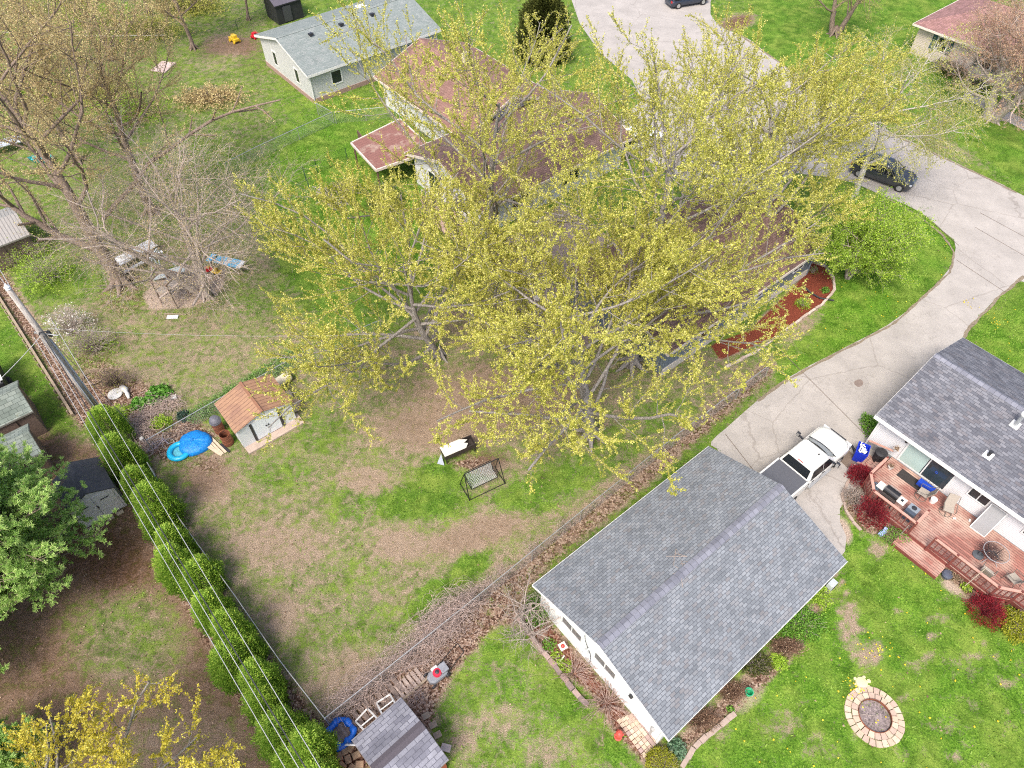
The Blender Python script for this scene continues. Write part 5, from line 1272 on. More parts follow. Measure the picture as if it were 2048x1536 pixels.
for r_, z in rings:
    for j in range(n_): a = 2 * math.pi * j / n_; w_ = 1 + .03 * math.sin(3 * a + 1) + rr.normal(0, .012); vs.append((r_ * .84 * w_ * math.cos(a) * 1.05, r_ * .84 * w_ * math.sin(a) * .97, z + rr.normal(0, .014) + .03 * math.sin(5 * a) * r_))
mb.add(vs, [(i * n_ + j, i * n_ + (j + 1) % n_, (i + 1) * n_ + (j + 1) % n_, (i + 1) * n_ + j) for i in range(len(rings) - 1) for j in range(n_)])
mb.build('cover', PKD, t, smooth=True)
TQ = M('turquoise_vinyl', (.01, .38, .62), .35, .12, 5)
def inflatable(name, label, c_, R0, r0, mat, inner, cat='pool', crink=.0, seed=1):
    t = thing(name, label, cat, c_); rr = random.Random(seed); n1, n2 = 44, 12; vs = []
    for i in range(n1):
        a = 2 * math.pi * i / n1; k = 1 + crink * (math.sin(7 * a) + rr.uniform(-1, 1)); Rk = R0 * (1 + crink * .35 * math.sin(4 * a + 1))
        for j in range(n2):
            b_ = 2 * math.pi * j / n2; q = Rk + r0 * k * math.cos(b_); vs.append((q * math.cos(a), q * math.sin(a), r0 * .9 + r0 * .9 * k * math.sin(b_)))
    MB().add(vs, [(i * n2 + j, i * n2 + (j + 1) % n2, ((i + 1) % n1) * n2 + (j + 1) % n2, ((i + 1) % n1) * n2 + j) for i in range(n1) for j in range(n2)]).build('ring', mat, t, smooth=True)
    MB().lathe([(0, .05), (R0 - r0 * .4, .05), (R0 - r0 * .4, .06), (0, .065)], 30, cap=False).build('base', inner, t)
    return t
inflatable('paddling_pool', 'small turquoise paddling pool with a wet net pattern beside the blue tarp', W(360, 905), .52, .15, TQ, M('pool_water', (.10, .40, .46), .2, .4, 14))
inflatable('inflatable_pool', 'crumpled blue inflatable ring lying on leaves beside the bottom shed', W(682, 1468), .52, .15, M('blue_vinyl', (.012, .14, .62), .3, .25, 6, dirt=((.12, .12, .16), 7, .7)), M('leafy_sheet', (.20, .16, .15), .5, .5, 14), crink=.22, seed=4)
WP = M('bare_plank', (.56, .44, .31), .8, .12, 4)
for i, (a, b_, lab) in enumerate((((419, 872), (452, 905), 'pale plank nearest the rusty drums'), ((415, 877), (446, 908), 'second pale plank from the rusty drums'), ((413, 884), (443, 911), 'third plank, tucked under the blue tarp'), ((411, 890), (440, 909), 'lowest pale plank beside the blue tarp'))):
    o = MB().bar(W(*a, .07 + .02 * i), W(*b_, .05), .13, .045).build('plank', WP); tag(o, lab, 'plank', 'planks beside the blue tarp')
    o2 = o.data
tag(MB().bar(W(441, 888, .06), W(459, 904, .06), .12, .05).build('rubber_strip', DARK), 'short black strip on the ground below the open drum', 'strip')
p = W(561, 762, .35); t = thing('water_tank', 'cream cylindrical tank lying behind the metal shed', 'tank', (p.x, p.y, 0), rz(AZ - 8))
MB().tube([(-.62, 0, .34), (-.6, 0, .34), (.6, 0, .34), (.66, 0, .34)], [.28, .31, .31, .26], 20).build('tank', M('cream_enamel', (.62, .55, .42), .5, .1, 2, dirt=((.3, .22, .15), 3, .66)), t)
MB().tube([(.66, 0, .34), (.70, 0, .34)], .1, 12).build('cap', M('tan_rubber', (.3, .25, .2), .7), t)
p = W(584, 803); t = thing('plywood_offcuts', 'pale notched plywood board lying beside the metal shed', 'board', p, rz(150))
MB().box((0, 0, .05), (1.75, .36, .05)).build('sheet', WP, t); MB().box((.25, .2, .09), (.7, .32, .03)).build('sheet', M('ply_dark', (.48, .34, .22), .85, .15, 5), t)
# birdbath pieces
ST = M('cast_stone', (.60, .59, .56), .85, .15, 6)
p = W(231, 789); tag(MB().lathe([(0, 0), (.40, .02), (.43, .06), (.40, .10), (.14, .10), (.1, .13), (0, .13)], 28).build('birdbath_bowl', ST, None), 'round pale stone birdbath bowl face down on the leaves', 'birdbath'); bpy.data.objects['birdbath_bowl'].location = p
t = thing('birdbath_pedestal', 'fallen pale vase-shaped pedestal beside the stone bowl', 'pedestal', W(252, 790))
MB().tube([(-.25, .35, .2), (-.05, .25, .18), (.05, .1, .16), (.2, -.1, .16), (.35, -.35, .12)], [.20, .19, .10, .12, .07], 16).build('vase', ST, t, smooth=True)
MB().lathe([(0, 0), (.16, 0), (.2, .1), (.17, .24), (.1, .3), (0, .3)], 16, (-.28, .42, 0)).build('finial', ST, t, smooth=True)
p = W(284, 878, .3); tag(MB().lathe([(.07, -.5), (.07, -.05), (.12, 0), (.12, .1), (.05, .16), (0, .16)], 14).build('lantern', ST), 'small pale cap on a stump beside the fence corner post', 'garden lantern'); bpy.data.objects['lantern'].location = p
cb = MB(); rr = random.Random(9)
for i in range(4): cb.tube([W(186, 757) + Vector(((.55 + .05 * i) * math.cos(a), (.5 + .05 * i) * math.sin(a), .06 + .04 * i + .03 * math.sin(3 * a))) for a in np.linspace(0, 6.1, 26)], .018, 5, closed=False)
o = cb.build('wire_coil', M('dry_vine', (.34, .25, .18), .9)); tag(o, 'coil of old hose or vine lying in the leafy corner', 'coil')
p = W(322, 858); t = thing('straw_basket', 'straw-coloured pot half hidden in the yellow-green perennial', 'pot', p)
MB().lathe([(.28, 0), (.36, .4), (.33, .4), (.26, .05), (0, .05)], 18, cap=False).build('pot', barkmat('straw', 0, 0), t)
p = W(345, 797); tag(MB().box(p + Vector((0, 0, .06)), (.5, .34, .1), .4).build('stepping_stone', ST), 'pale slab at the edge of the brush heap', 'stone')
# bicycle lying on the ground
BK_T = M('tyre_pale', (.30, .28, .27), .8)
bc = thing('bicycle', 'pale bicycle lying on its side next to the turquoise pool', 'bicycle', W(318, 897), rz(62))
def ringp(c_, r_, n=26, tz=.0): return [Vector((c_[0] + r_ * math.cos(2 * math.pi * i / n), c_[1] + r_ * math.sin(2 * math.pi * i / n), c_[2] + tz * math.sin(2 * math.pi * i / n))) for i in range(n)]
for cx in (-.6, .55):
    w_ = MB().tube(ringp((cx, 0, .1), .32, tz=.03), .02, 6, closed=True).build('wheel', BK_T, bc)
    s_ = MB()
    for k_ in range(9): a = k_ * 2 * math.pi / 9; s_.tube([(cx, 0, .1), (cx + .31 * math.cos(a), .31 * math.sin(a), .1)], .004, 3)
    s_.tube([(cx, 0, .06), (cx, 0, .15)], .03, 8); s_.build('spokes', GALV, w_)
fr = MB()
for a, b_ in (((-.6, 0), (-.2, .38)), ((-.6, 0), (-.1, -.02)), ((-.1, -.02), (-.22, .5)), ((-.1, -.02), (.36, .42)), ((-.2, .38), (.34, .48)), ((.34, .5), (.55, 0))): fr.tube([(*a, .13), (*b_, .13)], .02, 6)
fr.build('frame', M('lilac_paint', (.42, .38, .50), .35), bc)
MB().tube([(-.30, .52, .12), (-.14, .54, .16)], [.06, .03], 8).build('saddle', DARK, bc)
MB().tube([(.18, .66, .1), (.36, .56, .12), (.40, .54, .28), (.5, .62, .42)], .015, 6).build('handlebar', GALV, bc)
# brush heaps
def brush(name, label, polys, n, L, h, mat, seed, r=.011, cat='brush', along=None, bend=.15):
    rg_ = np.random.default_rng(seed); br = []
    base = W(*polys[0][:2])
    tot = sum(p[2] for p in polys)
    for (px, py, wt_, rad) in polys:
        c_ = np.array(W(px, py)) - np.array(base)
        for i in range(int(n * wt_ / tot)):
            q = c_ + np.array([rg_.normal(0, rad * .5), rg_.normal(0, rad * .5), rg_.uniform(.02, h)])
            if along is not None and rg_.random() < .7: a = along + rg_.normal(0, .35)
            else: a = rg_.uniform(0, 6.28)
            LL = L * rg_.uniform(.4, 1.2); d = np.array([math.cos(a), math.sin(a), rg_.normal(0, .12)]) * LL
            k = rg_.normal(0, bend * LL, 3); k[2] = abs(k[2]) * .8
            pts = np.array([q - d / 2, q - d / 4 + k * .75, q + k, q + d / 4 + k * .75, q + d / 2]); pts[:, 2] = np.maximum(pts[:, 2], .02)
            br.append((pts, np.linspace(r, r * .35, 5)))
    t = thing(name, label, cat, base); V, Fq = tubes_np(br, ((.05, 5), (0, 3))); o = fastmesh('branches', V, Fq, mat, t); o['kind'] = 'stuff'; return t
VN = barkmat('vine_bark', (.62, .49, .43), (.36, .26, .21))
brush('brush_heap', 'heap of cut brown sticks piled in the corner at the top of the hedge', [(318, 815, 1, .9), (290, 850, 1.4, .8), (270, 870, 1.3, .7), (350, 812, .6, .6), (300, 890, .6, .6)], 620, 1.3, .4, VN, 1)
al = math.atan2((W(650, 1440) - W(958, 1189)).y, (W(650, 1440) - W(958, 1189)).x)
brush('vine_tangle', 'tangled mass of dry vines collapsed over the long chain-link fence near the mower', [(900, 1240, 2.2, .8), (860, 1280, 2.4, .8), (930, 1215, 1.2, .6), (800, 1325, 1.0, .5), (740, 1370, .8, .5), (690, 1410, .7, .5)], 1150, 1.7, .9, VN, 2, r=.010, along=al, bend=.2)
brush('brush_heap', 'scattered dead twigs between the vine tangle and the bottom shed', [(850, 1330, 1, .6), (830, 1390, 1, .5), (760, 1400, .8, .7)], 170, .9, .1, VN, 3, r=.008)
brush('vine_tangle', 'dry vines threading the middle of the long chain-link fence', [(1000, 1155, 1, .3), (1060, 1105, 1, .3), (1120, 1060, .8, .3), (970, 1180, 1, .3)], 160, 1.0, .8, VN, 4, r=.007, along=al)
brush('brush_heap', 'bare sticks and roots under the pine beside the plastic shed', [(120, 1050, 1, .8), (140, 985, .7, .7)], 130, 1.2, .3, barkmat('dark_stick', (.15, .10, .08), (.07, .05, .04)), 5)
brush('stick_edging', 'weathered grey sticks stacked as the edge of the gold shrub bed', [(648, 392, 1, .3), (660, 405, 1, .3), (675, 418, 1, .3), (690, 405, .5, .4)], 70, 1.9, .3, barkmat('grey_stick', (.42, .37, .33), (.2, .17, .15)), 6, r=.04, along=math.atan2((W(690, 425) - W(645, 380)).y, (W(690, 425) - W(645, 380)).x), bend=.04)

# ============================================================ PLANTER, SWING, PLAY CORNER
pp = W(917, 899, .4)
t = thing('fire_table', 'long dark box on legs with a beige lid under the maple sprays', 'planter table', (pp.x, pp.y, 0), rz(62))
DB = M('dark_box', (.035, .026, .022), .6, .2)
for s in (-1, 1):
    MB().box((0, s * .32, .6), (1.85, .04, .36)).build('side_panel', DB, t); MB().box((s * .92, 0, .6), (.04, .62, .36)).build('end_panel', DB, t)
MB().box((0, 0, .45), (1.8, .6, .03)).build('base', DB, t)
MB().add([(-.95, -.35, .79), (.32, -.35, .79), (.55, -.12, .79), (.35, .0, .79), (.62, .12, .79), (.2, .35, .79), (-.95, .35, .79)] + [(-.95, -.35, .81), (.32, -.35, .81), (.55, -.12, .81), (.35, .0, .81), (.62, .12, .81), (.2, .35, .81), (-.95, .35, .81)],
         [tuple(range(7))[::-1], tuple(range(7, 14))] + [(i, (i + 1) % 7, 7 + (i + 1) % 7, 7 + i) for i in range(7)]).build('lid', M('beige_lid', (.60, .57, .50), .5, .06, 2), t)
for sx in (-1, 1):
    for sy in (-1, 1): MB().box((sx * .85, sy * .28, .22), (.06, .06, .44)).build('leg', DB, t)
MB().add([(-1.0, .1, .5), (-1.05, -.35, .02), (-1.35, -.05, .02)], [(0, 1, 2)]).add([(-1.0, .1, .52), (-1.05, -.35, .04), (-1.35, -.05, .04)], [(2, 1, 0)]).build('flap', M('grey_sheet2', (.3, .33, .38), .5), t)
p = W(938, 868, .85); 
p = W(965, 968); t = thing('garden_swing', 'black metal garden swing bench with a woven lattice seat on the lawn', 'swing', p, rz(61))
BLM = M('black_metal', (.015, .016, .017), .35, .2)
MB().tube([(-1.0, 0, 1.75), (1.0, 0, 1.75)], .028, 8).build('top_bar', BLM, t)
for sx in (-1, 1):
    for sy in (-1, 1): MB().tube([(sx * 1.0, 0, 1.75), (sx * 1.08, sy * .58, 0)], .027, 8).build('leg', BLM, t)
    MB().tube([(sx * 1.07, -.56, .06), (sx * 1.07, .56, .06)], .022, 6).build('foot_bar', BLM, t)
    MB().tube([(sx * .75, .0, 1.74), (sx * .78, -.22, .58)], .009, 5).tube([(sx * .75, .0, 1.74), (sx * .78, .25, .95)], .009, 5).build('hanger', BLM, t)
MB().tube([(-1.08, -.58, .06), (1.08, -.58, .06)], .022, 6).build('front_bar', BLM, t)
st = MB()
for i in range(8): y = -.27 + i * .075; st.box((0, y, .5 + .02 * abs(i - 3)), (1.5, .016, .015))
for i in range(17): st.box((-.74 + i * .0925, -.01, .52), (.016, .56, .012))
for i in range(7): st.box((0, .28 + i * .03, .56 + i * .075), (1.5, .014, .016))
for i in range(17): st.box((-.74 + i * .0925, .37, .78), (.016, .02, .50), 0, (-.38, 0))
st.build('seat', M('pale_lattice', (.40, .42, .40), .45, .5, 22), t)
MB().tube([(-.78, -.3, .5), (.78, -.3, .5), (.78, .27, .52), (.78, .5, 1.05), (-.78, .5, 1.05), (-.78, .27, .52), (-.78, -.3, .5)], .022, 6).build('seat_frame', BLM, t)
for sx in (-1, 1): MB().tube([(sx * .78, -.3, .5), (sx * .78, -.28, .76), (sx * .78, .35, .78)], .018, 6).build('armrest', BLM, t)
# fire pit stones under it
# picnic table etc
PW = M('peeling_white', (.64, .65, .64), .7, .1, 4, dirt=((.20, .18, .17), 16, .58))
p = W(270, 507, .7); t = thing('picnic_table', 'white peeling picnic table covered in fallen bits beside the forked tree', 'table', (p.x, p.y, 0), rz(41)); t.scale = (1.3, 1.15, 1.05)
for i in range(4): MB().box((0, -.33 + i * .22, .72), (2.3, .205, .045)).build('tabletop_board', PW, t)
for s in (-1, 1):
    MB().box((0, s * .75, .42), (2.3, .24, .045)).build('bench', PW, t)
    for e in (-1, 1): MB().bar((e * .8, s * .35, .7), (e * .8, s * .85, 0), .09, .05).build('leg', wt, t)
    MB().box((s * .8, 0, .38), (.06, 1.6, .09)).build('crossbar', wt, t)
p = W(452, 522, .75); t = thing('craft_table', 'long table topped with sky blue and white panels beside the play corner', 'table', (p.x, p.y, 0), rz(108))
BL_ = M('sky_blue_board', (.10, .42, .66), .6, .12, 3, dirt=((.5, .6, .65), 6, .68))
for x0, x1, mm in ((-1.35, -.98, BL_), (-.80, .02, BL_), (.02, .28, PW), (.28, 1.0, BL_), (1.0, 1.3, PW)):
    MB().box(((x0 + x1) / 2, 0, .74), (x1 - x0 - .006, .76, .05)).build('tabletop_panel', mm, t)
MB().box((0, 0, .68), (2.6, .1, .05)).build('rail', wt, t)
for sx in (-1, 1):
    for sy in (-1, 1): MB().box((sx * 1.05, sy * .3, .35), (.07, .07, .7)).build('leg', wt, t)
RED = M('red_plastic', (.50, .015, .025), .4, .1); YEL = M('yellow_plastic', (.70, .46, .03), .4, .1); BLUP = M('blue_plastic', (.01, .05, .38), .4, .1)
def toycar(name, label, p, rot, body, trimm, s=1.0, cat='toy'):
    t = thing(name, label, cat, p, rot); 
    MB().box((0, 0, .22 * s), (.75 * s, .38 * s, .18 * s)).build('body', body, t, bevel=.05 * s)
    MB().box((-.1 * s, 0, .4 * s), (.3 * s, .3 * s, .2 * s)).build('seat', body, t, bevel=.04 * s)
    for sx in (-1, 1):
        for sy in (-1, 1): MB().tube([(sx * .25 * s, sy * .17 * s, .1 * s), (sx * .25 * s, sy * .24 * s, .1 * s)], .1 * s, 12).build('wheel', trimm, t)
    MB().tube([(.15 * s, 0, .3 * s), (.1 * s, 0, .5 * s)], .02, 6).tube(ringp((.1 * s, 0, .5 * s), .1 * s, 12), .015, 5, closed=True).build('steering_wheel', trimm, t)
toycar('toy_tractor', 'red and yellow ride-on toy under the edge of the blue table', W(418, 543), .6, RED, YEL, .8)
toycar('toy_truck', 'yellow toy digger with dark wheels under the blue table', W(436, 548), -.3, YEL, BLM, .9)
toycar('toy_car', 'yellow ride-on toy on the bare soil by the sage-roofed house', W(470, 84), 2.4, YEL, YEL, 1.5)
toycar('toy_car', 'red toy against the wall of the sage-roofed house', W(512, 76), 1.0, RED, RED, 1.2)
# play tower
TP = barkmat('tower_wood', (.40, .30, .24), (.20, .14, .10), 4)
p = W(352, 600); t = thing('play_tower', 'small wooden play tower with a pale slide on the gravel patch', 'play tower', p, rz(20))
for sx, sy in ((-.65, -.6), (.65, -.6), (-.65, .6), (.65, .6)): MB().box((sx, sy, 1.05), (.10, .10, 2.1)).build('post', TP, t)
for y in (-.6, .6): MB().box((0, y, 2.05), (1.4, .05, .12)).build('beam', TP, t)
MB().box((0, 0, 1.2), (1.3, 1.2, .05)).build('deck', stripes('tower_deck', (.38, .33, .28), (.12, .1, .08), .14, .1, 0), t)
for s in (-1, 1):
    MB().box((s * .66, 0, 2.0), (.05, 1.3, .12)).build('beam', TP, t)
sl_ = thing('slide_frame', 'pale blue-white slide and ladder frame leaning on the play tower towards the twiggy tree', 'slide', W(362, 560), rz(8))
for s in (-1, 1):
    MB().bar((s * .25, -.8, 1.2), (s * .32, 1.8, .1), .06, .14).build('side_rail', M('pale_blue_paint', (.56, .62, .63), .5, .1), sl_)
    MB().bar((s * .35, 1.0, 2.3), (s * .75, 1.8, 0), .07).bar((s * .35, 1.0, 2.3), (s * .8, .2, 0), .07).build('leg', M('pale_blue_paint', 0), sl_)
MB().bar((0, -.8, 1.16), (0, 1.8, .06), .5, .03).build('chute', M('slide_plastic', (.50, .55, .55), .35, .1), sl_)
MB().bar((-.4, 1.0, 2.3), (.4, 1.0, 2.3), .08).build('beam', M('pale_blue_paint', 0), sl_)
tag(MB().box(W(345, 634, .05), (.72, .3, .06), .05, ).build('board_sign', PW), 'small white board lying on the grass below the play tower', 'board')
tag(MB().box(W(350, 628, .04), (1.5, .07, .05), -.05).build('ground_beam', wt), 'dark timber on the grass beside the small white board', 'timber')
# far west objects
p = W(20, 300); t = thing('garden_table', 'grey table on the far west lawn behind the trees', 'table', p, rz(60))
MB().box((0, 0, .72), (2.4, 1.2, .06)).build('tabletop', M('grey_paint', (.42, .46, .50), .6, .1), t)
for sx in (-1, 1):
    for sy in (-1, 1): MB().box((sx * 1.05, sy * .5, .35), (.08, .08, .7)).build('leg', DARK, t)
p = W(86, 322); t = thing('toy_boat', 'teal plastic play boat on the far west lawn', 'toy', p, rz(88))
TEAL = M('teal_plastic', (.01, .26, .26), .4)
MB().add([(-1.1, 0, .35), (-.7, -.4, .35), (.7, -.4, .35), (1.1, 0, .35), (.7, .4, .35), (-.7, .4, .35), (-.8, 0, 0), (-.5, -.25, 0), (.5, -.25, 0), (.8, 0, 0), (.5, .25, 0), (-.5, .25, 0)],
         [(6, 7, 8, 9, 10, 11)] + [(i, (i + 1) % 6, 6 + (i + 1) % 6, 6 + i) for i in range(6)]).build('hull', TEAL, t)
MB().box((0, 0, .3), (.3, .72, .05)).box((-.6, 0, .3), (.25, .55, .05)).build('seat', M('teal_light', (.05, .4, .4), .4), t)
p = W(328, 135); t = thing('sand_pit', 'pale pink rectangular pit board on the grass behind the twiggy tree', 'board', p, rz(15))
MB().box((0, 0, .06), (1.9, 1.5, .1)).build('board', M('pink_ply', (.46, .36, .33), .85, .2, 2), t)

# ============================================================ DECK AND ITS THINGS  (u along the house, v out from it)
F0 = W(1734, 879)
def D(u, v, z=0.): return F0 + hd * u - hn * v + Vector((0, 0, z))
DKM = stripes('deck_boards', (.36, .165, .125), (.07, .03, .022), .14, .10, 0, .75, .28, stain=((.45, .30, .235), .5, .42), colvar=.16)
# boards run along u: use u as U => seams along v
def deckmat(name, axis):
    return stripes(name, (.30, .13, .10), (.05, .02, .016), .145, .15, axis, .75, .4, stain=((.47, .33, .26), .5, .45), colvar=.2)
DK = thing('wooden_deck', 'reddish-brown board deck with railings and a lower platform along the white house', 'deck', D(0, .4), rz(140.8))
fz = .5
def DL(u, v, z): return (u, -(v - .4), z)      # to deck-local coordinates (local x = u, local y = -v+.4 -> +y towards house)
def dbox(u0, u1, v0, v1, z0, z1, name, mat):
    return MB().box(((u0 + u1) / 2, -((v0 + v1) / 2 - .4), (z0 + z1) / 2), (u1 - u0, v1 - v0, z1 - z0)).build(name, mat, DK)
DM1 = deckmat('deck_boards_a', 1)
pl_ = [(1.6, .42), (1.6, 3.05), (2.3, 3.88), (4.65, 3.88), (5.7, 3.88), (8.95, 3.95), (9.75, 3.3), (14, 3.3), (14, .42)]
MB().prism([(u, -(v - .4)) for u, v in pl_][::-1], fz - .05, fz).build('boards', DM1, DK)
RD_ = M('deck_stain_dark', (.17, .045, .035), .7, .25, 5); RL = M('rail_cap', (.46, .26, .20), .75, .15, 4)
def railing(pts, name='railing', gap=.13, bal=True):
    for (u0, v0), (u1, v1) in zip(pts, pts[1:]):
        a = Vector(DL(u0, v0, 0)); b_ = Vector(DL(u1, v1, 0)); L = (b_ - a).length; d = (b_ - a) / L
        ro = MB().bar(a + Vector((0, 0, fz + .92)), b_ + Vector((0, 0, fz + .92)), .14, .04).build('rail_cap', RL, DK)
        MB().bar(a + Vector((0, 0, fz + .12)), b_ + Vector((0, 0, fz + .12)), .05, .09).build('rail', RD_, DK); MB().bar(a + Vector((0, 0, fz + .84)), b_ + Vector((0, 0, fz + .84)), .05, .09).build('rail', RD_, DK)
        if bal:
            k = int(L / gap / 2.0)
            for i in range(1, k + 1): q = a + d * L * i / (k + 1); MB().box(q + Vector((0, 0, fz + .48)), (.045, .045, .74)).build('baluster', RD_, DK)
    for (u, v) in pts:
        q = Vector(DL(u, v, 0)); MB().box(q + Vector((0, 0, fz * .5 + .5)), (.10, .10, fz + .98)).build('post', RD_, DK)
railing([(1.6, 1.5), (1.6, 3.05), (2.3, 3.85), (4.7, 3.85), (4.7, 2.75)])
railing([(5.75, 3.9), (6.9, 3.9), (8.95, 3.92), (9.75, 3.3), (12, 3.3)])
for (u0, v0), (u1, v1) in (((1.6, .45), (1.6, 3.05)), ((1.6, 3.05), (2.3, 3.88)), ((2.3, 3.88), (8.95, 3.92)), ((8.95, 3.92), (9.75, 3.3)), ((9.75, 3.3), (14, 3.3))):
    a = Vector(DL(u0, v0, fz - .17)); b_ = Vector(DL(u1, v1, fz - .17)); n_ = Vector(((b_ - a).y, -(b_ - a).x, 0)).normalized() * .02
    MB().bar(a - n_, b_ - n_, .035, .26).build('skirt', RD_, DK)
MB().box(DL(5.7, 4.3, .22), (2.4, 1.0, .05)).build('platform', DM1, DK)
MB().box(DL(5.7, 4.8, .12), (2.4, .04, .2)).build('skirt', RD_, DK)
# stairs at the truck end
for i in range(3): MB().box(DL(1.35 - i * .3, 1.5, .36 - i * .13), (.32, 1.2, .05)).build('step', DM1, DK)
MB().bar(DL(1.6, .85, fz + .92), DL(.25, .85, .95), .12, .04).bar(DL(1.6, 2.12, fz + .5), DL(.6, 2.12, .4), .12, .04).build('stair_rail', RL, DK)
# grill
g = thing('gas_grill', 'gas grill with a black lid and white side shelves against the deck railing', 'grill', D(2.95, 3.2, fz), rz(140.8))
BLK2 = M('enamel_black', (.018, .017, .017), .2, .1)
MB().tube([(-.38, 0, .86), (.38, 0, .86)], .26, 22).build('lid', BLK2, g); MB().box((0, -.0, .72), (.76, .52, .24)).build('firebox', M('grill_steel', (.35, .35, .34), .3, .1, 5, .8), g)
MB().tube([(-.3, .27, .98), (.3, .27, .98)], .015, 6).build('handle', GALV, g)
for s in (-1, 1):
    MB().box((s * .58, 0, .84), (.38, .46, .04)).build('side_shelf', M('cream_shelf', (.68, .66, .58), .5), g)
    for y in (-.2, .2): MB().box((s * .35, y, .36), (.05, .05, .7)).build('leg', DARK, g)
MB().box((.58, 0, .88), (.12, .12, .05)).build('burner', DARK, g)
MB().box((0, 0, .28), (.7, .42, .03)).build('bottom_shelf', DARK, g)
g = thing('pellet_stove', 'square dark steel smoker with a round burner on its pale top beside the grill', 'smoker', D(4.15, 3.1, fz), rz(140.8))
MB().box((0, 0, .36), (.52, .62, .66)).build('cabinet', M('slate_enamel', (.06, .075, .10), .4), g, bevel=.02)
MB().box((0, .10, .71), (.52, .40, .03)).build('top', M('steel_top', (.36, .40, .42), .35, .1, 5, .5), g)
MB().lathe([(0, .73), (.13, .73), (.13, .75), (.0, .76)], 16, (0, .1, 0)).build('burner', DARK, g)
MB().box((0, -.32, .42), (.3, .03, .03)).build('handle', GALV, g)
g = thing('fan', 'round blue-grey metal fan lying in the angled corner of the deck railing', 'fan', D(2.15, 2.95, fz))
MB().tube(ringp((0, 0, .3), .2, 20), .02, 6, closed=True).tube(ringp((0, 0, .24), .2, 20), .02, 6, closed=True).build('cage', M('bluegrey_metal', (.22, .30, .36), .35, .1, 5, .5), g)
bl = MB()
for i in range(5): a = i * 1.257; bl.box((.09 * math.cos(a), .09 * math.sin(a), .27), (.15, .07, .012), a, (.3, 0))
bl.build('blades', M('fan_blade', (.35, .42, .46), .4), g); MB().lathe([(.0, 0), (.14, 0), (.12, .2), (.05, .3), (0, .3)], 14).build('base', M('teal_dark', (.06, .10, .11), .5), g)
tag(MB().box(D(3.15, .98, fz + .012), (1.5, .62, .018), rz(140.8)).build('door_mat', M('rubber_mat', (.035, .03, .028), .95, .3, 20)), 'black door mat outside the sliding door', 'door mat')
CH_T = M('sling_taupe', (.33, .29, .24), .85, .08, 10); CH_F = M('chair_bronze', (.13, .12, .10), .5, .1)
def chair(label, pos, rot, swivel=True, group='patio chairs on the deck'):
    t = thing('patio_chair', label, 'chair', pos, rot, group)
    MB().box((0, 0, .42), (.5, .5, .03), 0, (.06, 0)).build('seat', CH_T, t)
    MB().box((0, .33, .76), (.48, .03, .66), 0, (-.32, 0)).build('backrest', CH_T, t)
    for s in (-1, 1):
        MB().tube([(s * .27, -.28, .4), (s * .3, -.3, .62), (s * .3, .1, .66), (s * .27, .42, 1.08)], .016, 6).build('arm', CH_F, t)
        if not swivel:
            MB().tube([(s * .27, -.26, .4), (s * .27, -.3, 0)], .016, 6).build('leg', CH_F, t); MB().tube([(s * .27, .24, .44), (s * .27, .34, 0)], .016, 6).build('leg', CH_F, t)
    if swivel:
        MB().tube(ringp((0, 0, .02), .3, 22), .016, 6, closed=True).build('base_ring', CH_F, t)
        MB().tube([(-.3, 0, .03), (0, 0, .14), (.3, 0, .03)], .016, 6).tube([(0, -.3, .03), (0, 0, .14), (0, .3, .03)], .016, 6).tube([(0, 0, .12), (0, 0, .41)], .03, 8).build('pedestal', CH_F, t)
    return t
chair('taupe sling swivel chair beside the blue wagon', D(3.95, 1.5, fz), rz(140.8) + R(-85))
chair('taupe sling swivel chair with its back to the wall under the small window', D(5.25, 1.35, fz), rz(140.8) + R(25))
chair('taupe patio chair tucked in at the railing side of the round table', D(8.25, 3.2, fz), rz(140.8) + R(180), False)
chair('taupe patio chair at the far end of the round table, cut by the picture edge', D(9.25, 2.5, fz), rz(140.8) + R(-110), False)
t = thing('glass_table', 'round glass-topped patio table with curved bronze legs on the deck', 'table', D(8.0, 2.1, fz))
MB().tube(ringp((0, 0, .72), .58, 36), .016, 6, closed=True).build('rim', M('pale_bronze', (.32, .32, .33), .35, .1), t)
m, n, l, b = newmat('clear_glass'); b.inputs['Transmission Weight'].default_value = 1.0; b.inputs['Roughness'].default_value = .03; b.inputs['IOR'].default_value = 1.1; b.inputs['Base Color'].default_value = (.85, .92, .92, 1)
MB().lathe([(0, .715), (.57, .715), (.57, .722), (0, .722)], 36, cap=False).build('tabletop', m, t)
MB().tube(ringp((0, 0, .3), .26, 24), .014, 6, closed=True).build('ring', M('pale_bronze', 0), t)
for i in range(4): a = i * math.pi / 2 + .4; MB().tube([(.5 * math.cos(a), .5 * math.sin(a), .70), (.27 * math.cos(a), .27 * math.sin(a), .42), (.26 * math.cos(a), .26 * math.sin(a), .2), (.5 * math.cos(a), .5 * math.sin(a), .0)], .014, 6).build('leg', M('pale_bronze', 0), t)
t = thing('umbrella_base', 'dark round umbrella base on the deck by the round table', 'umbrella base', D(7.55, 2.35, fz)); MB().lathe([(0, 0), (.26, 0), (.26, .05), (.08, .1), (.05, .3), (0, .3)], 20).build('base', M('charcoal_stone', (.07, .08, .09), .7), t)
tag(MB().tube([(0, 0, 0), (0, 0, 2.3)], .02, 8).build('shepherd_pole', M('pole_beige', (.56, .45, .36), .5)), 'thin pale pole standing outside the deck railing by the round table', 'pole'); bpy.data.objects['shepherd_pole'].location = D(8.0, 4.15)
tag(MB().tube([(0, 0, 0), (0, 0, 1.0)], .018, 8).build('torch_pole', GALV), 'grey pole leaning on the railing end beside the smoker', 'pole'); bpy.data.objects['torch_pole'].location = D(4.5, 4.1, .2)
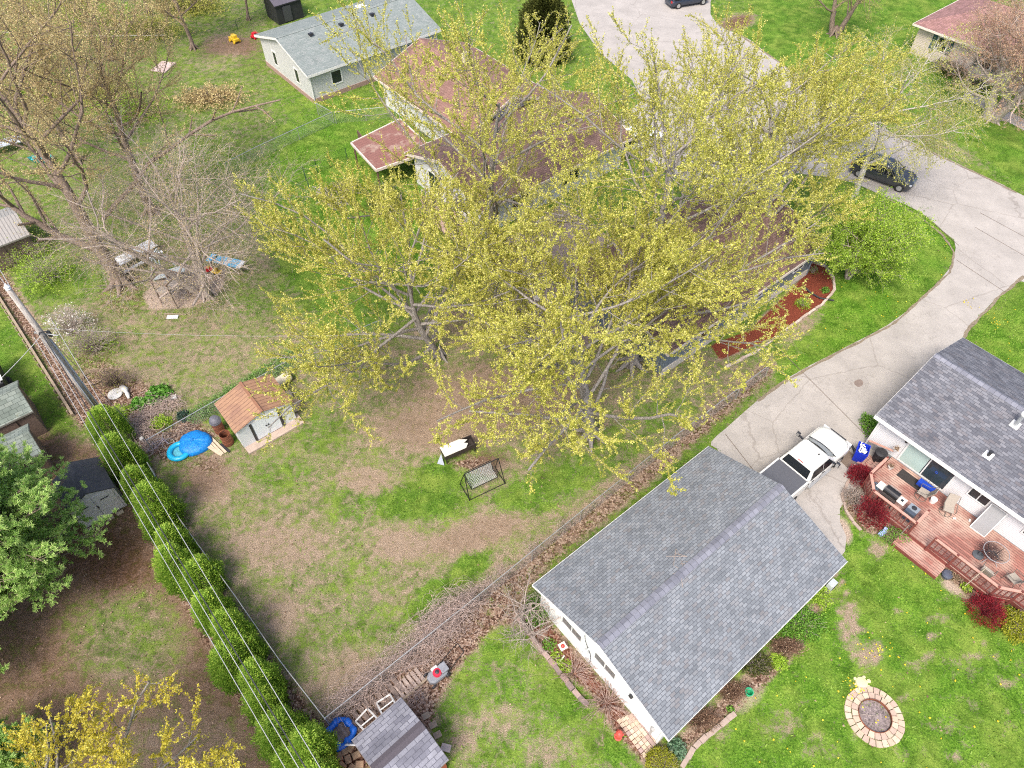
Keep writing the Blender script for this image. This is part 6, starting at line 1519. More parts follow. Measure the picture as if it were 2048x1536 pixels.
# wagon
t = thing('garden_wagon', 'folded blue wagon with its handle up against the house wall', 'wagon', D(3.8, .95, fz), rz(140.8))
BC = M('royal_blue', (.008, .05, .38), .6, .15)
MB().box((0, 0, .28), (.85, .32, .3)).build('tub', BC, t, bevel=.02)
for sx in (-1, 1):
    for sy in (-1, 1): MB().tube([(sx * .32, sy * .16, .09), (sx * .32, sy * .21, .09)], .09, 12).build('wheel', DARK, t)
MB().tube([(.0, .1, .4), (-.05, .3, 1.2)], .012, 6).build('handle_shaft', DARK, t); MB().tube(ringp((-.05, .3, 1.25), .06, 12), .014, 6, closed=True).build('handle', BC, t)
tag(MB().lathe([(0, 0), (.15, 0), (.17, .26), (.16, .28), (0, .3)], 20).build('white_bucket', M('bucket_white', (.68, .68, .66), .45), None), 'white round bucket between the two swivel chairs', 'bucket'); bpy.data.objects['white_bucket'].location = D(4.5, 1.3, fz)
for i, (u, v) in enumerate(((5.75, 1.35), (6.3, .85), (6.55, 1.0))):
    o = MB().box((0, 0, .03), (.16, .09, .06)).build('shoe', M('shoe_white', (.62, .62, .6), .6), None, bevel=.02); tag(o, ('small white shoe on the deck beside the second swivel chair', 'small white item by the wall between chair and window screen', 'white scrap on the deck just before the window screen')[i], 'shoe'); o.location = D(u, v, fz); o.rotation_euler.z = i
t = thing('window_screen', 'grey window screen in a white frame leaning on the house wall', 'screen', D(6.87, .85, fz), rz(140.8))
a = [(-.38, -.32, .02), (.38, -.32, .02), (.38, .40, 1.55), (-.38, .40, 1.55)]
MB().ext(a, (0, .015, .005)).build('screen_mesh', M('screen_grey', (.27, .27, .27), .6, .06), t)
f = MB()
for i in range(4): f.bar(a[i], a[(i + 1) % 4], .035, .03)
f.build('frame', WHITE, t)
# bins and stuff by the steps
t = thing('recycling_bin', 'blue recycling bin heaped with bottles beside the deck stairs', 'bin', D(.38, 1.55), rz(120))
MB().add([(-.24, -.3, 0), (.24, -.3, 0), (.24, .3, 0), (-.24, .3, 0), (-.32, -.4, .95), (.32, -.4, .95), (.32, .4, .95), (-.32, .4, .95), (-.28, -.36, .95), (.28, -.36, .95), (.28, .36, .95), (-.28, .36, .95), (-.27, -.34, .7), (.27, -.34, .7), (.27, .34, .7), (-.27, .34, .7)],
         [(3, 2, 1, 0), (0, 1, 5, 4), (1, 2, 6, 5), (2, 3, 7, 6), (3, 0, 4, 7), (4, 5, 9, 8), (5, 6, 10, 9), (6, 7, 11, 10), (7, 4, 8, 11), (8, 9, 13, 12), (9, 10, 14, 13), (10, 11, 15, 14), (11, 8, 12, 15), (12, 13, 14, 15)]).build('tub', M('bin_blue', (.008, .03, .42), .4), t)
rr = random.Random(8); rubm = MB()
for i in range(26): x, y = rr.uniform(-.2, .2), rr.uniform(-.28, .28); a = rr.uniform(0, 3.1); rubm.tube([(x, y, .78 + rr.uniform(0, .16)), (x + .14 * math.cos(a), y + .14 * math.sin(a), .8 + rr.uniform(0, .16))], .035, 7)
ob = rubm.build('bottles', M('bottles_mix', (.62, .64, .66), .25, .6, 14), None); ob.location = t.location; ob.rotation_euler = t.rotation_euler
ob['label'] = 'pale bottles and cans heaped in the blue bin'; ob['category'] = 'bottles'; ob['kind'] = 'stuff'
t = thing('trash_bin', 'black round bin behind the stair rail against the house', 'bin', D(1.15, 1.0))
MB().lathe([(0, 0), (.24, 0), (.31, .9), (.33, .92), (.33, .95), (.2, 1.0), (0, 1.02)], 22).build('body', BLK, t); MB().tube([(-.08, 0, 1.02), (0, 0, 1.07), (.08, 0, 1.02)], .015, 6).build('handle', DARK, t)
for i, (u, v, z) in enumerate(((1.95, 1.2, fz), (1.6, .8, fz + .9))):
    t = thing('plant_pot', ('white and tan plant pot on the deck corner by the sliding door', 'pot of dried stems on the rail by the house corner')[i], 'pot', D(u, v, z)); MB().lathe([(0, 0), (.10, 0), (.15, .22), (.12, .22), (.1, .18), (0, .18)], 16, cap=False).build('pot', M('pot_white', (.6, .58, .55), .5), t)
    rg2 = np.random.default_rng(i + 70); v_, f_, tn_ = leaves_np(rg2.normal(0, .07, (120, 3)) + [0, 0, .28], rg2, 1, .07, .02); fastmesh('dry_plant', v_, f_, LF_TAN, t, tone=tn_)
tag(MB().box(D(.1, 2.0, .035), (.8, .95, .03), rz(150)).build('step_mat', M('brown_mat', (.16, .12, .09), .95, .2, 10)), 'brown mat on the ground in front of the truck nose', 'mat')
tag(MB().tube([D(-.3, 1.1, .1), D(.1, 1.35, .1)], .07, 8).build('downspout_extension', DARK), 'black downspout extension between the truck and the recycling bin', 'pipe')
tag(MB().box(W(1766, 1065, .1), (.5, .22, .12), .6).box(W(1770, 1060, .2), (.3, .16, .1), .9).build('sports_bag', M('blue_white_cloth', (.30, .38, .62), .7, .6, 12)), 'blue and white bundle on the ground by the lower platform', 'bag')
tag(MB().lathe([(0, 0), (.22, 0), (.26, .2), (.2, .3), (0, .32)], 16).build('dark_pot', M('dark_slate_pot', (.07, .08, .11), .5)), 'dark pot beside the outer end of the lower platform', 'pot'); bpy.data.objects['dark_pot'].location = D(7.15, 4.2)

# ============================================================ VEHICLES
def rrect(x0, x1, hw, rf, rb, n=6, bow=0.0):
    P_ = []
    for cx, cy, r, a0 in ((x1 - rf, hw - rf, rf, 0), (x0 + rb, hw - rb, rb, 90), (x0 + rb, -hw + rb, rb, 180), (x1 - rf, -hw + rf, rf, 270)):
        for i in range(n + 1):
            a = R(a0 + 90 * i / n); x = cx + r * math.cos(a); y = cy + r * math.sin(a)
            if x > x1 - rf - .01: x -= 0
            P_.append((x, y))
    if bow: P_ = [(x - bow * (y / hw) ** 2 * max(0, (x - (x1 - 1.0)) / 1.0), y) for x, y in P_]
    return P_
def loft(stack, name, mat, parent, smooth=False):
    """stack of (z, outline)"""
    n = len(stack[0][1]); vs = [(x, y, z if not callable(z) else z(x, y)) for z, o in stack for x, y in o]
    fs = [(i * n + j, i * n + (j + 1) % n, (i + 1) * n + (j + 1) % n, (i + 1) * n + j) for i in range(len(stack) - 1) for j in range(n)]
    fs += [tuple(range(n))[::-1], tuple((len(stack) - 1) * n + j for j in range(n))]
    return MB().add(vs, fs).build(name, mat, parent, smooth=smooth)
def paint(name, col, rough=.25):
    if name in MATS: return MATS[name]
    m, n, l, b = newmat(name); tc = n.new('ShaderNodeTexCoord'); t = noise(n, l, tc.outputs['Object'], 2.5, 5, .6)
    r = ramp(n, [(.35, tuple(c * .96 for c in col)), (.7, col)]); l.new(t.outputs[0], r.inputs[0]); l.new(r.outputs[0], b.inputs['Base Color'])
    b.inputs['Roughness'].default_value = rough; b.inputs['Coat Weight'].default_value = .6; b.inputs['Coat Roughness'].default_value = .08; MATS[name] = m; return m
def quad(parent, name, mat, pts, vec): return MB().ext([Vector(p) for p in pts], vec).build(name, mat, parent)
WHP = paint('white_car_paint', (.66, .65, .60))
tk = W(1587, 940, 1.3)
tr_ = thing('pickup_truck', 'white crew-cab pickup truck with a grey bed cover parked between the garage and the house', 'pickup truck', (tk.x, tk.y, 0), rz(52.0))
body = loft([(.42, rrect(-1.72, 4.02, .95, .35, .12, bow=.10)), (.55, rrect(-1.76, 4.1, .99, .4, .12, bow=.12)), (.95, rrect(-1.76, 4.1, 1.0, .45, .12, bow=.14)), (1.06, rrect(-1.76, 4.04, .985, .45, .12, bow=.16)), (1.13, rrect(-1.75, 3.95, .95, .42, .12, bow=.18))], 'body', WHP, tr_)
hood = loft([(1.12, rrect(2.2, 3.98, .93, .42, .05, bow=.18)), (1.20, rrect(2.2, 3.9, .90, .42, .05, bow=.18)), (1.25, rrect(2.2, 3.72, .80, .4, .05, bow=.18)), (1.27, rrect(2.2, 3.5, .62, .35, .05, bow=.15))], 'hood', WHP, tr_, True)
bed = MB()
for s in (-1, 1): bed.box((-.88, s * .945, 1.22), (1.74, .09, .24))
bed.box((-1.72, 0, 1.2), (.07, 1.9, .22)).box((-.02, 0, 1.22), (.05, 1.9, .24)); bed.build('bed', WHP, tr_)
MB().box((-.87, 0, 1.315), (1.66, 1.80, .03)).build('bed_cover', M('tonneau_grey', (.085, .088, .10), .75, .1, 6), tr_)
# cab: belt 1.13 -> roof
def cabo(x0, x1, hw, rf=.2, rb=.12, bow=.0): return rrect(x0, x1, hw, rf, rb, bow=bow)
cab = loft([(1.10, cabo(0.0, 2.62, .96, .22, .1, .14)), (1.32, cabo(.02, 2.42, .94, .22, .1, .14)), (1.80, cabo(.30, 1.86, .80, .2, .14, .12)), (1.89, cabo(.36, 1.76, .74, .2, .14, .10)), (1.92, cabo(.5, 1.62, .62, .2, .14, .08))], 'cab', WHP, tr_, False)
gm_ = glass('auto_glass', (.012, .014, .016))
# side glass, rear glass, windshield: set 6 mm proud of the cab faces
def cabpt(x, z):  # half width of cab at z
    return .94 + (.80 - .94) * (z - 1.32) / (.48)
for s in (-1, 1):
    quad(tr_, 'side_window', gm_, [(.20, s * (cabpt(0, 1.24) + .004), 1.24), (1.22, s * (cabpt(0, 1.24) + .004), 1.24), (1.22, s * (cabpt(0, 1.74) + .004), 1.74), (.40, s * (cabpt(0, 1.74) + .004), 1.74)], (0, s * .008, 0))
    quad(tr_, 'side_window', gm_, [(1.27, s * (cabpt(0, 1.20) + .004), 1.20), (2.20, s * (cabpt(0, 1.20) - .002), 1.20), (1.72, s * (cabpt(0, 1.74) + .004), 1.74), (1.27, s * (cabpt(0, 1.74) + .004), 1.74)], (0, s * .008, 0))
    MB().bar((2.02, s * .95, 1.32), (2.02, s * 1.28, 1.36), .09, .07).build('mirror_arm', DARK, tr_)
    mr = MB().box((2.0, s * 1.27, 1.42), (.12, .2, .32)).build('mirror', DARK, tr_, bevel=.03)
    MB().box((1.93, s * 1.27, 1.42), (.01, .15, .26)).build('mirror_glass', GALV, mr)
    for xs_ in (.06, 1.245, 2.28): MB().box((xs_, s * 1.0, .86), (.018, .02, .62)).build('door_seam', DARK, tr_)
    for xh in (.45, 1.35): MB().box((xh, s * 1.005, 1.02), (.2, .03, .04)).build('door_handle', DARK, tr_)
    MB().box((1.3, s * 1.02, .48), (1.9, .10, .06)).build('running_board', GALV, tr_)
    MB().box((4.0, s * .72, .93), (.10, .34, .22)).build('headlight', M('lamp_glass', (.6, .62, .64), .1), tr_, bevel=.02)
    MB().box((-1.74, s * .9, 1.0), (.06, .14, .36)).build('tail_light', M('red_lens', (.4, .01, .01), .2), tr_)
    for xw in (-.98, 3.05):
        w_ = MB().tube([(xw, s * .74, .40), (xw, s * 1.005, .40)], .40, 26).build('wheel', M('rubber', 0), tr_)
        MB().tube([(xw, s * 1.0, .40), (xw, s * 1.02, .40)], .24, 18).build('rim', GALV, w_)
# rear glass lies on the slanted rear of the cab between z 1.32 (x .02) and 1.80 (x .30)
rx = lambda z: .02 + .28 * (z - 1.32) / .48
quad(tr_, 'rear_window', gm_, [(rx(1.36) - .006, -.80, 1.36), (rx(1.36) - .006, .80, 1.36), (rx(1.77) - .006, .70, 1.77), (rx(1.77) - .006, -.70, 1.77)], (-.012, 0, 0))
wx = lambda z: 2.42 - .56 * (z - 1.32) / .48
ws = MB(); nn_ = 12; pts1 = []; pts2 = []
for i in range(nn_ + 1):
    f_ = -1 + 2 * i / nn_
    pts1.append((2.60 - .14 * f_ * f_ + .01, f_ * .80, 1.24)); pts2.append((1.90 - .12 * f_ * f_ + .01, f_ * .68, 1.77))
vs = pts1 + pts2 + [(x + .012, y, z + .012) for x, y, z in pts1 + pts2]; k_ = nn_ + 1
ws.add(vs, [(i, i + 1, k_ + i + 1, k_ + i) for i in range(nn_)] + [(2 * k_ + i, 3 * k_ + i, 3 * k_ + i + 1, 2 * k_ + i + 1) for i in range(nn_)])
ws.build('windshield', glass('windshield_glass', (.10, .13, .14)), tr_)
MB().tube([p_ if False else (2.62 - .14 * (f_ ** 2), f_ * .85, 1.255) for f_ in np.linspace(-1, 1, 13)], .03, 6).build('cowl', DARK, tr_)
MB().box((.345, 0, 1.845), (.05, .34, .045)).build('brake_light', M('red_lens', 0), tr_)
MB().lathe([(0, 0), (.05, 0), (.03, .07), (0, .08)], 10, (1.35, -.35, 1.92)).build('antenna', DARK, tr_)
MB().box((4.1, 0, .62), (.14, 1.8, .24)).build('bumper', M('chrome', (.5, .5, .5), .15, .1, 5, .9), tr_, bevel=.03)
MB().box((4.07, 0, .9), (.05, 1.0, .26)).build('grille', DARK, tr_)
def car(name, label, p, az, col, kind='suv', L=4.7, group=None):
    t = thing(name, label, 'car', p, rz(az), group); mt = paint('paint_' + name + col[0], col[1])
    h1, h2 = (.95, 1.62) if kind == 'suv' else (.85, 1.38); x0, x1 = -L / 2, L / 2
    loft([(.3, rrect(x0 + .05, x1 - .08, .85, .35, .25, bow=.1)), (.5, rrect(x0, x1, .91, .4, .28, bow=.12)), (h1 - .15, rrect(x0, x1 - .02, .92, .45, .3, bow=.14)), (h1, rrect(x0 + .05, x1 - .18, .87, .45, .3, bow=.16))], 'body', mt, t)
    loft([(h1 - .05, rrect(x0 + .12, x1 - 1.15, .84, .25, .2, bow=.1)), (h2 - .12, rrect(x0 + .42, x1 - 1.95, .68, .22, .2, bow=.1)), (h2 - .1, rrect(x0 + .43, x1 - 1.97, .675, .22, .2, bow=.1))], 'windows', glass('auto_glass'), t)
    loft([(h2 - .105, rrect(x0 + .40, x1 - 1.93, .70, .22, .2, bow=.1)), (h2 - .02, rrect(x0 + .5, x1 - 2.02, .64, .22, .2, bow=.1)), (h2, rrect(x0 + .7, x1 - 2.2, .5, .22, .2, bow=.1))], 'roof', mt, t)
    for s in (-1, 1):
        for a_, b2 in (((x0 + .15, .835, h1), (x0 + .45, .69, h2 - .1)), ((.1, .83, h1), (.0, .69, h2 - .1)), ((x1 - 1.2, .82, h1), (x1 - 1.98, .66, h2 - .1))):
            MB().bar((a_[0], s * a_[1], a_[2]), (b2[0], s * b2[1], b2[2]), .07, .05).build('pillar', mt, t)
        for xw in (x0 + .85, x1 - .85):
            w_ = MB().tube([(xw, s * .68, .33), (xw, s * .93, .33)], .33, 22).build('wheel', M('rubber', 0), t); MB().tube([(xw, s * .92, .33), (xw, s * .945, .33)], .2, 14).build('rim', GALV, w_)
        MB().box((x1 - 1.35, s * .98, h1 + .05), (.12, .2, .14)).build('mirror', mt, t, bevel=.02)
        MB().box((x1 - .22, s * .66, h1 - .22), (.22, .3, .12)).build('headlight', M('lamp_glass', 0), t, bevel=.02); MB().box((x0 + .04, s * .72, h1 - .1), (.08, .22, .2)).build('tail_light', M('red_lens', 0), t)
    return t
p = W(1768, 345, .6); car('parked_car', 'dark grey wagon car parked on the near side of the road under the weeping tree', (p.x, p.y, 0), 128, ('dark', (.035, .04, .045)), L=4.9)
p = W(1272, 278, .7); car('parked_car', 'white car parked behind the brown-roofed house, seen through the maple branches', (p.x, p.y, 0), 60, ('white', (.78, .78, .76)), L=4.7)
p = W(1375, -6, .7); car('parked_car', 'dark car cut off by the top edge of the picture', (p.x, p.y, 0), 70, ('black', (.02, .03, .05)), kind='sedan')

# ============================================================ SOUTH LAWN THINGS
fp = W(1748, 1433); t = thing('fire_pit', 'round fire pit with two rings of tan paving stones on the lawn', 'fire pit', fp)
PVM = [M('paver_tan_%s' % k, c_, .9, .12, 8) for k, c_ in (('warm', (.46, .36, .26)), ('rose', (.42, .31, .24)), ('sand', (.52, .42, .31)))]
rr = random.Random(4)
for ring, (r0, r1, n_, z) in enumerate(((.70, .96, 20, .10), (.98, 1.24, 26, .06))):
    for i in range(n_):
        a0 = 2 * math.pi * (i + .05) / n_ + ring * .1; a1 = 2 * math.pi * (i + .93) / n_ + ring * .1; j = rr.uniform(-.015, .015)
        MB().prism([((r0 + j) * math.cos(a0), (r0 + j) * math.sin(a0)), ((r1 + j) * math.cos(a0), (r1 + j) * math.sin(a0)), ((r1 + j) * math.cos((a0 + a1) / 2), (r1 + j + .01) * math.sin((a0 + a1) / 2)), ((r1 + j) * math.cos(a1), (r1 + j) * math.sin(a1)), ((r0 + j) * math.cos(a1), (r0 + j) * math.sin(a1))], 0, z + rr.uniform(0, .012)).build('stone', rr.choice(PVM), t)
MB().lathe([(.70, .02), (.70, .17), (.68, .17), (.68, .02)], 40, cap=False).build('steel_ring', RU, t)
MB().lathe([(0, .03), (.35, .035), (.67, .03), (.67, .02), (0, .02)], 30, cap=False).build('ash_bed', M('ash', (.20, .16, .15), .95, .8, 11, bmp=.8), t)
fb_ = thing('firewood', 'pale stick lying across the ashes of the fire pit', 'stick', fp); MB().tube([(-.62, .1, .06), (.0, .0, .09), (.2, -.25, .08)], [.016, .014, .01], 6).tube([(-.05, .0, .09), (.25, .12, .07)], [.012, .008], 5).build('stick', M('bark_pale', 0), fb_)
p = W(1724, 1365, .05); t = thing('turtle_stone', 'pale yellow turtle-shaped stepping stone above the fire pit', 'garden ornament', (p.x, p.y, 0), .2)
TY = M('pale_yellow_stone', (.60, .53, .30), .8, .08)
MB().lathe([(0, .0), (.27, .0), (.25, .06), (.12, .10), (0, .11)], 18).build('shell', TY, t); fe = MB()
for a, r_, s_ in ((.0, .34, .09), (.75, .3, .07), (2.3, .3, .07), (3.95, .3, .07), (5.5, .3, .07), (3.14, .32, .04)): MB().lathe([(0, 0), (s_, 0), (s_, .04), (0, .05)], 10, (r_ * math.cos(a), r_ * math.sin(a), 0)).build('foot' if a else 'head', TY, t)
t = thing('green_bucket', 'open green bucket standing in the garage bed', 'bucket', W(1495, 1388)); MB().lathe([(0, .02), (.13, .0), (.17, .32), (.19, .33), (.155, .33), (.12, .04), (0, .04)], 20, cap=False).build('tub', M('bucket_green', (.02, .36, .16), .4), t)
MB().tube([(-.17, 0, .32), (-.1, .12, .28), (.1, .12, .28), (.17, 0, .32)], .008, 5).build('handle', GALV, t)
t = thing('utility_box', 'pale grey utility box beside the garage corner nearest the lawn', 'box', W(1658, 1176), rz(AZ)); MB().box((0, 0, .3), (.42, .3, .6)).build('cabinet', M('box_grey', (.42, .45, .45), .5), t, bevel=.02); MB().box((0, -.16, .35), (.24, .03, .2)).build('door', DARK, t)
t = thing('hydrant_ornament', 'red hydrant-shaped garden ornament beside the brick paving', 'garden ornament', W(1236, 1474)); HR = M('faded_red', (.52, .07, .05), .55, .15)
MB().lathe([(0, 0), (.17, 0), (.17, .05), (.12, .06), (.12, .5), (.16, .52), (.16, .56), (.10, .66), (.03, .70), (0, .74)], 16).build('body', HR, t)
for a in (0, math.pi / 2, math.pi): MB().tube([(.1 * math.cos(a), .1 * math.sin(a), .4), (.2 * math.cos(a), .2 * math.sin(a), .4)], .05, 10).build('nozzle', HR, t)
t = thing('birdhouse', 'white post feeder with a red round top in the garage bed', 'bird feeder', W(1124, 1302), .5); MB().box((0, 0, .3), (.05, .05, .6)).build('post', WHITE, t); MB().box((0, 0, .62), (.34, .34, .06)).build('tray', M('cream_tray', (.7, .64, .55), .6), t, bevel=.015); MB().lathe([(0, .65), (.1, .65), (.07, .72), (0, .76)], 14).build('cap', M('red_enamel', (.5, .04, .03), .4), t)
tag(MB().box(W(1122, 1320, .05), (.06, .5, .05), -.7).build('trim_board', WHITE), 'short white stake lying in the garage bed', 'stake')
# edging stones, each its own
ES = [M('edge_stone_%s' % k, c_, .95, .15, 6) for k, c_ in (('a', (.27, .19, .165)), ('b', (.33, .24, .21)), ('c', (.22, .165, .15)))]
def stones(label, pxs, w_, L_, h_, group, seed, cat='edging stone', mats=ES, name='edging_stone', gap=.02):
    rr = random.Random(seed); P_ = [W(*q) for q in pxs]; k = 0
    root = thing(name + 's' if False else 'stone_edging', label, 'stone edging', P_[0])
    for a, b_ in zip(P_, P_[1:]):
        L = (b_ - a).length; d = (b_ - a) / L; m_ = max(1, int(L / (L_ + gap)))
        for i in range(m_):
            q = a + d * L * (i + .5) / m_ + Vector((rr.uniform(-.02, .02), rr.uniform(-.02, .02), 0)); hh_ = h_ * rr.uniform(.85, 1.15)
            MB().box(q + Vector((0, 0, hh_ / 2)), (L / m_ - gap, w_ * rr.uniform(.9, 1.1), hh_), math.atan2(d.y, d.x) + rr.uniform(-.08, .08)).build('stone', rr.choice(mats), root, world=True, bevel=.02)
    return root
stones('line of reddish retaining stones curving along the garage bed', [(1036, 1238), (1062, 1272), (1086, 1306), (1110, 1335), (1134, 1366), (1158, 1396), (1176, 1412)], .22, .30, .16, '', 1)
stones('stones edging the leaf-strewn bed on the lawn side of the garage', [(1362, 1536), (1388, 1496), (1412, 1474), (1440, 1452), (1470, 1428)], .22, .32, .12, '', 2, mats=[M('edge_pale_a', (.42, .33, .27), .95, .15), M('edge_pale_b', (.36, .28, .23), .95, .15)])
ME = [M('edge_pale_a', 0), M('block_pale', (.50, .42, .35), .9, .12, 6)]
stones('pale blocks edging the red mulch bed of the slate house', [(1622, 524), (1650, 534), (1666, 556), (1668, 582), (1646, 608), (1600, 640), (1556, 672), (1510, 706), (1450, 736)], .16, .34, .13, '', 3, mats=ME)
stones('curved paver edging around the barberry bed beside the truck', [(1716, 945), (1694, 965), (1684, 990), (1690, 1020), (1706, 1044), (1722, 1062)], .14, .3, .1, '', 4, mats=[M('edge_pale_b', 0)])
# brick paving at the garage corner
pv = thing('brick_paving', 'small patio of tan bricks at the near garage corner', 'paving', W(1270, 1480))
A, B, C_, D_ = W(1232, 1440), W(1270, 1425), W(1318, 1482), W(1288, 1518)
rr = random.Random(6)
for i in range(5):
    for j in range(9):
        u, v = (i + .5) / 5, (j + .5) / 9; q = A.lerp(B, u).lerp(D_.lerp(C_, u), v); dd_ = (D_ - A).normalized()
        MB().box(q + Vector((0, 0, .03)), (.17, .17, .05), math.atan2(dd_.y, dd_.x) + rr.uniform(-.03, .03)).build('brick', rr.choice(PVM + ES[1:2]), pv, world=True)
# bottom left: shed side things
t = thing('lawn_mower', 'push lawn mower with a red engine and long black handle by the vine tangle', 'lawn mower', W(875, 1352), rz(AZ - 8))
MB().add([(x, y, z) for z, k in ((.12, 1), (.26, .95), (.32, .75)) for x, y in [(a * k, b_ * k) for a, b_ in ((-.38, -.24), (.25, -.24), (.4, -.12), (.4, .12), (.25, .24), (-.38, .24))]],
         [(0, 1, 2, 3, 4, 5), (17, 16, 15, 14, 13, 12)] + [(i * 6 + j, i * 6 + (j + 1) % 6, (i + 1) * 6 + (j + 1) % 6, (i + 1) * 6 + j) for i in range(2) for j in range(6)]).build('deck', M('mower_grey', (.22, .23, .25), .4), t)
MB().lathe([(0, .3), (.17, .3), (.17, .4), (.14, .44), (.0, .45)], 16, (-.02, 0, 0)).build('engine', M('mower_red', (.5, .02, .05), .35), t); MB().lathe([(0, .44), (.08, .44), (.08, .48), (0, .5)], 14, (-.02, 0, 0)).build('starter_cap', DARK, t)
MB().box((-.30, 0, .36), (.3, .36, .14)).build('grass_bag_lid', M('mower_grey', 0), t, bevel=.03); MB().box((-.02, -.2, .34), (.26, .12, .1)).build('fuel_tank', M('tank_white', (.6, .6, .6), .5), t, bevel=.02)
for sx in (-.32, .33):
    for s in (-1, 1): MB().tube([(sx, s * .25, .1), (sx, s * .3, .1)], .1, 14).build('wheel', DARK, t)
for s in (-1, 1): MB().tube([(-.3, s * .24, .25), (-.75, s * .22, .7), (-1.15, s * .2, 1.0)], .016, 6).build('handle_tube', BLM, t)
MB().tube([(-1.15, -.2, 1.0), (-1.15, .2, 1.0)], .018, 6).build('handle_bar', BLM, t)
t.rotation_euler.z = rz(AZ) + math.pi; t.scale = (1.2, 1.2, 1.15)
def wframe(label, pts, z0, z1):
    t = thing('window_frame', label, 'window frame', W(*pts[0]), 0, 'old white window frames behind the bottom shed'); P_ = [W(x, y, z) for (x, y), z in zip(pts, (z0, z0, z1, z1))]; f = MB()
    for i in range(4): f.bar(P_[i], P_[(i + 1) % 4], .07, .05)
    f.build('frame', WHITE, t, world=True); q = P_[0].lerp(P_[3], .62), P_[1].lerp(P_[2], .62); MB().bar(q[0], q[1], .05, .04).build('crossbar', WHITE, t, world=True)
wframe('white window frame leaning nearer the blue inflatable ring', [(711, 1443), (735, 1417), (757, 1440), (728, 1460)], .1, .9)
wframe('white window frame leaning on the shed nearer the vine tangle', [(753, 1406), (780, 1389), (791, 1408), (765, 1430)], .1, .9)
pb = W(726, 1432); dk_ = thing('wooden_pallet', 'weathered dark slatted boards on the ground behind the bottom shed', 'pallet', W(745, 1425), rz(48))
for i in range(11): MB().box((-1.5 + i * .3, .25, .06), (.2, .95, .04)).build('slat', M('grey_board', (.17, .13, .11), .9, .3, 6), dk_)
for s in (-1, 1): MB().box((0, .25 + s * .4, .02), (3.2, .08, .04)).build('bearer', M('grey_board', 0), dk_)
dk2 = thing('wooden_pallet', 'weathered boards half buried in leaves beside the mower', 'pallet', W(820, 1372), rz(48))
for i in range(7): MB().box((-.7 + i * .22, .1, .05), (.15, .7, .04)).build('slat', M('grey_board2', (.34, .27, .23), .9, .25, 6), dk2)
MB().box((0, -.28, .06), (2.6, .09, .09)).build('bearer', wt, dk2)
rr = random.Random(12)
for i, (x, y) in enumerate(((690, 1503), (703, 1497), (680, 1516), (697, 1520), (714, 1512), (685, 1534), (704, 1538), (720, 1530))):
    o = MB().box((0, 0, .08), (.34, .26, .16)).build('stone_block', M('tan_block', (.34, .25, .16), .95, .3, 7), None, bevel=.04); tag(o, 'tan stone block in the loose pile beside the bottom shed', 'stone', 'tan stone blocks piled beside the bottom shed'); o.location = W(x, y) + Vector((0, 0, .04 * (i % 3))); o.rotation_euler = (rr.uniform(-.1, .1), rr.uniform(-.1, .1), rr.uniform(0, 3))
o = MB().box((0, 0, .04), (.42, .3, .06)).build('paver', M('pale_paver', (.46, .40, .36), .9, .2, 6), None, bevel=.01); tag(o, 'pale rectangular paver on the grass beside the bottom shed', 'paver'); o.location = W(892, 1496); o.rotation_euler.z = -.25
for i, (x, y) in enumerate(((852, 1432), (866, 1450), (875, 1470))):
    o = MB().box((0, 0, .03), (.34, .26, .06)).build('paver', M('moss_paver', (.28, .23, .17), .95, .25, 6), None, bevel=.015); tag(o, ('upper mossy paver beside the shed wall', 'middle mossy paver beside the shed wall', 'lowest mossy paver beside the shed wall')[i], 'paver'); o.location = W(x, y); o.rotation_euler.z = .5
tag(MB().box((0, 0, .35), (.5, .06, .5), 0, (.4, 0)).build('storm_panel', M('grey_panel', (.4, .42, .44), .3)), 'grey panel leaning at the left side of the bottom shed', 'panel'); bpy.data.objects['storm_panel'].location = W(707, 1492)
# hose from the slate house downspout
o = MB().tube([W(1608, 573, .25), W(1622, 586, .1), W(1640, 596, .08), W(1668, 601, .06)], .06, 8).build('drain_hose', DARK); tag(o, 'black corrugated drain hose crossing the red mulch bed', 'hose')
# patio and the things under the maples
pt = MB().prism([tuple(W(x, y)[:2]) for x, y in ((985, 500), (1120, 410), (1330, 545), (1310, 640), (1150, 700), (1010, 600))], -.02, .035).build('patio', concrete('patio_slab', (.27, .21, .18), False)); struct(pt)
tag(pt, 'x', 'x'); del pt['label']; del pt['category']
for i, (x, y, s_) in enumerate(((1062, 548, .8), (1086, 562, .6), (1128, 590, .5), (1075, 598, .5), (1105, 625, .75), (1228, 560, .6), (1330, 632, .8), (1352, 645, .6), (985, 505, .6))):
    rg3 = np.random.default_rng(i); mbk = MB().lathe([(0, 0), (s_ * .5, 0), (s_ * .55, s_ * .2), (s_ * .4, s_ * .38), (.0, s_ * .42)], 9); mbk.v = [(x2 * (1 + rg3.normal(0, .12)), y2 * (1 + rg3.normal(0, .12)), z2) for x2, y2, z2 in mbk.v]
    o = mbk.build('landscape_rock', M('pale_rock', (.50, .46, .42), .9, .25, 4), None, bevel=.0); tag(o, 'pale landscape rock on the patio under the maples', 'rock', 'pale rocks on the patio under the maples'); o.location = W(x, y) + Vector((0, 0, .02))
dk3 = thing('low_deck', 'pinkish brown low deck with a thin railing against the white house corner', 'deck', W(905, 465), rz(AZ - 90))
q4 = [W(840, 395), W(905, 425), W(965, 478), W(925, 500), W(850, 440)]
MB().prism([tuple(v[:2]) for v in q4], .2, .28).build('boards', stripes('low_deck_boards', (.42, .29, .23), (.12, .07, .05), .15, .12, 0, .8, .2, colvar=.15), dk3, world=True)
rl = [W(845, 398, .28), W(900, 428, .28), W(962, 480, .28)]
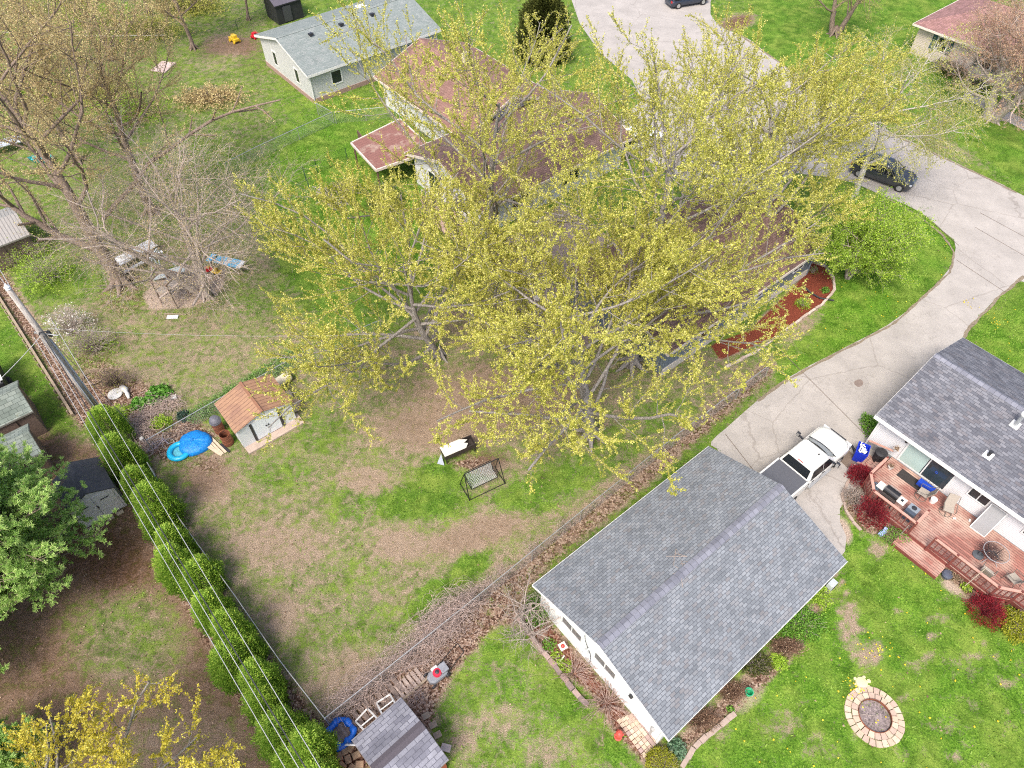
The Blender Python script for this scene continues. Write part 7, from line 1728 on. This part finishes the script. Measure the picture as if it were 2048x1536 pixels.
for a, b_ in zip(rl, rl[1:]):
    MB().bar(a + Vector((0, 0, .85)), b_ + Vector((0, 0, .85)), .05).build('rail', M('rail_grey', (.4, .37, .35), .7), dk3, world=True)
    for i in range(4): q = a.lerp(b_, i / 4); MB().bar(q, q + Vector((0, 0, .85)), .05).build('post', M('rail_grey', 0), dk3, world=True)
# lean-to with a flat brown roof
cz = 2.3; cp_ = [W(702, 286, cz), W(800, 238, cz), W(868, 300, cz), W(752, 340, cz)]; cc_ = sum(cp_, Vector()) / 4
t = thing('carport', 'low lean-to with a brown board roof and pale edge beside the dark shrub', 'carport', (cc_.x, cc_.y, 0), rz(AZ))
MB().prism([tuple(v[:2]) for v in cp_][::-1], cz - .1, cz - .02).build('roof', stripes('lean_to_roof', (.22, .10, .08), (.1, .04, .03), .3, .06, 1, .85, .3, stain=((.42, .32, .25), .8, .5)), t, world=True)
f = MB()
for i in range(4): f.bar(cp_[i] + Vector((0, 0, -.05)), cp_[(i + 1) % 4] + Vector((0, 0, -.05)), .1, .2)
f.build('fascia', M('pale_fascia', 0), t, world=True)
for v in cp_:
    q = v.lerp(cc_ + Vector((0, 0, cz)), .06); MB().bar((q.x, q.y, 0), (q.x, q.y, cz - .1), .12).build('post', M('brown_post', (.12, .07, .05), .8), t, world=True)
MB().bar(W(710, 296, 0) + Vector((.5, -.2, .9)), W(752, 340, 0) + Vector((0, 0, .9)), .08, 1.7).build('side_panel', M('brown_post', 0), t, world=True)

# ============================================================ LOOSE GROUND COVER
rg = np.random.default_rng(77)
def scatter(arr, n, xr=(-40, 34), yr=(3, 60), p0=.2):
    x = rg.uniform(*xr, n); y = rg.uniform(*yr, n)
    i = np.clip(((y + 6) / 128 * 426).astype(int), 0, 426); j = np.clip(((x + 75) / 150 * 500).astype(int), 0, 500)
    k = rg.random(n) < arr[i, j]; return x[k], y[k]
def inpav(x, y):
    d = y * cP + CAM_H * sP; qx = 1024 + FPX * x / d; qy = 768 + FPX * (-y * sP + CAM_H * cP) / d
    return (inpoly(qx, qy, DR) > 0) | (inpoly(qx, qy, RD) > 0)
xs, ys = scatter(np.clip(litter * 1.0 + .13 * (1 - lush), 0, 1), 110000); k = ~inpav(xs, ys); xs, ys = xs[k], ys[k]
pos = np.stack([xs, ys, rg.uniform(.02, .05, len(xs))], -1)
v, f, tn = leaves_np(pos, rg, 1, .09, .02, up=1.6, aspect=.8, toned=.35)
o = fastmesh('fallen_leaves', v, f, LF_TAN, None, tone=tn); o['kind'] = 'stuff'; o['label'] = 'dry brown leaves scattered over the ground'; o['category'] = 'leaves'
# grass tufts
gmap = np.clip((green - .18) * 1.25, 0, 1) * (1 - .9 * mulch) * (1 - .8 * sand)
xs, ys = scatter(gmap, 330000, (-44, 40), (2, 66)); k = ~inpav(xs, ys); xs, ys = xs[k], ys[k]
ii = np.clip(((ys + 6) / 128 * 426).astype(int), 0, 426); jj = np.clip(((xs + 75) / 150 * 500).astype(int), 0, 500)
def fbm(x, y, s): return (np.sin(x * s + 1.3 * np.sin(y * s * .7)) + np.sin(y * s * 1.3 + 1.7 * np.sin(x * s * .9 + 2)) + np.sin((x + y) * s * .6 + 1)) / 3
keep = rg.random(len(xs)) < np.clip(.55 + .5 * fbm(xs, ys, 2.1) + .35 * fbm(xs, ys, .7) + (green[ii, jj] - .6) * .8, .05, 1)
xs, ys, ii, jj = xs[keep], ys[keep], ii[keep], jj[keep]
N_ = len(xs); a = rg.uniform(0, 6.28, N_); hgt = rg.uniform(.03, .085, N_) * (.7 + .6 * lush[ii, jj]); w_ = rg.uniform(.016, .035, N_)
lean = rg.normal(0, .05, (N_, 2))
b0 = np.stack([xs, ys, np.full(N_, .0)], -1); sd_ = np.stack([np.cos(a), np.sin(a), np.zeros(N_)], -1) * w_[:, None]
tp = b0 + np.stack([lean[:, 0], lean[:, 1], hgt], -1)
V = np.stack([b0 - sd_, b0 + sd_, tp + sd_ * .35, tp - sd_ * .35], 1).reshape(-1, 3)
tn = np.clip(.35 + .35 * lush[ii, jj] + .25 * fbm(xs, ys, .5) + rg.normal(0, .2, N_), 0, 1)
o = fastmesh('grass', V, np.arange(len(V)).reshape(-1, 4), leafmat('grass_blades', (.06, .14, .014), (.15, .28, .028), (.31, .44, .08), .3), None, tone=np.repeat(tn, 1)); o['kind'] = 'stuff'; o['label'] = 'short lawn grass, thick in places and thin in others'; o['category'] = 'grass'
# dandelions
xs = np.concatenate([W(px, py)[0:1] for px, py in []] + [rg.uniform(9, 30, 200)]); ys = rg.uniform(3, 16, 200)
k = green[np.clip(((ys + 6) / 128 * 426).astype(int), 0, 426), np.clip(((xs + 75) / 150 * 500).astype(int), 0, 500)] > .7
x2 = rg.uniform(16, 34, 260); y2 = rg.uniform(20, 44, 260); k2 = (green[np.clip(((y2 + 6) / 128 * 426).astype(int), 0, 426), np.clip(((x2 + 75) / 150 * 500).astype(int), 0, 500)] > .8) & ~inpav(x2, y2)
P_ = [np.stack([xs[k], ys[k]], -1), np.stack([x2[k2], y2[k2]], -1)]
for cx, cy, m_ in ((1712, 1382, 30), (1765, 1300, 14), (1745, 1305, 12), (1990, 640, 14), (1940, 610, 10), (1450, 1300, 0)):
    c_ = W(cx, cy); P_.append(np.array(c_[:2]) + rg.normal(0, .3, (m_, 2)))
P_ = np.concatenate(P_); pos = np.concatenate([P_, np.full((len(P_), 1), .07)], 1)
v, f, tn = leaves_np(pos, rg, 2, .07, .01, up=4, aspect=1.0)
o = fastmesh('dandelions', v, f, leafmat('dandelion_yellow', (.70, .50, .02), (.80, .60, .03), (.85, .7, .06), .2), None, tone=tn); o['kind'] = 'stuff'; o['label'] = 'yellow dandelions dotted over the lawns'; o['category'] = 'flowers'
